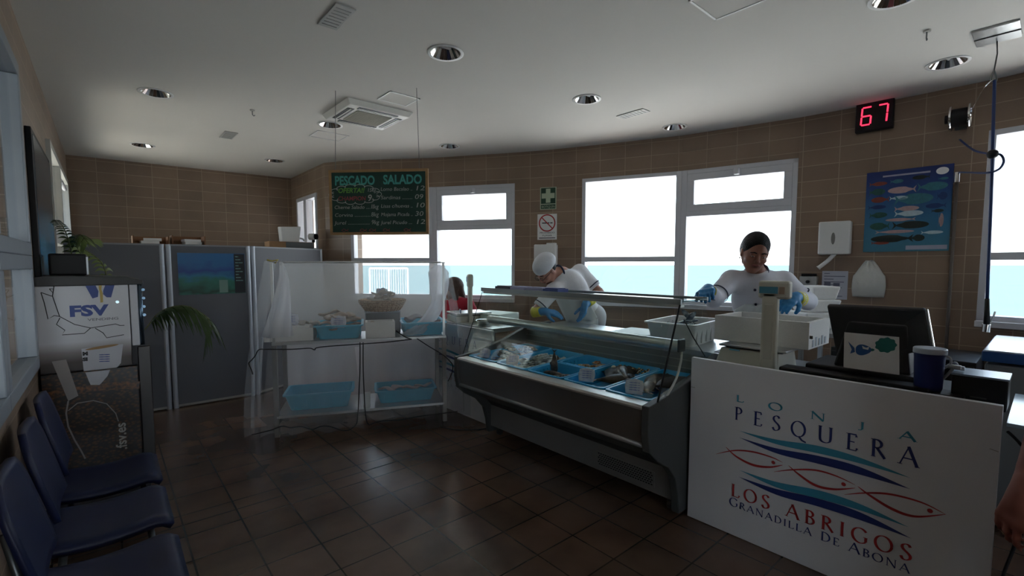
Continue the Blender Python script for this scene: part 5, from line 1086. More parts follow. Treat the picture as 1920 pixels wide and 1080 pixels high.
def ctrs(txt, cs, hpx, m, wk=1.0, th=.11):
    for ch, (a, b_), h_ in zip(txt, cs, hpx):
        mb = MB(); lo, hi = sp(a, b_+h_/2), sp(a, b_-h_/2); H_ = hi.z-lo.z; w = GL[ch][0]*H_*wk; serif_glyph(mb, ch, lo-XD*w/2*1.0, XD, UP, NX, H_, wk, th); mb.build('letter', m, sg, fixn=False)
ctrs('LONJA', [(276, 225), (447, 264), (651, 310), (860, 355), (1083, 405)], [32, 36, 38, 36, 42], cyan, 1.9, .27)
ctrs('PESQUERA', [(268, 298), (360, 322), (450, 343), (558, 372), (686, 398), (812, 433), (940, 465), (1088, 502)], [62, 68, 70, 74, 78, 80, 86, 92], navy, .95, .14)
def rowfit(txt, cpx0, cpx1, zlo, h, m, caps=None, wk=1.0, th=.11):
    a, b_ = XP(1280+cpx0/2.572, 800, SX-.0025), XP(1280+cpx1/2.572, 800, SX-.0025); mb = MB()
    serif_row(mb, txt, (SX-.0025, a.y, zlo), (SX-.0025, b_.y, zlo), XD, UP, NX, h, caps, wk, th, m, sg)
zl0 = (sp(268, 703).z+sp(1110, 1017).z)/2; hL = sp(268, 645).z-sp(268, 703).z
rowfit('LOS ABRIGOS', 245, 1145, zl0, hL*1.04, red, None, 1.05, .16)
zg = (sp(258, 745).z+sp(1110, 1082).z)/2; hg = .042
rowfit('GRANADILLA DE ABONA', 236, 1140, zg, hg, navy, [hg*1.15]+[hg*.92]*9+[hg, hg*1.1, hg*.92, hg, hg*1.15]+[hg*.92]*4, 1.15, .16)
def wave(top, bot, m, name='wave'):
    T_ = catmull([sp(*q) for q in top], 8); n = len(T_); B = catmull([sp(*q) for q in bot], 8); mb = MB(); vs = []
    for i in range(n):
        f_ = i/(n-1)*(len(B)-1); k = min(int(f_), len(B)-2); vs += [T_[i], B[k].lerp(B[k+1], f_-k)]
    mb.add(vs, [(2*i, 2*i+1, 2*i+3, 2*i+2) for i in range(n-1)]); mb.build(name, m, sg, fixn=False)
wave([(272, 380), (450, 422), (650, 452), (850, 508), (1100, 608)], [(272, 380), (450, 444), (650, 488), (850, 536), (1100, 608)], cyan)
wave([(272, 412), (450, 464), (650, 500), (850, 553), (1100, 662)], [(272, 412), (450, 488), (650, 538), (850, 590), (1100, 662)], navy)
wave([(275, 570), (450, 626), (660, 668), (860, 735), (1092, 846)], [(275, 570), (450, 652), (660, 708), (860, 765), (1092, 846)], cyan)
wave([(270, 602), (450, 660), (650, 706), (860, 775), (1104, 900)], [(270, 602), (450, 688), (650, 744), (860, 812), (1104, 900)], navy)
def fcurve(pp, wmax):
    P = catmull([sp(*q) for q in pp], 8); n = len(P); mb = MB(); ribbon(mb, P, [wmax*(.12+.88*math.sin(PI*i/(n-1))) for i in range(n)], NX); return mb
for up_, lo_, ey in (([(160, 492), (250, 475), (340, 482), (430, 508), (482, 533)], [(208, 458), (260, 505), (340, 545), (420, 555), (482, 545)], (437, 533)),
    ([(440, 578), (530, 568), (640, 570), (740, 598), (832, 641)], [(510, 547), (560, 590), (640, 643), (730, 662), (832, 656)], (776, 638)),
    ([(780, 688), (880, 680), (1000, 686), (1150, 725), (1268, 783)], [(845, 648), (900, 690), (1010, 757), (1120, 793), (1268, 783)], (1193, 766))):
    a = fcurve(up_, .009); b_ = fcurve(lo_, .013); a.add(b_.v, b_.f); c = sp(*ey); a.add([(c.x, c.y+.0095*math.cos(q), c.z+.0095*math.sin(q)) for q in [2*PI*k/18 for k in range(18)]], [tuple(range(18))])
    a.build('fish_emblem', red, sg, fixn=False)
for a, b_ in (((40, 168), (60, 172)), ((1480, 466), (1524, 482))): m_ = MB(); ribbon(m_, [sp(*a), sp(*b_)], [.003, .003], NX); m_.build('scratch', mat('scratch', (.3, .3, .3), .7), sg, fixn=False)

# far table with its own sign
sign(2.73, 3.44, 4.75, .93, 'smaller-looking white sign panel at the far end, between net and fish counter')
s2_ = [o for o in bpy.data.objects if o.name.startswith('sign_panel')][-1]
mb = MB(); serif_row(mb, 'LOS ABRIGOS', (2.7275, 4.62, .33), (2.7275, 3.66, .33), XD, UP, NX, .065, None, 1.05, .13, red, s2_)
mb = MB(); serif_row(mb, 'GRANADILLA DE ABONA', (2.7275, 4.62, .25), (2.7275, 3.66, .25), XD, UP, NX, .04, None, 1.1, .1, navy, s2_)
mb = MB(); serif_row(mb, 'PESQUERA', (2.7275, 4.6, .72), (2.7275, 3.68, .72), XD, UP, NX, .08, None, .95, .1, navy, s2_)
for z_, m in ((.62, cyan), (.56, navy), (.48, cyan), (.42, navy)):
    mb = MB(); P = [(2.7275, 4.55-.85*k/10, z_+.02*math.sin(k/10*5)) for k in range(11)]; ribbon(mb, P, [.002+.022*math.sin(PI*k/10) for k in range(11)], NX); mb.build('wave', m, s2_, fixn=False)
tb = thing('work_table', 'steel work table behind the far sign panel holding the far scale', 'table', (3.1, 4.05, 0))
m_ = MB(); m_.bb((2.77, 3.48, .90), (3.35, 4.50, .94)); m_.build('table_top', steel, tb, bevel=.003); m_ = MB(); m_.bb((2.80, 3.52, .30), (3.32, 4.46, .32)); m_.build('lower_shelf', steel_dk, tb)
for x in (2.8, 3.32):
    for y in (3.52, 4.46): m_ = MB(); m_.bb((x-.02, y-.02, 0), (x+.02, y+.02, .9)); m_.build('leg', steel, tb)
# far scale
def FS(px, py, d): return DP(px, py, d)
sc0 = DP(872, 600, 5.05); cx_, cy_ = sc0.x, sc0.y
t = thing('counter_scale', 'far grey scale with a slim display pole showing a blue screen, on the work table', 'scale', (cx_, cy_, .94))
m_ = MB(); m_.box((cx_+.05, cy_+.05, .975), (.34, .30, .07), rotz(-.25)); m_.build('base', beige_pl, t, bevel=.008)
m_ = MB(); m_.box((cx_+.08, cy_+.04, 1.03), (.40, .34, .022), rotz(-.25)); m_.build('pan', steel, t, bevel=.006)
tp = DP(881, 514, 5.0); bt = DP(880, 604, 5.0); M_ = rotz(-.5)
m_ = MB(); m_.box((tp.x, tp.y, (tp.z+.95)/2-.03), (.045, .10, tp.z-.95), M_); m_.build('pole', beige_pl, t, bevel=.012)
m_ = MB(); m_.box((tp.x, tp.y, tp.z-.07), (.06, .13, .14), M_); hd = m_.build('display_head', beige_pl, t, bevel=.02)
m_ = MB(); m_.box(Vector((tp.x, tp.y, tp.z-.055))+M_@Vector((-.031, .025, 0)), (.004, .07, .055), M_); m_.build('screen', mat('lcd_blue', (.03, .10, .38), .3), hd)
m_ = MB(); q = DP(863, 584, 4.98); m_.box((q.x, q.y, q.z), (.01, .11, .045), M_); m_.build('keypad', mat('keypad_navy', (.03, .04, .12), .4), t)
# board, bowl, green bag beside
q = DP(915, 581, 5.15); m_ = MB(); m_.box((q.x+.05, q.y-.05, .985), (.35, .42, .09), rotz(.2)); tag(m_.build('white_board_block', mat('board_white'), None, bevel=.008), 'white block-like board on the work table right of the far scale', 'board')
q = DP(905, 612, 4.75); t = thing('steel_bowl', 'dark steel bowl on the work table edge seen through the counter glass', 'bowl', (q.x, q.y, .94)); q.x = max(q.x, 2.9); m_ = MB(); m_.lathe([(.001, .0), (.05, .0), (.085, .045), (.09, .05), (.082, .047), (.048, .006), (.001, .006)], (q.x, q.y, .941), 20); m_.build('bowl', chrome, t, True)
q = DP(898, 640, 4.6); t = thing('green_bag', 'green plastic bag behind the far end glass of the counter', 'bag', (2.85, 3.6, .32)); m_ = MB(); m_.ell((2.95, 3.62, .43), (.11, .10, .11), 16, 10); m_.ell((2.95, 3.62, .55), (.03, .03, .05), 10, 6); m_.build('bag', mat('bag_green', (.04, .22, .07), .4, 0, 20, .3, .6, 30), t, True)
m_ = MB(); m_.tube(catmull([(2.72, 3.40, .80), (2.60, 3.42, .5), (2.66, 3.44, .2), (2.7, 3.42, .02), (2.45, 3.55, .01), (2.35, 3.75, .01)], 8), .006, 6); tag(m_.build('power_cable', black_rub, None, True), 'black cable hanging between the far sign and the counter end', 'cable')

# ================================================================== ON THE CASH DESK
# near scale
t = thing('counter_scale', 'beige scale with tall display pole in front of the white polystyrene box', 'scale', (2.93, 1.15, .936))
m_ = MB(); m_.hexa([(2.82, .985, .936), (2.82, 1.345, .936), (3.14, 1.345, .936), (3.14, .985, .936), (2.86, .995, 1.045), (2.86, 1.325, 1.045), (3.12, 1.325, 1.045), (3.12, .995, 1.045)]); m_.build('base', beige_pl, t, bevel=.01)
m_ = MB(); m_.bb((2.845, .95, 1.055), (3.16, 1.33, 1.068)); m_.build('pan', steel, t, bevel=.004); m_ = MB(); m_.bb((2.88, .98, 1.045), (3.12, 1.3, 1.055)); m_.build('pan_gap', black_pl, t)
yp = XP(1446, 600, 2.84).y
m_ = MB(); m_.bb((2.80, yp-.042, .936), (2.845, yp+.042, 1.40)); m_.build('pole', beige_pl, t, bevel=.012)
m_ = MB(); m_.bb((2.796, yp-.022, 1.02), (2.801, yp+.022, 1.33)); m_.build('pole_inset', mat('beige_dim', (.5, .49, .42), .5), t, bevel=.002)
a, c = XP(1421, 526, 2.80), XP(1479, 562, 2.80); m_ = MB(); m_.bb((2.80, c.y, c.z), (2.86, a.y, a.z)); hd = m_.build('display_head', beige_pl, t, bevel=.014)
a, c = XP(1424, 537, 2.798), XP(1458, 551, 2.798); m_ = MB(); m_.bb((2.797, c.y, c.z), (2.802, a.y, a.z)); m_.build('screen', mat('lcd_teal', (.06, .25, .36), .25), hd)
m_ = MB(); b0 = XP(1466, 545, 2.798); m_.bb((2.797, b0.y-.014, b0.z-.02), (2.802, b0.y+.014, b0.z+.02)); m_.build('keypad', mat('keypad_tan', (.35, .25, .18), .5), hd)
m_ = MB(); b0 = XP(1377, 656, 2.845); m_.bb((2.842, b0.y-.03, b0.z-.004), (2.85, b0.y+.03, b0.z+.004)); m_.build('badge', mat('badge_cyan', (.15, .45, .6), .4), t)
# polystyrene box on the pan
t = thing('polystyrene_box', 'large open white polystyrene box resting on the near scale', 'box', (3.2, 1.16, 1.068)); X_, Ya, Yb, Za, Zb = 2.99, .885, 1.428, 1.069, 1.225; X2 = 3.36; m_ = MB(); e = .022
m_.bb((X_, Ya, Za), (X2, Yb, Za+.02)); m_.bb((X_, Ya, Za+.02), (X_+e, Yb, Zb)); m_.bb((X2-e, Ya, Za+.02), (X2, Yb, Zb)); m_.bb((X_+e, Ya, Za+.02), (X2-e, Ya+e, Zb)); m_.bb((X_+e, Yb-e, Za+.02), (X2-e, Yb, Zb)); m_.build('box', styro, t)
for k in range(5): m_ = MB(); m_.bb((X_+.06+k*.055, Ya-.003, Za+.01), (X_+.085+k*.055, Ya+.001, Za+.05+.012*(k % 2))); m_.build('side_slot', mat('slot_shadow', (.5, .55, .6), .8), t)
m_ = MB(); p = XP(1521, 633, X_); m_.bb((X_-.002, p.y-.008, p.z-.008), (X_, p.y+.008, p.z+.01)); m_.build('hole', mat('hole_dark', (.1, .08, .06), .8), t)
# stacked polystyrene lids behind
q = DP(1545, 580, 3.6); bx = q.x; by = q.y
lt = thing('box_stand', 'low steel stand carrying the stacked white containers behind the cash desk', 'stand', (bx+.1, by, 0)); m_ = MB(); m_.bb((bx-.2, by-.3, 1.02), (bx+.3, by+.11, 1.05)); m_.build('top', steel, lt)
for x in (bx-.18, bx+.28):
    for y in (by-.28, by+.09): m_ = MB(); m_.bb((x-.015, y-.015, 0), (x+.015, y+.015, 1.02)); m_.build('leg', steel, lt)
for k, (pa, pb, za, zb, lb) in enumerate(((1513, 1581, 1.052, 1.18, 'lower white container of the stack behind the monitor'), (1518, 1580, 1.182, 1.28, 'middle white container of the stack behind the monitor'), (1524, 1577, 1.282, 1.385, 'top white container of the stack behind the monitor'))):
    a, c = DP(pa, 560, 3.6), DP(pb, 560, 3.6); m_ = MB(); u = (c-a); u.z = 0; L_ = u.length; u.normalize(); v_ = Vector((-u.y, u.x, 0)); v_ = v_ if v_.x > 0 else -v_; a.z = 0
    dlt = .02; P = lambda s_, w, z: a+u*s_+v_*w+Vector((0, 0, z)); m_.hexa([P(dlt, dlt, za), P(L_-dlt, dlt, za), P(L_-dlt, .26-dlt, za), P(dlt, .26-dlt, za), P(0, 0, zb), P(L_, 0, zb), P(L_, .26, zb), P(0, .26, zb)]); tag(m_.build('foam_container', styro, None, bevel=.012), lb, 'container')
# POS monitor seen from behind
t = thing('till_monitor', 'black till monitor seen from behind with a drawing card taped to its base', 'monitor', (3.0, .6, .936))
a0, a1, a2, a3 = XP(1549, 573, 3.05), XP(1735, 581, 3.05), XP(1748, 655, 2.92), XP(1572, 690, 2.92)
m_ = MB(); dx = Vector((.035, 0, .012)); m_.hexa([a3, a2, a2+dx, a3+dx, a0, a1, a1+dx, a0+dx]); m_.build('screen_housing', black_pl, t, bevel=.012)
m_ = MB(); m_.hexa([(2.90, .42, 1.02), (2.90, .74, 1.02), (3.06, .74, 1.02), (3.06, .42, 1.02), (2.97, .46, 1.25), (2.97, .70, 1.25), (3.02, .70, 1.25), (3.02, .46, 1.25)]); m_.build('stand', black_pl, t, bevel=.01)
m_ = MB(); m_.bb((2.86, .38, .94), (3.22, .86, 1.02)); m_.build('base', black_pl, t, bevel=.012)
m_ = MB(); m_.tube([a1+Vector((.02, -.004, 0)), a2+Vector((.02, -.004, 0))], .005, 6); m_.build('bright_edge', chrome, t)
cd = thing('drawing_card', 'white card with blue fish and green cloud drawing before the till monitor', 'card', (2.84, .6, 1.03)); CX_ = 2.845
k0, k1, k2, k3 = XP(1583, 624, CX_), XP(1686, 631, CX_), XP(1687, 689, CX_), XP(1582, 679, CX_)
k0, k1, k2, k3 = Vector((CX_, k0.y, (k0.z+k1.z)/2)), Vector((CX_, k1.y, (k0.z+k1.z)/2)), Vector((CX_, k2.y, 1.026)), Vector((CX_, k3.y, 1.026))
m_ = MB(); dx = Vector((.002, 0, 0)); m_.hexa([k3, k2, k2+dx, k3+dx, k0, k1, k1+dx, k0+dx]); m_.build('card', cream_txt, cd)
def cpt(px, py): return XP(px, py, CX_-.001)
def blobpoly(cx2, cy2, rx, ry, lob, amp, n=40): return [cpt(cx2+rx*(1+amp*math.cos(lob*a))*math.cos(a), cy2+ry*(1+amp*math.cos(lob*a))*math.sin(a)) for a in [2*PI*k/n for k in range(n)]]
m_ = MB(); m_.add(blobpoly(1618, 656, 15, 10, 3, .08), [tuple(range(40))]); m_.add([cpt(1602, 652), cpt(1590, 640), cpt(1597, 655), cpt(1594, 663), cpt(1603, 660)], [(0, 1, 2, 3, 4)]); m_.build('fish_drawing', mat('draw_blue', (.02, .10, .30), .6), cd, fixn=False)
m_ = MB(); m_.add(blobpoly(1661, 647, 20, 14, 9, .07), [tuple(range(40))]); m_.add(blobpoly(1636, 656, 3.5, 2.5, 3, .1), [tuple(range(40))]); m_.build('cloud_drawing', mat('draw_green', (.015, .17, .15), .6), cd, fixn=False)
m_ = MB(); m_.add([v+Vector((-.0008, 0, 0)) for v in [cpt(1616, 648), cpt(1624, 652), cpt(1630, 650), cpt(1628, 656), cpt(1618, 654)]], [(0, 1, 2, 3, 4)]); m_.build('fish_eye', cream_txt, cd, fixn=False)
# dark till base block, mug, printer, cables
m_ = MB(); m_.bb((2.74, .33, .936), (2.85, .95, 1.0)); tag(m_.build('till_unit', black_pl, None, bevel=.008), 'black low till unit along the top edge of the white sign', 'till')
q0, q1 = XP(1713, 648, 2.80), XP(1774, 700, 2.80); cyy = (q0.y+q1.y)/2; rr0 = (q0.y-q1.y)/2
t = thing('blue_tub', 'blue tub with translucent white lid beside the till monitor', 'tub', (2.80, cyy, .99)); zt = q0.z
m_ = MB(); m_.bb((2.74, .22, .936), (2.87, .328, .985)); tag(m_.build('cable_box', black_pl, None, bevel=.004), 'small black box carrying the blue tub', 'box')
m_ = MB(); m_.lathe([(.001, .0), (rr0*.80, .0), (rr0*.86, .01), (rr0*.95, zt-.99-.02), (rr0*.92, zt-.99-.02), (.001, zt-1.0)], (2.80, cyy, .987), 28); m_.build('body', mat('tub_blue', (.012, .02, .12), .4), t, 40)
m_ = MB(); m_.lathe([(rr0*.93, -.008), (rr0*1.03, -.008), (rr0*1.03, .012), (rr0*.97, .016), (.001, .012)], (2.80, cyy, zt-.018), 28); m_.build('lid', mat('lid_pale', (.42, .46, .52), .35), t, 40)
m_ = MB(); m_.tube(catmull([(2.79, cyy-rr0*.95, zt-.03), (2.79, cyy-rr0*1.22, zt-.04), (2.79, cyy-rr0*1.2, zt-.07), (2.79, cyy-rr0*.95, zt-.08)], 5), .005, 6); m_.build('handle', mat('lid_pale'), t, True)
a, c = XP(1785, 697, 2.80), XP(1880, 752, 2.80)
t = thing('receipt_printer', 'black box-shaped receipt printer at the right end of the cash desk', 'printer', (2.85, (a.y+c.y)/2, .936)); m_ = MB(); m_.bb((2.80, .095, .937), (2.98, a.y, a.z-.01)); m_.build('case', black_pl, t, bevel=.006)
m_ = MB(); m_.bb((2.798, .093, a.z-.012), (2.982, a.y+.002, a.z-.004)); m_.build('lid_edge', mat('edge_blue', (.25, .33, .42), .3, .3), t)
m_ = MB(); m_.bb((2.797, (a.y+.095)/2-.025, .98), (2.8, (a.y+.095)/2+.025, .985)); m_.build('badge', mat('badge_grey', (.08, .08, .08), .3), t)
t = thing('glass_shelf_corner', 'pale glass-topped side shelf past the right edge of the white sign', 'shelf', (2.95, .0, .9)); m_ = MB(); m_.bb((2.72, -.06, .90), (3.38, .09, .915)); m_.build('top', mat('pale_glass_top', (.35, .47, .55), .12, 0), t)
for x in (2.76, 3.34): m_ = MB(); m_.bb((x-.015, -.04, 0), (x+.015, -.01, .9)); m_.build('leg', steel_dk, t)
random.seed(5)
for k, P in enumerate(([XP(1748, 700, 2.9), XP(1770, 690, 2.88), XP(1790, 680, 2.86), XP(1797, 690, 2.86)], [XP(1763, 715, 2.8), XP(1776, 703, 2.79), XP(1790, 688, 2.78)])):
    m_ = MB(); m_.tube(catmull(P, 6), .006, 6); m_.bb(P[-1]-Vector((.012, .02, .008)), P[-1]+Vector((.012, .02, .008))); tag(m_.build('plug_cable', mat('cable_lt', (.3, .32, .34), .4), None, True), ('grey plug and cable', 'thin white cable')[k]+' between blue tub and receipt printer', 'cable')
m_ = MB(); m_.tube(catmull([(2.72, .085, .88), (2.69, .05, .85), (2.72, .02, .78), (2.70, .06, .6), (2.73, .04, .45), (2.7, .07, .25), (2.72, .05, .02)], 8), .006, 6); tag(m_.build('power_cable', black_rub, None, True), 'black cables hanging at the right end of the white sign', 'cable')

# ================================================================== ON THE CURVED WALL
def wall_pt(px, py, off=0.0):
    d = ray(px, py); best = None
    for i in range(1, len(pts)-1):
        a, b_ = Vector(pts[i]), Vector(pts[i+1]); t_ = (b_-a).normalized(); n_ = Vector((t_.y, -t_.x)); n_ = n_ if n_.dot(outf(a)) > 0 else -n_
        P = VP(px, py, (a.x-n_.x*off, a.y-n_.y*off, 0), (n_.x, n_.y, 0)); s_ = (Vector((P.x, P.y))-a).dot(t_)
        if -1e-3 <= s_ <= (b_-a).length+.02 and P.dot(Vector((_fh[0], _fh[1], 0))) > 0: return P, Vector((t_.x, t_.y, 0)), Vector((-n_.x, -n_.y, 0))
    raise Exception('no wall %s' % px)
def frame_at(px, py):
    P, t_, n_ = wall_pt(px, py); t_ = t_ if t_.cross(UP).dot(n_) > 0 else -t_
    return P, t_, n_
class WF:   # local frame on the wall: x along t (to the right in view), z up, n into the room
    def __init__(s, x0, y0, x1, y1):
        s.P, s.t, s.n = frame_at((x0+x1)/2, (y0+y1)/2); A0 = wall_pt(x0, (y0+y1)/2)[0]; A1 = wall_pt(x1, (y0+y1)/2)[0]; tv = A1-A0; tv.z = 0; tv.normalize(); s.t = tv; nv = Vector((-tv.y, tv.x, 0)); s.n = nv if nv.dot(s.n) > 0 else -nv; s.P = A0+s.n*.003; a = VP(x0, y0, s.P, s.n); c = VP(x1, y1, s.P, s.n)
        s.w = abs((c-a).dot(s.t)); s.h = a.z-c.z; s.c = (a+c)/2
    def p(s, u, v, d=0): return s.c+s.t*(u-.5)*s.w+UP*(v-.5)*s.h+s.n*d
    def slab(s, mb, u0, u1, v0, v1, d0, d1): mb.hexa([s.p(u0, v0, d1), s.p(u1, v0, d1), s.p(u1, v0, d0), s.p(u0, v0, d0), s.p(u0, v1, d1), s.p(u1, v1, d1), s.p(u1, v1, d0), s.p(u0, v1, d0)])
    def text(s, txt, u, v, size, m, par, fitu, d=.004, thick=.0): return text_mesh(txt, size, s.p(u, v, d), s.t, UP, m, par, 'lettering', thick, 0, fit=fitu*s.w)
# clock / queue number display
f = WF(1608, 196, 1676, 241); t = thing('queue_number_display', 'black queue display showing red 67 high on the tiled wall', 'number display', f.c)
m_ = MB(); f.slab(m_, 0, 1, 0, 1, 0, .06); m_.build('case', black_pl, t, bevel=.008); led = mat('led_red', (.5, .01, .03), .4, emit=(1.0, .03, .08), estr=1.3)
def seg7(u0, u1, v0, v1, segs):
    vm = (v0+v1)/2; S7 = {'a': ((u0, v1), (u1, v1)), 'b': ((u1, v1), (u1, vm)), 'c': ((u1, vm), (u1, v0)), 'd': ((u0, v0), (u1, v0)), 'e': ((u0, vm), (u0, v0)), 'f': ((u0, v1), (u0, vm)), 'g': ((u0, vm), (u1, vm))}
    m_ = MB()
    for q in segs: a, b_ = S7[q]; sl_ = .05; A1 = f.p(a[0]+(a[1]-.5)*sl_, a[1], .0615); B1 = f.p(b_[0]+(b_[1]-.5)*sl_, b_[1], .0615); m_.tube([A1.lerp(B1, .06), B1.lerp(A1, .06)], .0065, 8)
    m_.build('digit', led, t)
seg7(.17, .42, .22, .78, 'acdefg'); seg7(.60, .84, .22, .78, 'abc')
# first aid sign
grn = mat('sign_green', (.012, .06, .03), .5); glow = mat('sign_cream_green', (.50, .58, .42), .5)
f = WF(1013, 352, 1043, 392); t = thing('first_aid_sign', 'dark green first aid sign with a pale cross on the tiled pier', 'sign', f.c)
m_ = MB(); f.slab(m_, 0, 1, 0, 1, 0, .003); m_.build('sheet', glow, t); m_ = MB(); f.slab(m_, .05, .95, .26, .97, .003, .004); f.slab(m_, .05, .95, .03, .22, .003, .004); m_.build('field', grn, t)
m_ = MB(); f.slab(m_, .36, .64, .30, .93, .004, .005); f.slab(m_, .10, .90, .5, .73, .004, .005); m_.build('cross', glow, t); f.text('BOTIQUIN', .10, .07, f.h*.15, glow, t, .8, .0055)
f = WF(1008, 402, 1044, 449); t = thing('no_smoking_sign', 'white no smoking sign with red ring below the first aid sign', 'sign', f.c)
m_ = MB(); f.slab(m_, 0, 1, 0, 1, 0, .003); m_.build('sheet', cream_txt, t)
m_ = MB(); R_ = f.w*.40; C_ = f.p(.5, .65, .0045); ribbon(m_, [C_+f.t*R_*math.cos(a)+UP*R_*math.sin(a) for a in [2*PI*k/32 for k in range(33)]], [.016]*33, f.n); ribbon(m_, [C_+f.t*R_*.7*k+UP*R_*-.7*k for k in (-1, 0, 1)], [.014]*3, f.n, .0004); m_.build('ring', red, t, fixn=False)
m_ = MB(); f.slab(m_, .24, .62, .63, .67, .003, .0042); f.slab(m_, .66, .78, .63, .67, .003, .0042); m_.build('cigarette', ink_bk, t); f.text('PROHIBIDO', .12, .24, f.h*.09, ink_bk, t, .76); f.text('FUMAR', .26, .13, f.h*.09, ink_bk, t, .48); m_ = MB(); f.slab(m_, .08, .92, .05, .08, .003, .004); m_.build('underline', ink_bk, t)
f = WF(1005, 459, 1046, 512); t = thing('soap_dispenser', 'white wall dispenser behind the bending man in the cap', 'dispenser', f.c); m_ = MB(); f.slab(m_, 0, 1, 0, 1, 0, .10); m_.build('case', white_pl, t, bevel=.015); m_ = MB(); f.slab(m_, .55, .95, .96, 1.05, .0, .08); m_.build('top_catch', white_pl, t, bevel=.005); m_ = MB(); f.slab(m_, .8, .86, .42, .48, .10, .103); m_.build('lock', ink_bk, t)
# towel dispenser
f = WF(1540, 418, 1596, 477); t = thing('paper_towel_dispenser', 'square white paper towel dispenser right of the double window with paper hanging out', 'dispenser', f.c)
m_ = MB(); f.slab(m_, 0, 1, 0, 1, 0, .13); m_.build('case', white_pl, t, bevel=.012); m_ = MB(); C_ = f.p(.48, .48, .131); m_.add([C_+f.t*.016*math.cos(a)+UP*.055*math.sin(a) for a in [2*PI*k/24 for k in range(24)]], [tuple(range(24))]); m_.build('level_window', mat('window_grey', (.18, .18, .17), .3), t, fixn=False)
m_ = MB(); q0, q1 = f.p(.52, .02, .07), f.p(.02, -.42, .09); m_.tube(catmull([q0, q0.lerp(q1, .4)+UP*-.01, q1], 6), [.018]*12+[.024], 8); m_.build('paper', cream_txt, t, True)
# bag
f = WF(1600, 487, 1660, 558); t = thing('hanging_plastic_bag', 'white plastic bag hanging on the tiled wall below the fish poster', 'bag', f.c)
def bagf(u, v):
    w = .50*min(1, .22+1.5*(1-v)**.9) if v > .62 else .5*(.93+.07*math.sin(v*5)); w = min(w, .5) ; x = .5+(u-.5)*2*w; d = .012+.055*math.sin(PI*u)*math.sin(PI*min(1, v*1.1+.1))+.008*math.sin(u*22+v*9)*v
    return f.p(x, v*.98, max(.004, d))
MB().grid(bagf, 24, 20).build('bag', mat('bag_white', (.62, .63, .6), .45, 0, 20, .05, .4, 40), t, True, solid=.002); m_ = MB(); m_.cyl(f.p(.55, .97, 0), f.p(.55, .97, .04), .006); m_.build('hook', steel, t)
# notices
f = WF(1542, 508, 1588, 562); t = thing('printed_notice', 'white printed notice sheet under the paper towel dispenser', 'notice', f.c); m_ = MB(); f.slab(m_, 0, 1, 0, 1, 0, .003); m_.build('sheet', mat('notice_paper', (.50, .52, .60), .7), t); m_ = MB()
for k in range(9): f.slab(m_, .08, .3+.6*abs(math.sin(k*1.7)), .90-k*.1, .925-k*.1, .003, .0036)
f.slab(m_, .1, .35, .45, .6, .003, .0037); f.slab(m_, .45, .7, .4, .58, .003, .0037); m_.build('print', mat('notice_ink', (.12, .13, .2), .6), t)
f = WF(1503, 514, 1534, 538); t = thing('wall_scale_head', 'small steel wall dispenser with black top beside the double window', 'dispenser', f.c); m_ = MB(); f.slab(m_, 0, 1, 0, .85, 0, .10); m_.build('case', mat('case_grey', (.3, .3, .29), .35, .3), t, bevel=.008); m_ = MB(); f.slab(m_, .1, .9, .85, 1.05, 0, .10); m_.build('cap', black_pl, t, bevel=.004); m_ = MB(); m_.cyl(f.p(.5, .42, .10), f.p(.5, .42, .125), .016, n=14); m_.build('knob', black_pl, t)
# fish poster
f = WF(1626, 325, 1779, 470); t = thing('fish_poster', 'blue poster of many fish species on the tiled wall at right', 'poster', f.c)
m_ = MB(); f.slab(m_, 0, 1, 0, 1, 0, .004); m_.build('sheet', ramp_mat('poster_sea', 'Z', [(0, (.06, .22, .30)), (.45, (.03, .16, .30)), (.8, (.015, .06, .22)), (1, (.01, .03, .16))], coord='Generated', noise=.12, nscale=6, rough=.35), t)
def pfish(u, v, L_, H_, cols, flip=1):
    c = mat(*cols); mb = MB(); n = 22; P = []
    for k in range(n): a = 2*PI*k/n; P.append(f.p(u+L_/2*math.cos(a)*flip, v+H_/2*math.sin(a)*(1 if math.cos(a) > -.5 else .7), .0048))
    mb.add(P, [tuple(range(n))]); x0 = u-flip*L_*.46; mb.add([f.p(x0, v, .0049), f.p(x0-flip*L_*.16, v+H_*.55, .0049), f.p(x0-flip*L_*.10, v, .0049), f.p(x0-flip*L_*.16, v-H_*.55, .0049)], [(0, 1, 2, 3)]); mb.build('fish_print', c, t, fixn=False)
PF = dict(pk=('pf_pink', (.45, .30, .30), .5, 0, 40, .2), gn=('pf_green', (.02, .10, .08), .5, 0, 40, .3), rd=('pf_red', (.25, .05, .03), .5, 0, 40, .3), wh=('pf_white', (.45, .58, .62), .5, 0, 40, .2), dk=('pf_dark', (.02, .03, .025), .5, 0, 40, .4), tl=('pf_teal', (.04, .18, .22), .5, 0, 40, .3), nv=('pf_navy', (.01, .04, .16), .5, 0, 40, .3))
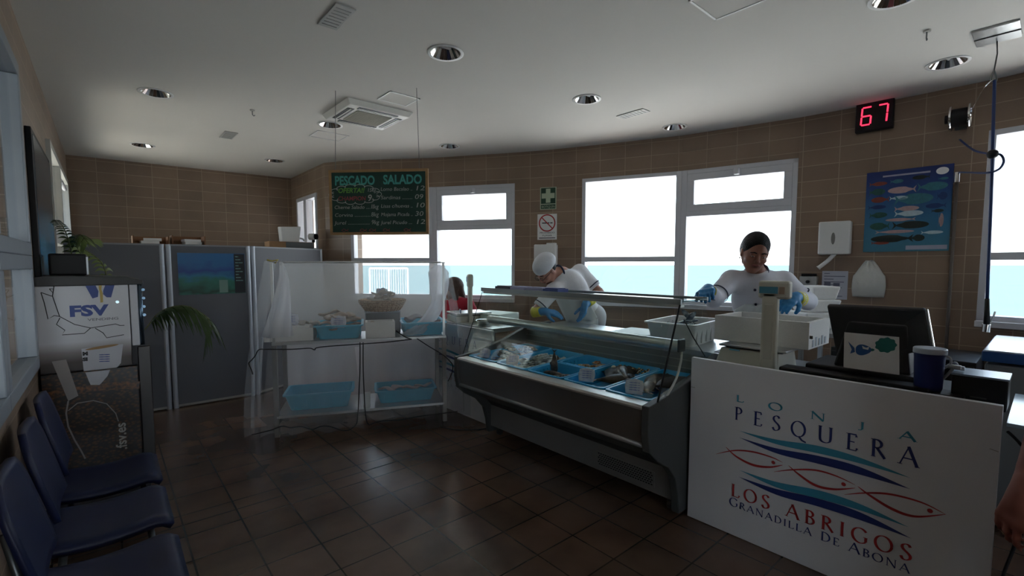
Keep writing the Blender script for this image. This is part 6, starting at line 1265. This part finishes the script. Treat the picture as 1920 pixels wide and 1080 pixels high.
for u, v, L_, H_, c, fl in ((.16, .85, .2, .05, 'rd', 1), (.38, .86, .14, .05, 'tl', 1), (.64, .88, .18, .05, 'dk', -1), (.9, .84, .1, .03, 'tl', 1), (.15, .75, .18, .08, 'gn', 1), (.42, .75, .3, .08, 'pk', -1), (.8, .76, .3, .1, 'tl', 1), (.17, .65, .2, .07, 'rd', -1), (.42, .655, .2, .05, 'wh', 1), (.6, .63, .4, .13, 'tl', 1), (.9, .64, .1, .09, 'nv', 1), (.16, .56, .2, .05, 'nv', 1), (.52, .52, .26, .06, 'pk', 1), (.82, .53, .2, .06, 'nv', -1), (.18, .46, .2, .07, 'gn', 1), (.55, .46, .3, .07, 'wh', 1), (.86, .47, .12, .04, 'dk', 1), (.42, .39, .32, .04, 'pk', -1), (.18, .32, .22, .09, 'gn', -1), (.58, .32, .38, .09, 'dk', 1), (.90, .36, .05, .16, 'pk', 1), (.4, .245, .42, .04, 'pk', 1), (.32, .16, .46, .09, 'dk', -1), (.66, .16, .14, .08, 'dk', 1), (.22, .11, .2, .04, 'rd', 1), (.82, .22, .22, .04, 'wh', 1)): pfish(u, v, L_, H_, PF[c], fl)
m_ = MB(); C_ = f.p(.88, .93, .0048); m_.add([C_+f.t*.04*math.cos(a)+UP*.03*math.sin(a) for a in [2*PI*k/20 for k in range(20)]], [tuple(range(20))]); m_.build('round_badge', cream_txt, t, fixn=False); m_ = MB(); f.slab(m_, .52, .98, .02, .07, .004, .005); m_.build('caption_band', mat('band', (.40, .40, .5), .5), t); m_ = MB(); f.slab(m_, .2, .75, .925, .945, .004, .005); m_.build('caption_band', mat('band', (.40, .40, .5), .5), t)
# hose reel, pipe, hanging spray hose
X0_, Y0_ = 4.41, .315
t = thing('hanging_spray_hose', 'blue spray hose hanging from the steel ceiling plate with a black spray handle', 'hose', (X0_, Y0_, H0-.02))
def HP(px, py): d = ray(px, py); k = math.hypot(X0_, Y0_)/math.hypot(d[0], d[1]); return Vector(_C+d*k)
hb = mat('hose_blue', (.01, .035, .14), .45)
m_ = MB(); m_.tube([(X0_, Y0_, H0-.012), HP(1870, 100), HP(1864, 132)], .004, 6); m_.build('cord', mat('cord_grey', (.06, .06, .06), .6), t)
m_ = MB(); m_.tube(catmull([HP(1864, 132), HP(1858, 148), HP(1864, 154), HP(1869, 148), HP(1864, 132)], 4), .005, 6); m_.build('hook_ring', steel_dk, t)
m_ = MB(); m_.tube([HP(1865, 150), HP(1863, 210), HP(1861, 290), HP(1858, 380), HP(1854, 480), HP(1851, 560)], .009, 8); m_.build('hose', hb, t, True)
m_ = MB(); m_.tube([HP(1851, 560), HP(1850, 608)], [.012, .017], 10); m_.build('spray_handle', black_pl, t, True); m_ = MB(); m_.tube([HP(1850, 608), HP(1848, 622)], .022, 10); m_.build('spray_head', chrome, t, 40); m_ = MB(); m_.tube([HP(1855, 606), HP(1862, 596), HP(1866, 584)], .005, 6); m_.build('lever', steel, t)
m_ = MB(); m_.ell(HP(1861, 289), (.03, .03, .03), 12, 8); m_.build('clamp_ball', black_pl, t, True)
m_ = MB(); Q = [HP(1861, 289), HP(1876, 290), HP(1882, 303), HP(1872, 318), HP(1850, 324)]; w1, _, _ = wall_pt(1800, 323, .04); Q.append((Q[-1]+w1)/2+Vector((0, 0, .0))); Q.append(w1); m_.tube(catmull(Q, 6), .007, 8); m_.build('supply_loop', hb, t, True)
m_ = MB(); w2, _, _ = wall_pt(1800, 262, .12); m_.tube(catmull([w2, (w2*.5+HP(1861, 289)*.5)+Vector((0, 0, -.03)), HP(1861, 289)], 8), .007, 8); m_.build('reel_hose', hb, t, True)
m_ = MB(); w3, _, _ = wall_pt(1823, 205, .12); m_.tube(catmull([HP(1862, 150), HP(1845, 165), w3], 6), .003, 6); m_.build('guide_wire', chrome, t, True)
w0_, tt, nn_ = wall_pt(1803, 225); t = thing('hose_reel', 'chrome and black hose reel on the tiled wall near the hanging hose', 'hose reel', w0_); c0 = w0_+nn_*.10
ax_ = tt
m_ = MB(); m_.cyl(c0-ax_*.05, c0+ax_*.05, .07, n=24); m_.build('drum', black_pl, t, 40)
for sg_ in (-1, 1): m_ = MB(); R_ = .095; m_.tube([c0+ax_*sg_*.055+(nn_*math.cos(a)+UP*math.sin(a))*R_ for a in [2*PI*k/28 for k in range(28)]], .008, 8, True); m_.cyl(c0+ax_*sg_*.05, c0+ax_*sg_*.055, .09, n=28); m_.build('side_disc', chrome, t, 40)
m_ = MB(); m_.box(w0_+nn_*.02, (.04, .07, .16)); m_.build('bracket', steel_dk, t)
m_ = MB(); m_.cyl(c0-ax_*.055, c0-ax_*.09, .035, n=16); m_.build('crank_hub', black_pl, t, 40)
w4, _, _ = wall_pt(1795, 330, .03); t = thing('wall_pipe', 'dark pipe with a small tap running down the tiled wall right of the fish poster', 'pipe', (w4.x, w4.y, .1)); m_ = MB(); m_.tube([(w4.x, w4.y, w4.z-.02), (w4.x, w4.y, .0)], .012, 10); m_.build('pipe', mat('pipe_dark', (.10, .085, .075), .5), t, True); m_ = MB(); m_.cyl((w4.x, w4.y, w4.z-.05), (w4.x, w4.y, w4.z+.03), .02, n=12); m_.build('tap', chrome, t, 40)
# wall trim dark column band right of the poster
# freezer at right
t = thing('chest_freezer', 'grey chest cabinet with pale top and blue rim below the right window', 'freezer', (4.33, -.4, 0)); m_ = MB(); m_.bb((3.90, -1.0, .03), (4.78, .235, .97)); m_.build('body', mat('freezer_grey', (.16, .17, .18), .5), t, bevel=.01)
m_ = MB(); m_.bb((3.885, -1.01, .985), (4.79, .25, 1.045)); m_.build('lid_rim', mat('rim_blue', (.015, .06, .20), .4), t, bevel=.005); m_ = MB(); m_.bb((3.895, -1.0, 1.045), (4.78, .24, 1.052)); m_.build('lid_top', mat('lid_white', (.55, .63, .66), .25), t); m_ = MB(); m_.bb((3.88, -.5, .80), (3.90, -.3, .83)); m_.build('handle', steel_dk, t)
t = thing('dark_cabinet', 'low dark cabinet against the tiled wall left of the grey chest', 'cabinet', (4.9, .55, 0)); m_ = MB(); m_.bb((4.62, .32, 0.02), (5.24, 1.2, .86)); m_.build('carcass', mat('cab_dark', (.02, .02, .022), .5), t, bevel=.006); m_ = MB(); m_.bb((4.605, .33, .06), (4.62, 1.19, .83)); d_ = m_.build('door', mat('cab_dark'), t); m_ = MB(); m_.cyl((4.595, .4, .5), (4.595, .4, .62), .006, n=8); m_.build('handle', chrome, d_)

# ================================================================== PEOPLE
def head_prims(bl, c, up_, face, S=1.0, neck=None):
    up_ = Vector(up_).normalized(); fw = Vector(face); fw = (fw-up_*fw.dot(up_)).normalized(); lf = up_.cross(fw); c = Vector(c); M = Matrix((fw, lf, up_)).transposed()
    P = lambda a, b_, z: c+(fw*a+lf*b_+up_*z)*S
    bl.ell(P(-.012, 0, .035), (.098*S, .077*S, .092*S), M, .02); bl.ell(P(.018, 0, -.02), (.078*S, .068*S, .088*S), M, .02)
    bl.seg(P(.030, 0, -.065), P(.062, 0, -.098), .045*S, .026*S, .025)
    for q in (-1, 1):
        bl.seg(P(-.01, q*.05, -.03), P(.045, q*.022, -.092), .026*S, .020*S, .02); bl.ell(P(.062, q*.042, -.028), (.022*S, .022*S, .02*S), M, .02)
        bl.ell(P(.098, q*.032, .006), (.017*S, .018*S, .012*S), M, .008, True); bl.ell(P(.080, q*.032, .004), (.0125*S, .014*S, .011*S), M, .004)
        bl.seg(P(.086, q*.014, .024), P(.078, q*.048, .024), .008*S, .006*S, .012); bl.ell(P(-.005, q*.079, -.005), (.018*S, .007*S, .031*S), M, .006)
    bl.seg(P(.088, 0, .012), P(.110, 0, -.026), .007*S, .011*S, .008); bl.ell(P(.100, .011, -.030), (.010*S, .008*S, .008*S), M, .005); bl.ell(P(.100, -.011, -.030), (.010*S, .008*S, .008*S), M, .005)
    bl.ell(P(.086, 0, -.056), (.012*S, .024*S, .007*S), M, .005); bl.ell(P(.084, 0, -.066), (.011*S, .021*S, .007*S), M, .005)
    if neck is not None: bl.seg(P(-.015, 0, -.05), neck, .052*S, .058*S, .03)
    return P, M
def face_parts(P, M, S, par, brow, lip, eye=(.03, .02, .015), glasses=False, look=0):
    for q in (-1, 1):
        m_ = MB(); m_.ell(P(.0865, q*.032, .0015), (.0072*S, .0105*S, .0036*S), 12, 8, M); e_ = m_.build('eye', mat('eye_white', (.45, .42, .4), .3), par, True)
        m_ = MB(); m_.ell(P(.0925, q*.032, .0), (.003*S, .0048*S, .0034*S), 10, 6, M); m_.build('iris', mat('iris_dark', eye, .2), e_, True)
        m_ = MB(); m_.tube([P(.094, q*.014, .023), P(.0955, q*.03, .029), P(.084, q*.052, .023)], [.003*S, .004*S, .002*S], 6); m_.build('eyebrow', brow, par, True)
    m_ = MB(); m_.tube(catmull([P(.086, .024, -.061), P(.0955, .012, -.056), P(.098, 0, -.058), P(.0955, -.012, -.056), P(.086, -.024, -.061)], 4), .0042*S, 6); m_.build('lips', lip, par, True)
    if glasses:
        m_ = MB()
        for q in (-1, 1):
            m_.tube([P(.112+.004*math.cos(a), q*.033+.024*math.cos(a), .002+.017*math.sin(a)) for a in [2*PI*k/20 for k in range(20)]], .0022*S, 6, True); m_.tube([P(.110, q*.058, .004), P(.05, q*.078, .006), P(-.01, q*.086, .01)], .002*S, 6)
        m_.tube([P(.116, .010, .004), P(.116, -.010, .004)], .002*S, 6); m_.build('glasses', ink_bk, par, True)
def hand_prims(bl, w, d, pn, sd, curl=.5, S=1.0, g=0.0, spread=.0, k=.006):
    """w wrist, d pointing direction, pn palm normal (fingers curl that way), sd: +1 thumb on d x pn side"""
    d = Vector(d).normalized(); pn = Vector(pn); pn = (pn-d*pn.dot(d)).normalized(); s_ = d.cross(pn)*sd; w = Vector(w)
    for q, L_ in ((-.030, .078), (-.010, .084), (.010, .086), (.030, .082)): bl.seg(w+s_*q*.6*S+d*.005, w+d*L_*S+s_*q*S, (.014+g)*S, (.0125+g)*S, .012)
    bl.seg(w-d*.03*S, w+d*.03*S, (.025+g)*S, (.026+g)*S, .015)
    for q, L_, kn in ((-.032, .060, .076), (-.0105, .078, .084), (.0110, .084, .087), (.0325, .074, .083)):
        p = w+d*kn*S+s_*q*S; a = curl*.6*(1.1-q*4); dd_ = (d+s_*q*spread*12).normalized(); r = (.0095+g)*S
        for fr_ in (.45, .30, .25):
            nd = dd_*math.cos(a)+pn*math.sin(a); e_ = p+nd*L_*fr_*S; bl.seg(p, e_, r, r*.9, k); p = e_; r *= .9; a += curl*.9
    p = w+d*.022*S+s_*.026*S; t1 = (d*.55+s_*.75+pn*.35).normalized(); p2 = p+t1*.040*S; t2 = (d*.8+s_*.35+pn*(.3+curl*.4)).normalized(); p3 = p2+t2*.030*S; t3 = (d*.9+pn*(.3+curl*.7)).normalized()
    bl.seg(p, p2, (.016+g)*S, (.012+g)*S, .01); bl.seg(p2, p3, (.0115+g)*S, (.0105+g)*S, .005); bl.seg(p3, p3+t3*.024*S, (.0105+g)*S, (.0085+g)*S, .005)
def torso_prims(bl, J, S, g=0.0, sleeves=None, body=True):
    pel, nk = Vector(J['pelvis']), Vector(J['neck']); ax = (nk-pel); L_ = ax.length; ax.normalize(); fr_ = Vector(J['front']); fr_ = (fr_-ax*fr_.dot(ax)).normalized(); sd = ax.cross(fr_)
    M = Matrix((sd, fr_, ax)).transposed(); B = J.get('bend', 0.0)
    at_ = lambda u, f_=0: pel+ax*L_*u+fr_*(f_-B*math.sin(PI*u))
    bl.ell(at_(.02), ((.165+g)*S, (.125+g)*S, (.13+g)*S), M, .04); bl.ell(at_(.30), ((.142+g)*S, (.112+g)*S, (.17+g)*S), M, .05); bl.ell(at_(.66), ((.158+g)*S, (.115+g)*S, (.19+g)*S), M, .05)
    bl.seg(at_(.85)+(Vector(J['sL'])-at_(.85))*.9, at_(.85)+(Vector(J['sR'])-at_(.85))*.9, (.058+g)*S, (.058+g)*S, .05)
    if g: bl.seg(at_(.80), nk+(Vector(J['head'])-nk)*.22, (.075+g)*S, (.052+g)*S, .04, True)
    else: bl.seg(at_(.90), nk, (.07+g)*S, (.056+g)*S, .04)
    return at_, M, fr_, sd, ax
def person(name, label, J, S, skin_m, hair=None, cap=None, jacket=None, gloves=None, trousers=None, apron=None, sleeve=.8, glasses=False, trim=None, hres=.006, fine_hand=False, shoe=None, longsleeve=False, cat='person'):
    t = thing(name, label, cat, (J['fL'][0]*.5+J['fR'][0]*.5, J['fL'][1]*.5+J['fR'][1]*.5, 0))
    V = {k: Vector(v) for k, v in J.items() if k not in ('bend', 'cL', 'cR')}
    b = Blob(); P, M = head_prims(b, V['head'], V['up'], V['face'], S, V['neck'])
    at_, TM, fr_, sd, ax = torso_prims(b, J, S)
    for q in 'LR':
        b.seg(V['s'+q], V['e'+q], .050*S, .041*S, .03); b.seg(V['e'+q], V['w'+q], .041*S, .027*S, .02)
        if gloves is None: hand_prims(b, V['w'+q], V['h'+q], V['p'+q], 1 if q == 'L' else -1, J.get('c'+q, .4), S)
        else: b.seg(V['w'+q], V['w'+q]+V['h'+q].normalized()*.05*S, .024*S, .02*S, .015)
        b.seg(V['hip'+q], V['k'+q], .085*S, .058*S, .04); b.seg(V['k'+q], V['f'+q]+Vector((0, 0, .07*S)), .056*S, .036*S, .03); fd = Vector(V['toe']).normalized(); b.seg(V['f'+q]+Vector((0, 0, .035)), V['f'+q]+fd*.16*S+Vector((0, 0, .03)), .034*S, .028*S, .02)
    hc = V['head']; fine = [(hc-Vector((.14, .14, .14))*S, hc+Vector((.14, .14, .14))*S)]
    if fine_hand:
        for q in 'LR': c = V['w'+q]+V['h'+q].normalized()*.08; fine.append((c-Vector((.12, .12, .14)), c+Vector((.12, .12, .14))))
    body = blob_obj(b, 'body', skin_m, t, .016, fine, hres)
    face_parts(P, M, S, t, hair or hair_b, mat('lips_'+name, (.30, .09, .08), .45), glasses=glasses)
    if jacket:
        j = Blob(); torso_prims(j, J, S, .014)
        for q in 'LR':
            if longsleeve: j.seg(V['s'+q], V['e'+q], .066*S, .058*S, .04); j.seg(V['e'+q], V['e'+q].lerp(V['w'+q], sleeve), .058*S, .046*S, .02, True)
            else: j.seg(V['s'+q], V['s'+q].lerp(V['e'+q], sleeve), .066*S, .064*S, .04, True)
        jk = blob_obj(j, 'jacket', jacket, t, .013)
        if trim:
            for q in 'LR':
                a, c = (V['s'+q], V['e'+q]); k_ = sleeve if not longsleeve else .86; d = (c-a).normalized(); p = a+(c-a)*k_ - d*.03*S; r_ = (.0655 if not longsleeve else .0625)*S
                m_ = MB(); m_.cyl(p-d*.005, p+d*.005, r_+.003, r_+.003, 28, False); m_.build('sleeve_stripe', trim, jk, True, solid=.003)
            m_ = MB(); hp = P(-.015, 0, -.05); na = (hp-V['neck']).normalized(); nk = V['neck']+(hp-V['neck'])*.18; f9 = (fr_-na*fr_.dot(na)).normalized(); s9 = na.cross(f9); m_.tube([nk+(f9*math.cos(a)*1.05+s9*math.sin(a))*.070*S+na*(.008-.016*math.cos(a))*S for a in [2*PI*k/30 for k in range(30)]], .0085*S, 8, True); m_.build('collar', trim, jk, True)
    if apron:
        def ap(u, v):
            a = (u-.5)*2.3; k = 1-v*1.0; uu = .70-v*1.0; w = (.175+.02*v)*S; d_ = (.145+.035*v)*S
            if uu < 0: base = V['pelvis']+Vector((0, 0, uu*.95))+fr_*0; F_ = Vector((fr_.x, fr_.y, 0)).normalized(); S_ = Vector((sd.x, sd.y, 0)).normalized()
            else: base = at_(uu); F_ = fr_; S_ = sd
            if v < .12: a *= .55+v*3.7
            return base+S_*math.sin(a)*w+F_*(math.cos(a)*d_+.004*math.sin(u*25))
        MB().grid(ap, 30, 26).build('apron', apron, t, True, solid=.004)
    if trousers:
        p_ = Blob(); p_.ell(V['pelvis'], (.178*S, .14*S, .13*S), Matrix((sd, fr_, ax)).transposed(), .08)
        for q in 'LR': p_.seg(V['hip'+q], V['k'+q], .102*S, .075*S, .08); p_.seg(V['k'+q], V['f'+q]+Vector((0, 0, .08)), .075*S, .06*S, .03, True)
        blob_obj(p_, 'trousers', trousers, t, .02)
    sh_m = shoe or black_rub; fd = Vector(V['toe']).normalized()
    for q in 'LR': s_ = Blob(); f_ = V['f'+q]; s_.seg(f_+Vector((0, 0, .045))-fd*.03, f_+fd*.17*S+Vector((0, 0, .036)), .045*S, .036*S, .02); s_.clip(f_+Vector((0, 0, .002)), (0, 0, -1)); blob_obj(s_, 'shoe', sh_m, t, .012)
    if gloves:
        for q in 'LR':
            g_ = Blob(); hand_prims(g_, V['w'+q], V['h'+q], V['p'+q], 1 if q == 'L' else -1, J.get('c'+q, .4), S, .0025); d = (V['w'+q]-V['e'+q]).normalized(); g_.seg(V['w'+q], V['w'+q]-d*.05*S, .032*S, .038*S, .015, True)
            go = blob_obj(g_, 'glove', gloves[0], t, .0055)
            m_ = MB(); a = V['w'+q]-d*.04*S; m_.tube([a, a-d*.02*S, a-d*.06*S, a-d*.085*S], [.040*S, .044*S, .047*S, .050*S], 24); tag(m_.build('cuff', gloves[1], go, True), 'yellow cuff')
    return t, P, M, at_, fr_, sd, ax
def hips(J, sdv, w=.10):
    p = Vector(J['pelvis']); s_ = Vector(sdv).normalized(); J['hipL'] = p+s_*w; J['hipR'] = p-s_*w; return J

# man bending over the counter back
S1 = 1.12
JM = dict(head=DP(1024, 507, 4.72), up=CD(-.50, .62, -.45), face=CD(-.62, -.72, -.42), neck=DP(1054, 513, 4.82), pelvis=(3.86, 3.25, 1.0), front=CD(-.35, -.75, -.6), bend=.0,
    sL=DP(1088, 509, 4.98), sR=DP(1038, 545, 4.72), eL=DP(1124, 548, 4.92), eR=DP(1003, 585, 4.66), wL=DP(1097, 572, 4.68), wR=DP(1022, 584, 4.58), hL=CD(-.25, -.85, -.3), hR=CD(.85, -.15, -.1), pL=CD(-.8, .1, -.4), pR=CD(.1, -.8, .4), cL=.25, cR=.3,
    kL=(3.90, 3.15, .5), kR=(3.84, 3.38, .5), fL=(3.94, 3.10, 0), fR=(3.90, 3.40, 0), toe=(-.8, .35, 0))
hips(JM, (.25, -.9, 0))
tM, P, M, at_, fr_, sd, ax = person('person', 'person in white cap, glasses and short-sleeved tunic bending over the fish counter', JM, S1, skin_lt, None, None, cloth_w, (glove_b, glove_y), mat('trousers_white', (.55, .56, .58), .8), cloth_ap, .78, True, cloth_nv, .0065)
cb_ = Blob(); cb_.ell(P(-.018, 0, .062), (.118*S1, .098*S1, .088*S1), M, .03); cb_.ell(P(-.05, 0, .055), (.09*S1, .092*S1, .08*S1), M, .03); fw_ = Vector(M.col[0]); up_ = Vector(M.col[2]); cb_.clip(P(0, 0, .026), -(up_+fw_*.12)); blob_obj(cb_, 'cap', mat('cap_white', (.66, .68, .72), .85, 0, 5, .05, .2, 20), tM, .008)
hb_ = Blob(); hb_.ell(P(-.03, 0, .01), (.082*S1, .080*S1, .07*S1), M, .02); hb_.clip(P(0, 0, .045), up_); hb_.clip(P(-.015, 0, 0), fw_); blob_obj(hb_, 'hair', hair_b, tM, .008)
bd = Blob(); bd.ell(P(.045, 0, -.088), (.042*S1, .052*S1, .028*S1), M, .015); bd.clip(P(0, 0, -.072), up_); blob_obj(bd, 'beard', mat('stubble', (.12, .065, .05), .8), tM, .006)

# woman facing the camera with arms apart
S2 = 1.10
JW = dict(head=DP(1415, 474, 3.42), up=CD(.06, .93, -.35), face=CD(-.22, -.42, -.88), neck=DP(1420, 517, 3.52), pelvis=DP(1425, 640, 3.66), front=CD(-.28, -.15, -.95), bend=.0,
    sL=DP(1471, 528, 3.52), sR=DP(1370, 526, 3.52), eL=DP(1514, 565, 3.48), eR=DP(1338, 560, 3.36), wL=DP(1490, 558, 3.22), wR=DP(1328, 542, 3.16), hL=CD(-.75, -.25, -.5), hR=CD(-.45, -.1, -.8), pL=CD(-.2, -.8, .3), pR=CD(.2, -.9, .0), cL=.6, cR=.75,
    kL=DP(1460, 800, 3.60), kR=DP(1395, 800, 3.60), fL=DP(1465, 800, 3.72), fR=DP(1390, 800, 3.72), toe=CD(0, 0, -1))
for k in ('kL', 'kR'): JW[k].z = .52
for k in ('fL', 'fR'): JW[k].z = 0
hips(JW, CD(1, 0, 0))
tW, P, M, at_, fr_, sd, ax = person('person', 'person with dark hair and white chef jacket, arms apart, before the double window', JW, S2, skin_dk, hair_b, None, mat('jacket_white', (.66, .67, .74), .85, 0, 5, .05, .25, 14), (glove_b, glove_y), mat('trousers_white'), cloth_ap, .80, False, cloth_nv, .0055, longsleeve=True)
fw_ = Vector(M.col[0]); up_ = Vector(M.col[2]); hb_ = Blob(); hb_.ell(P(-.020, 0, .042), (.102*S2, .086*S2, .096*S2), M, .02); hb_.ell(P(-.055, 0, .0), (.065*S2, .078*S2, .08*S2), M, .03); hb_.seg(P(-.07, 0, -.0), P(-.085, -.01, -.09), .045*S2, .03*S2, .03); hb_.ell(P(.085, 0, -.02), (.06*S2, .070*S2, .082*S2), M, .015, True); blob_obj(hb_, 'hair', hair_b, tW, .0065)
for u in (-.042, .042):
    for v in (.90, .70): p = at_(v)+sd*u*S2+fr_*.142*S2*(1 if v < .8 else .93); m_ = MB(); m_.ell(p, (.010, .010, .010), 10, 6); m_.build('button', cloth_nv, tW, True)
for q in (-1, 1): p = P(.0, q*.082, -.045); m_ = MB(); m_.ell(p, (.005, .005, .008), 8, 6); m_.build('earring', chrome, tW, True)
w_ = JW['wR']+CD(-.45, -.1, -.8)*.10; fish(w_+Vector((0, 0, -.035)), CD(.8, -.3, 0), .14, .035, .02, fishmat('fish_blue', (.03, .05, .09), (.12, .17, .22), (.35, .4, .42), 22), 'small fish held in the blue glove at the arm stretched out left', None)

# person in red behind the far scale, seated
S3 = 1.08
o3 = DP(862, 560, 5.95)
JR = dict(head=DP(848, 541, 5.80), up=CD(-.1, .85, -.45), face=CD(-.75, -.55, -.1), neck=DP(858, 562, 5.85), pelvis=(o3.x+.10, o3.y+.05, .62), front=CD(-.7, -.2, -.6), bend=-.03,
    sL=DP(838, 575, 5.75), sR=DP(878, 571, 5.85), eL=DP(835, 606, 5.60), eR=DP(893, 596, 5.65), wL=DP(850, 600, 5.42), wR=DP(889, 590, 5.48), hL=CD(.4, -.1, -.8), hR=CD(-.5, -.1, -.8), pL=CD(0, -1, 0), pR=CD(0, -1, 0),
    kL=(o3.x-.20, o3.y+.02, .60), kR=(o3.x-.18, o3.y-.20, .60), fL=(o3.x-.18, o3.y+.04, 0), fR=(o3.x-.16, o3.y-.24, 0), toe=CD(-.5, 0, -.9))
hips(JR, (.1, .9, 0), .09)
tR, P, M, at_, fr_, sd, ax = person('person', 'person with brown hair and red top sitting bent behind the far scale', JR, S3, skin, hair_br, None, cloth_red, None, mat('jeans', (.05, .07, .12), .8), None, .85, False, None, .008, longsleeve=True)
up_ = Vector(M.col[2]); hb_ = Blob(); hb_.ell(P(-.025, 0, .035), (.108*S3, .094*S3, .10*S3), M, .03); hb_.seg(P(-.05, 0, .0), P(-.08, 0, -.15), .08*S3, .06*S3, .04); hb_.seg(P(-.0, -.075, .0), P(-.0, -.085, -.13), .035*S3, .03*S3, .03); hb_.seg(P(-.0, .075, .0), P(-.0, .085, -.13), .035*S3, .03*S3, .03); hb_.ell(P(.095, 0, -.03), (.06*S3, .065*S3, .085*S3), M, .015, True); blob_obj(hb_, 'hair', hair_br, tR, .010)
p = Vector(JR['pelvis']); t = thing('stool', 'round steel stool under the person in red', 'stool', (p.x, p.y, 0)); m_ = MB(); m_.cyl((p.x, p.y, .455), (p.x, p.y, .475), .16, n=28); m_.build('seat', steel, t, 40)
for k in range(4): a = PI/4+k*PI/2; m_ = MB(); m_.tube([(p.x+.10*math.cos(a), p.y+.10*math.sin(a), .455), (p.x+.17*math.cos(a), p.y+.17*math.sin(a), 0)], .010, 8); m_.build('leg', steel, t)

# customer at the right edge, arm hanging
S4 = 1.05; f4 = Vector((.95, .3, 0)).normalized(); s4_ = Vector((-f4.y, f4.x, 0)); sh = DP(2040, 560, 1.40); tc_ = Vector((sh.x, sh.y, 0))-s4_*.20
JC = dict(head=tc_+Vector((.03, 0, 1.70)), up=(0, 0, 1), face=f4, neck=tc_+Vector((0, 0, 1.53)), pelvis=tc_+Vector((0, 0, 1.0)), front=f4,
    sL=Vector((sh.x, sh.y, 1.44)), sR=tc_-s4_*.19+Vector((0, 0, 1.45)), eL=DP(1975, 765, 1.34), eR=tc_-s4_*.24+Vector((-.03, 0, 1.14)), wL=DP(1920, 925, 1.28), wR=tc_-s4_*.22+f4*.06+Vector((0, 0, .88)), hL=CD(-.25, -.95, 0), hR=(.05, 0, -1), pL=CD(.9, -.2, .3), pR=s4_, cL=.45, cR=.35,
    kL=tc_+s4_*.09+Vector((.02, 0, .53)), kR=tc_-s4_*.10+Vector((.02, 0, .53)), fL=tc_+s4_*.11, fR=tc_-s4_*.12, toe=f4)
hips(JC, s4_, .09)
tC, P, M, at_, fr_, sd, ax = person('person', 'person mostly out of the picture at the right edge, bare arm hanging', JC, S4, mat('skin_red_brown', (.22, .07, .05), .55), hair_b, None, mat('shirt_maroon', (.10, .012, .018), .85), None, mat('shorts_dark', (.03, .03, .04), .85), None, .55, False, None, .008, fine_hand=True)
hb_ = Blob(); hb_.ell(P(-.020, 0, .042), (.102*S4, .086*S4, .096*S4), M, .02); hb_.ell(P(.085, 0, -.02), (.06*S4, .070*S4, .082*S4), M, .015, True); hb_.clip(P(0, 0, -.05), (0, 0, -1)); blob_obj(hb_, 'hair', hair_b, tC, .010)
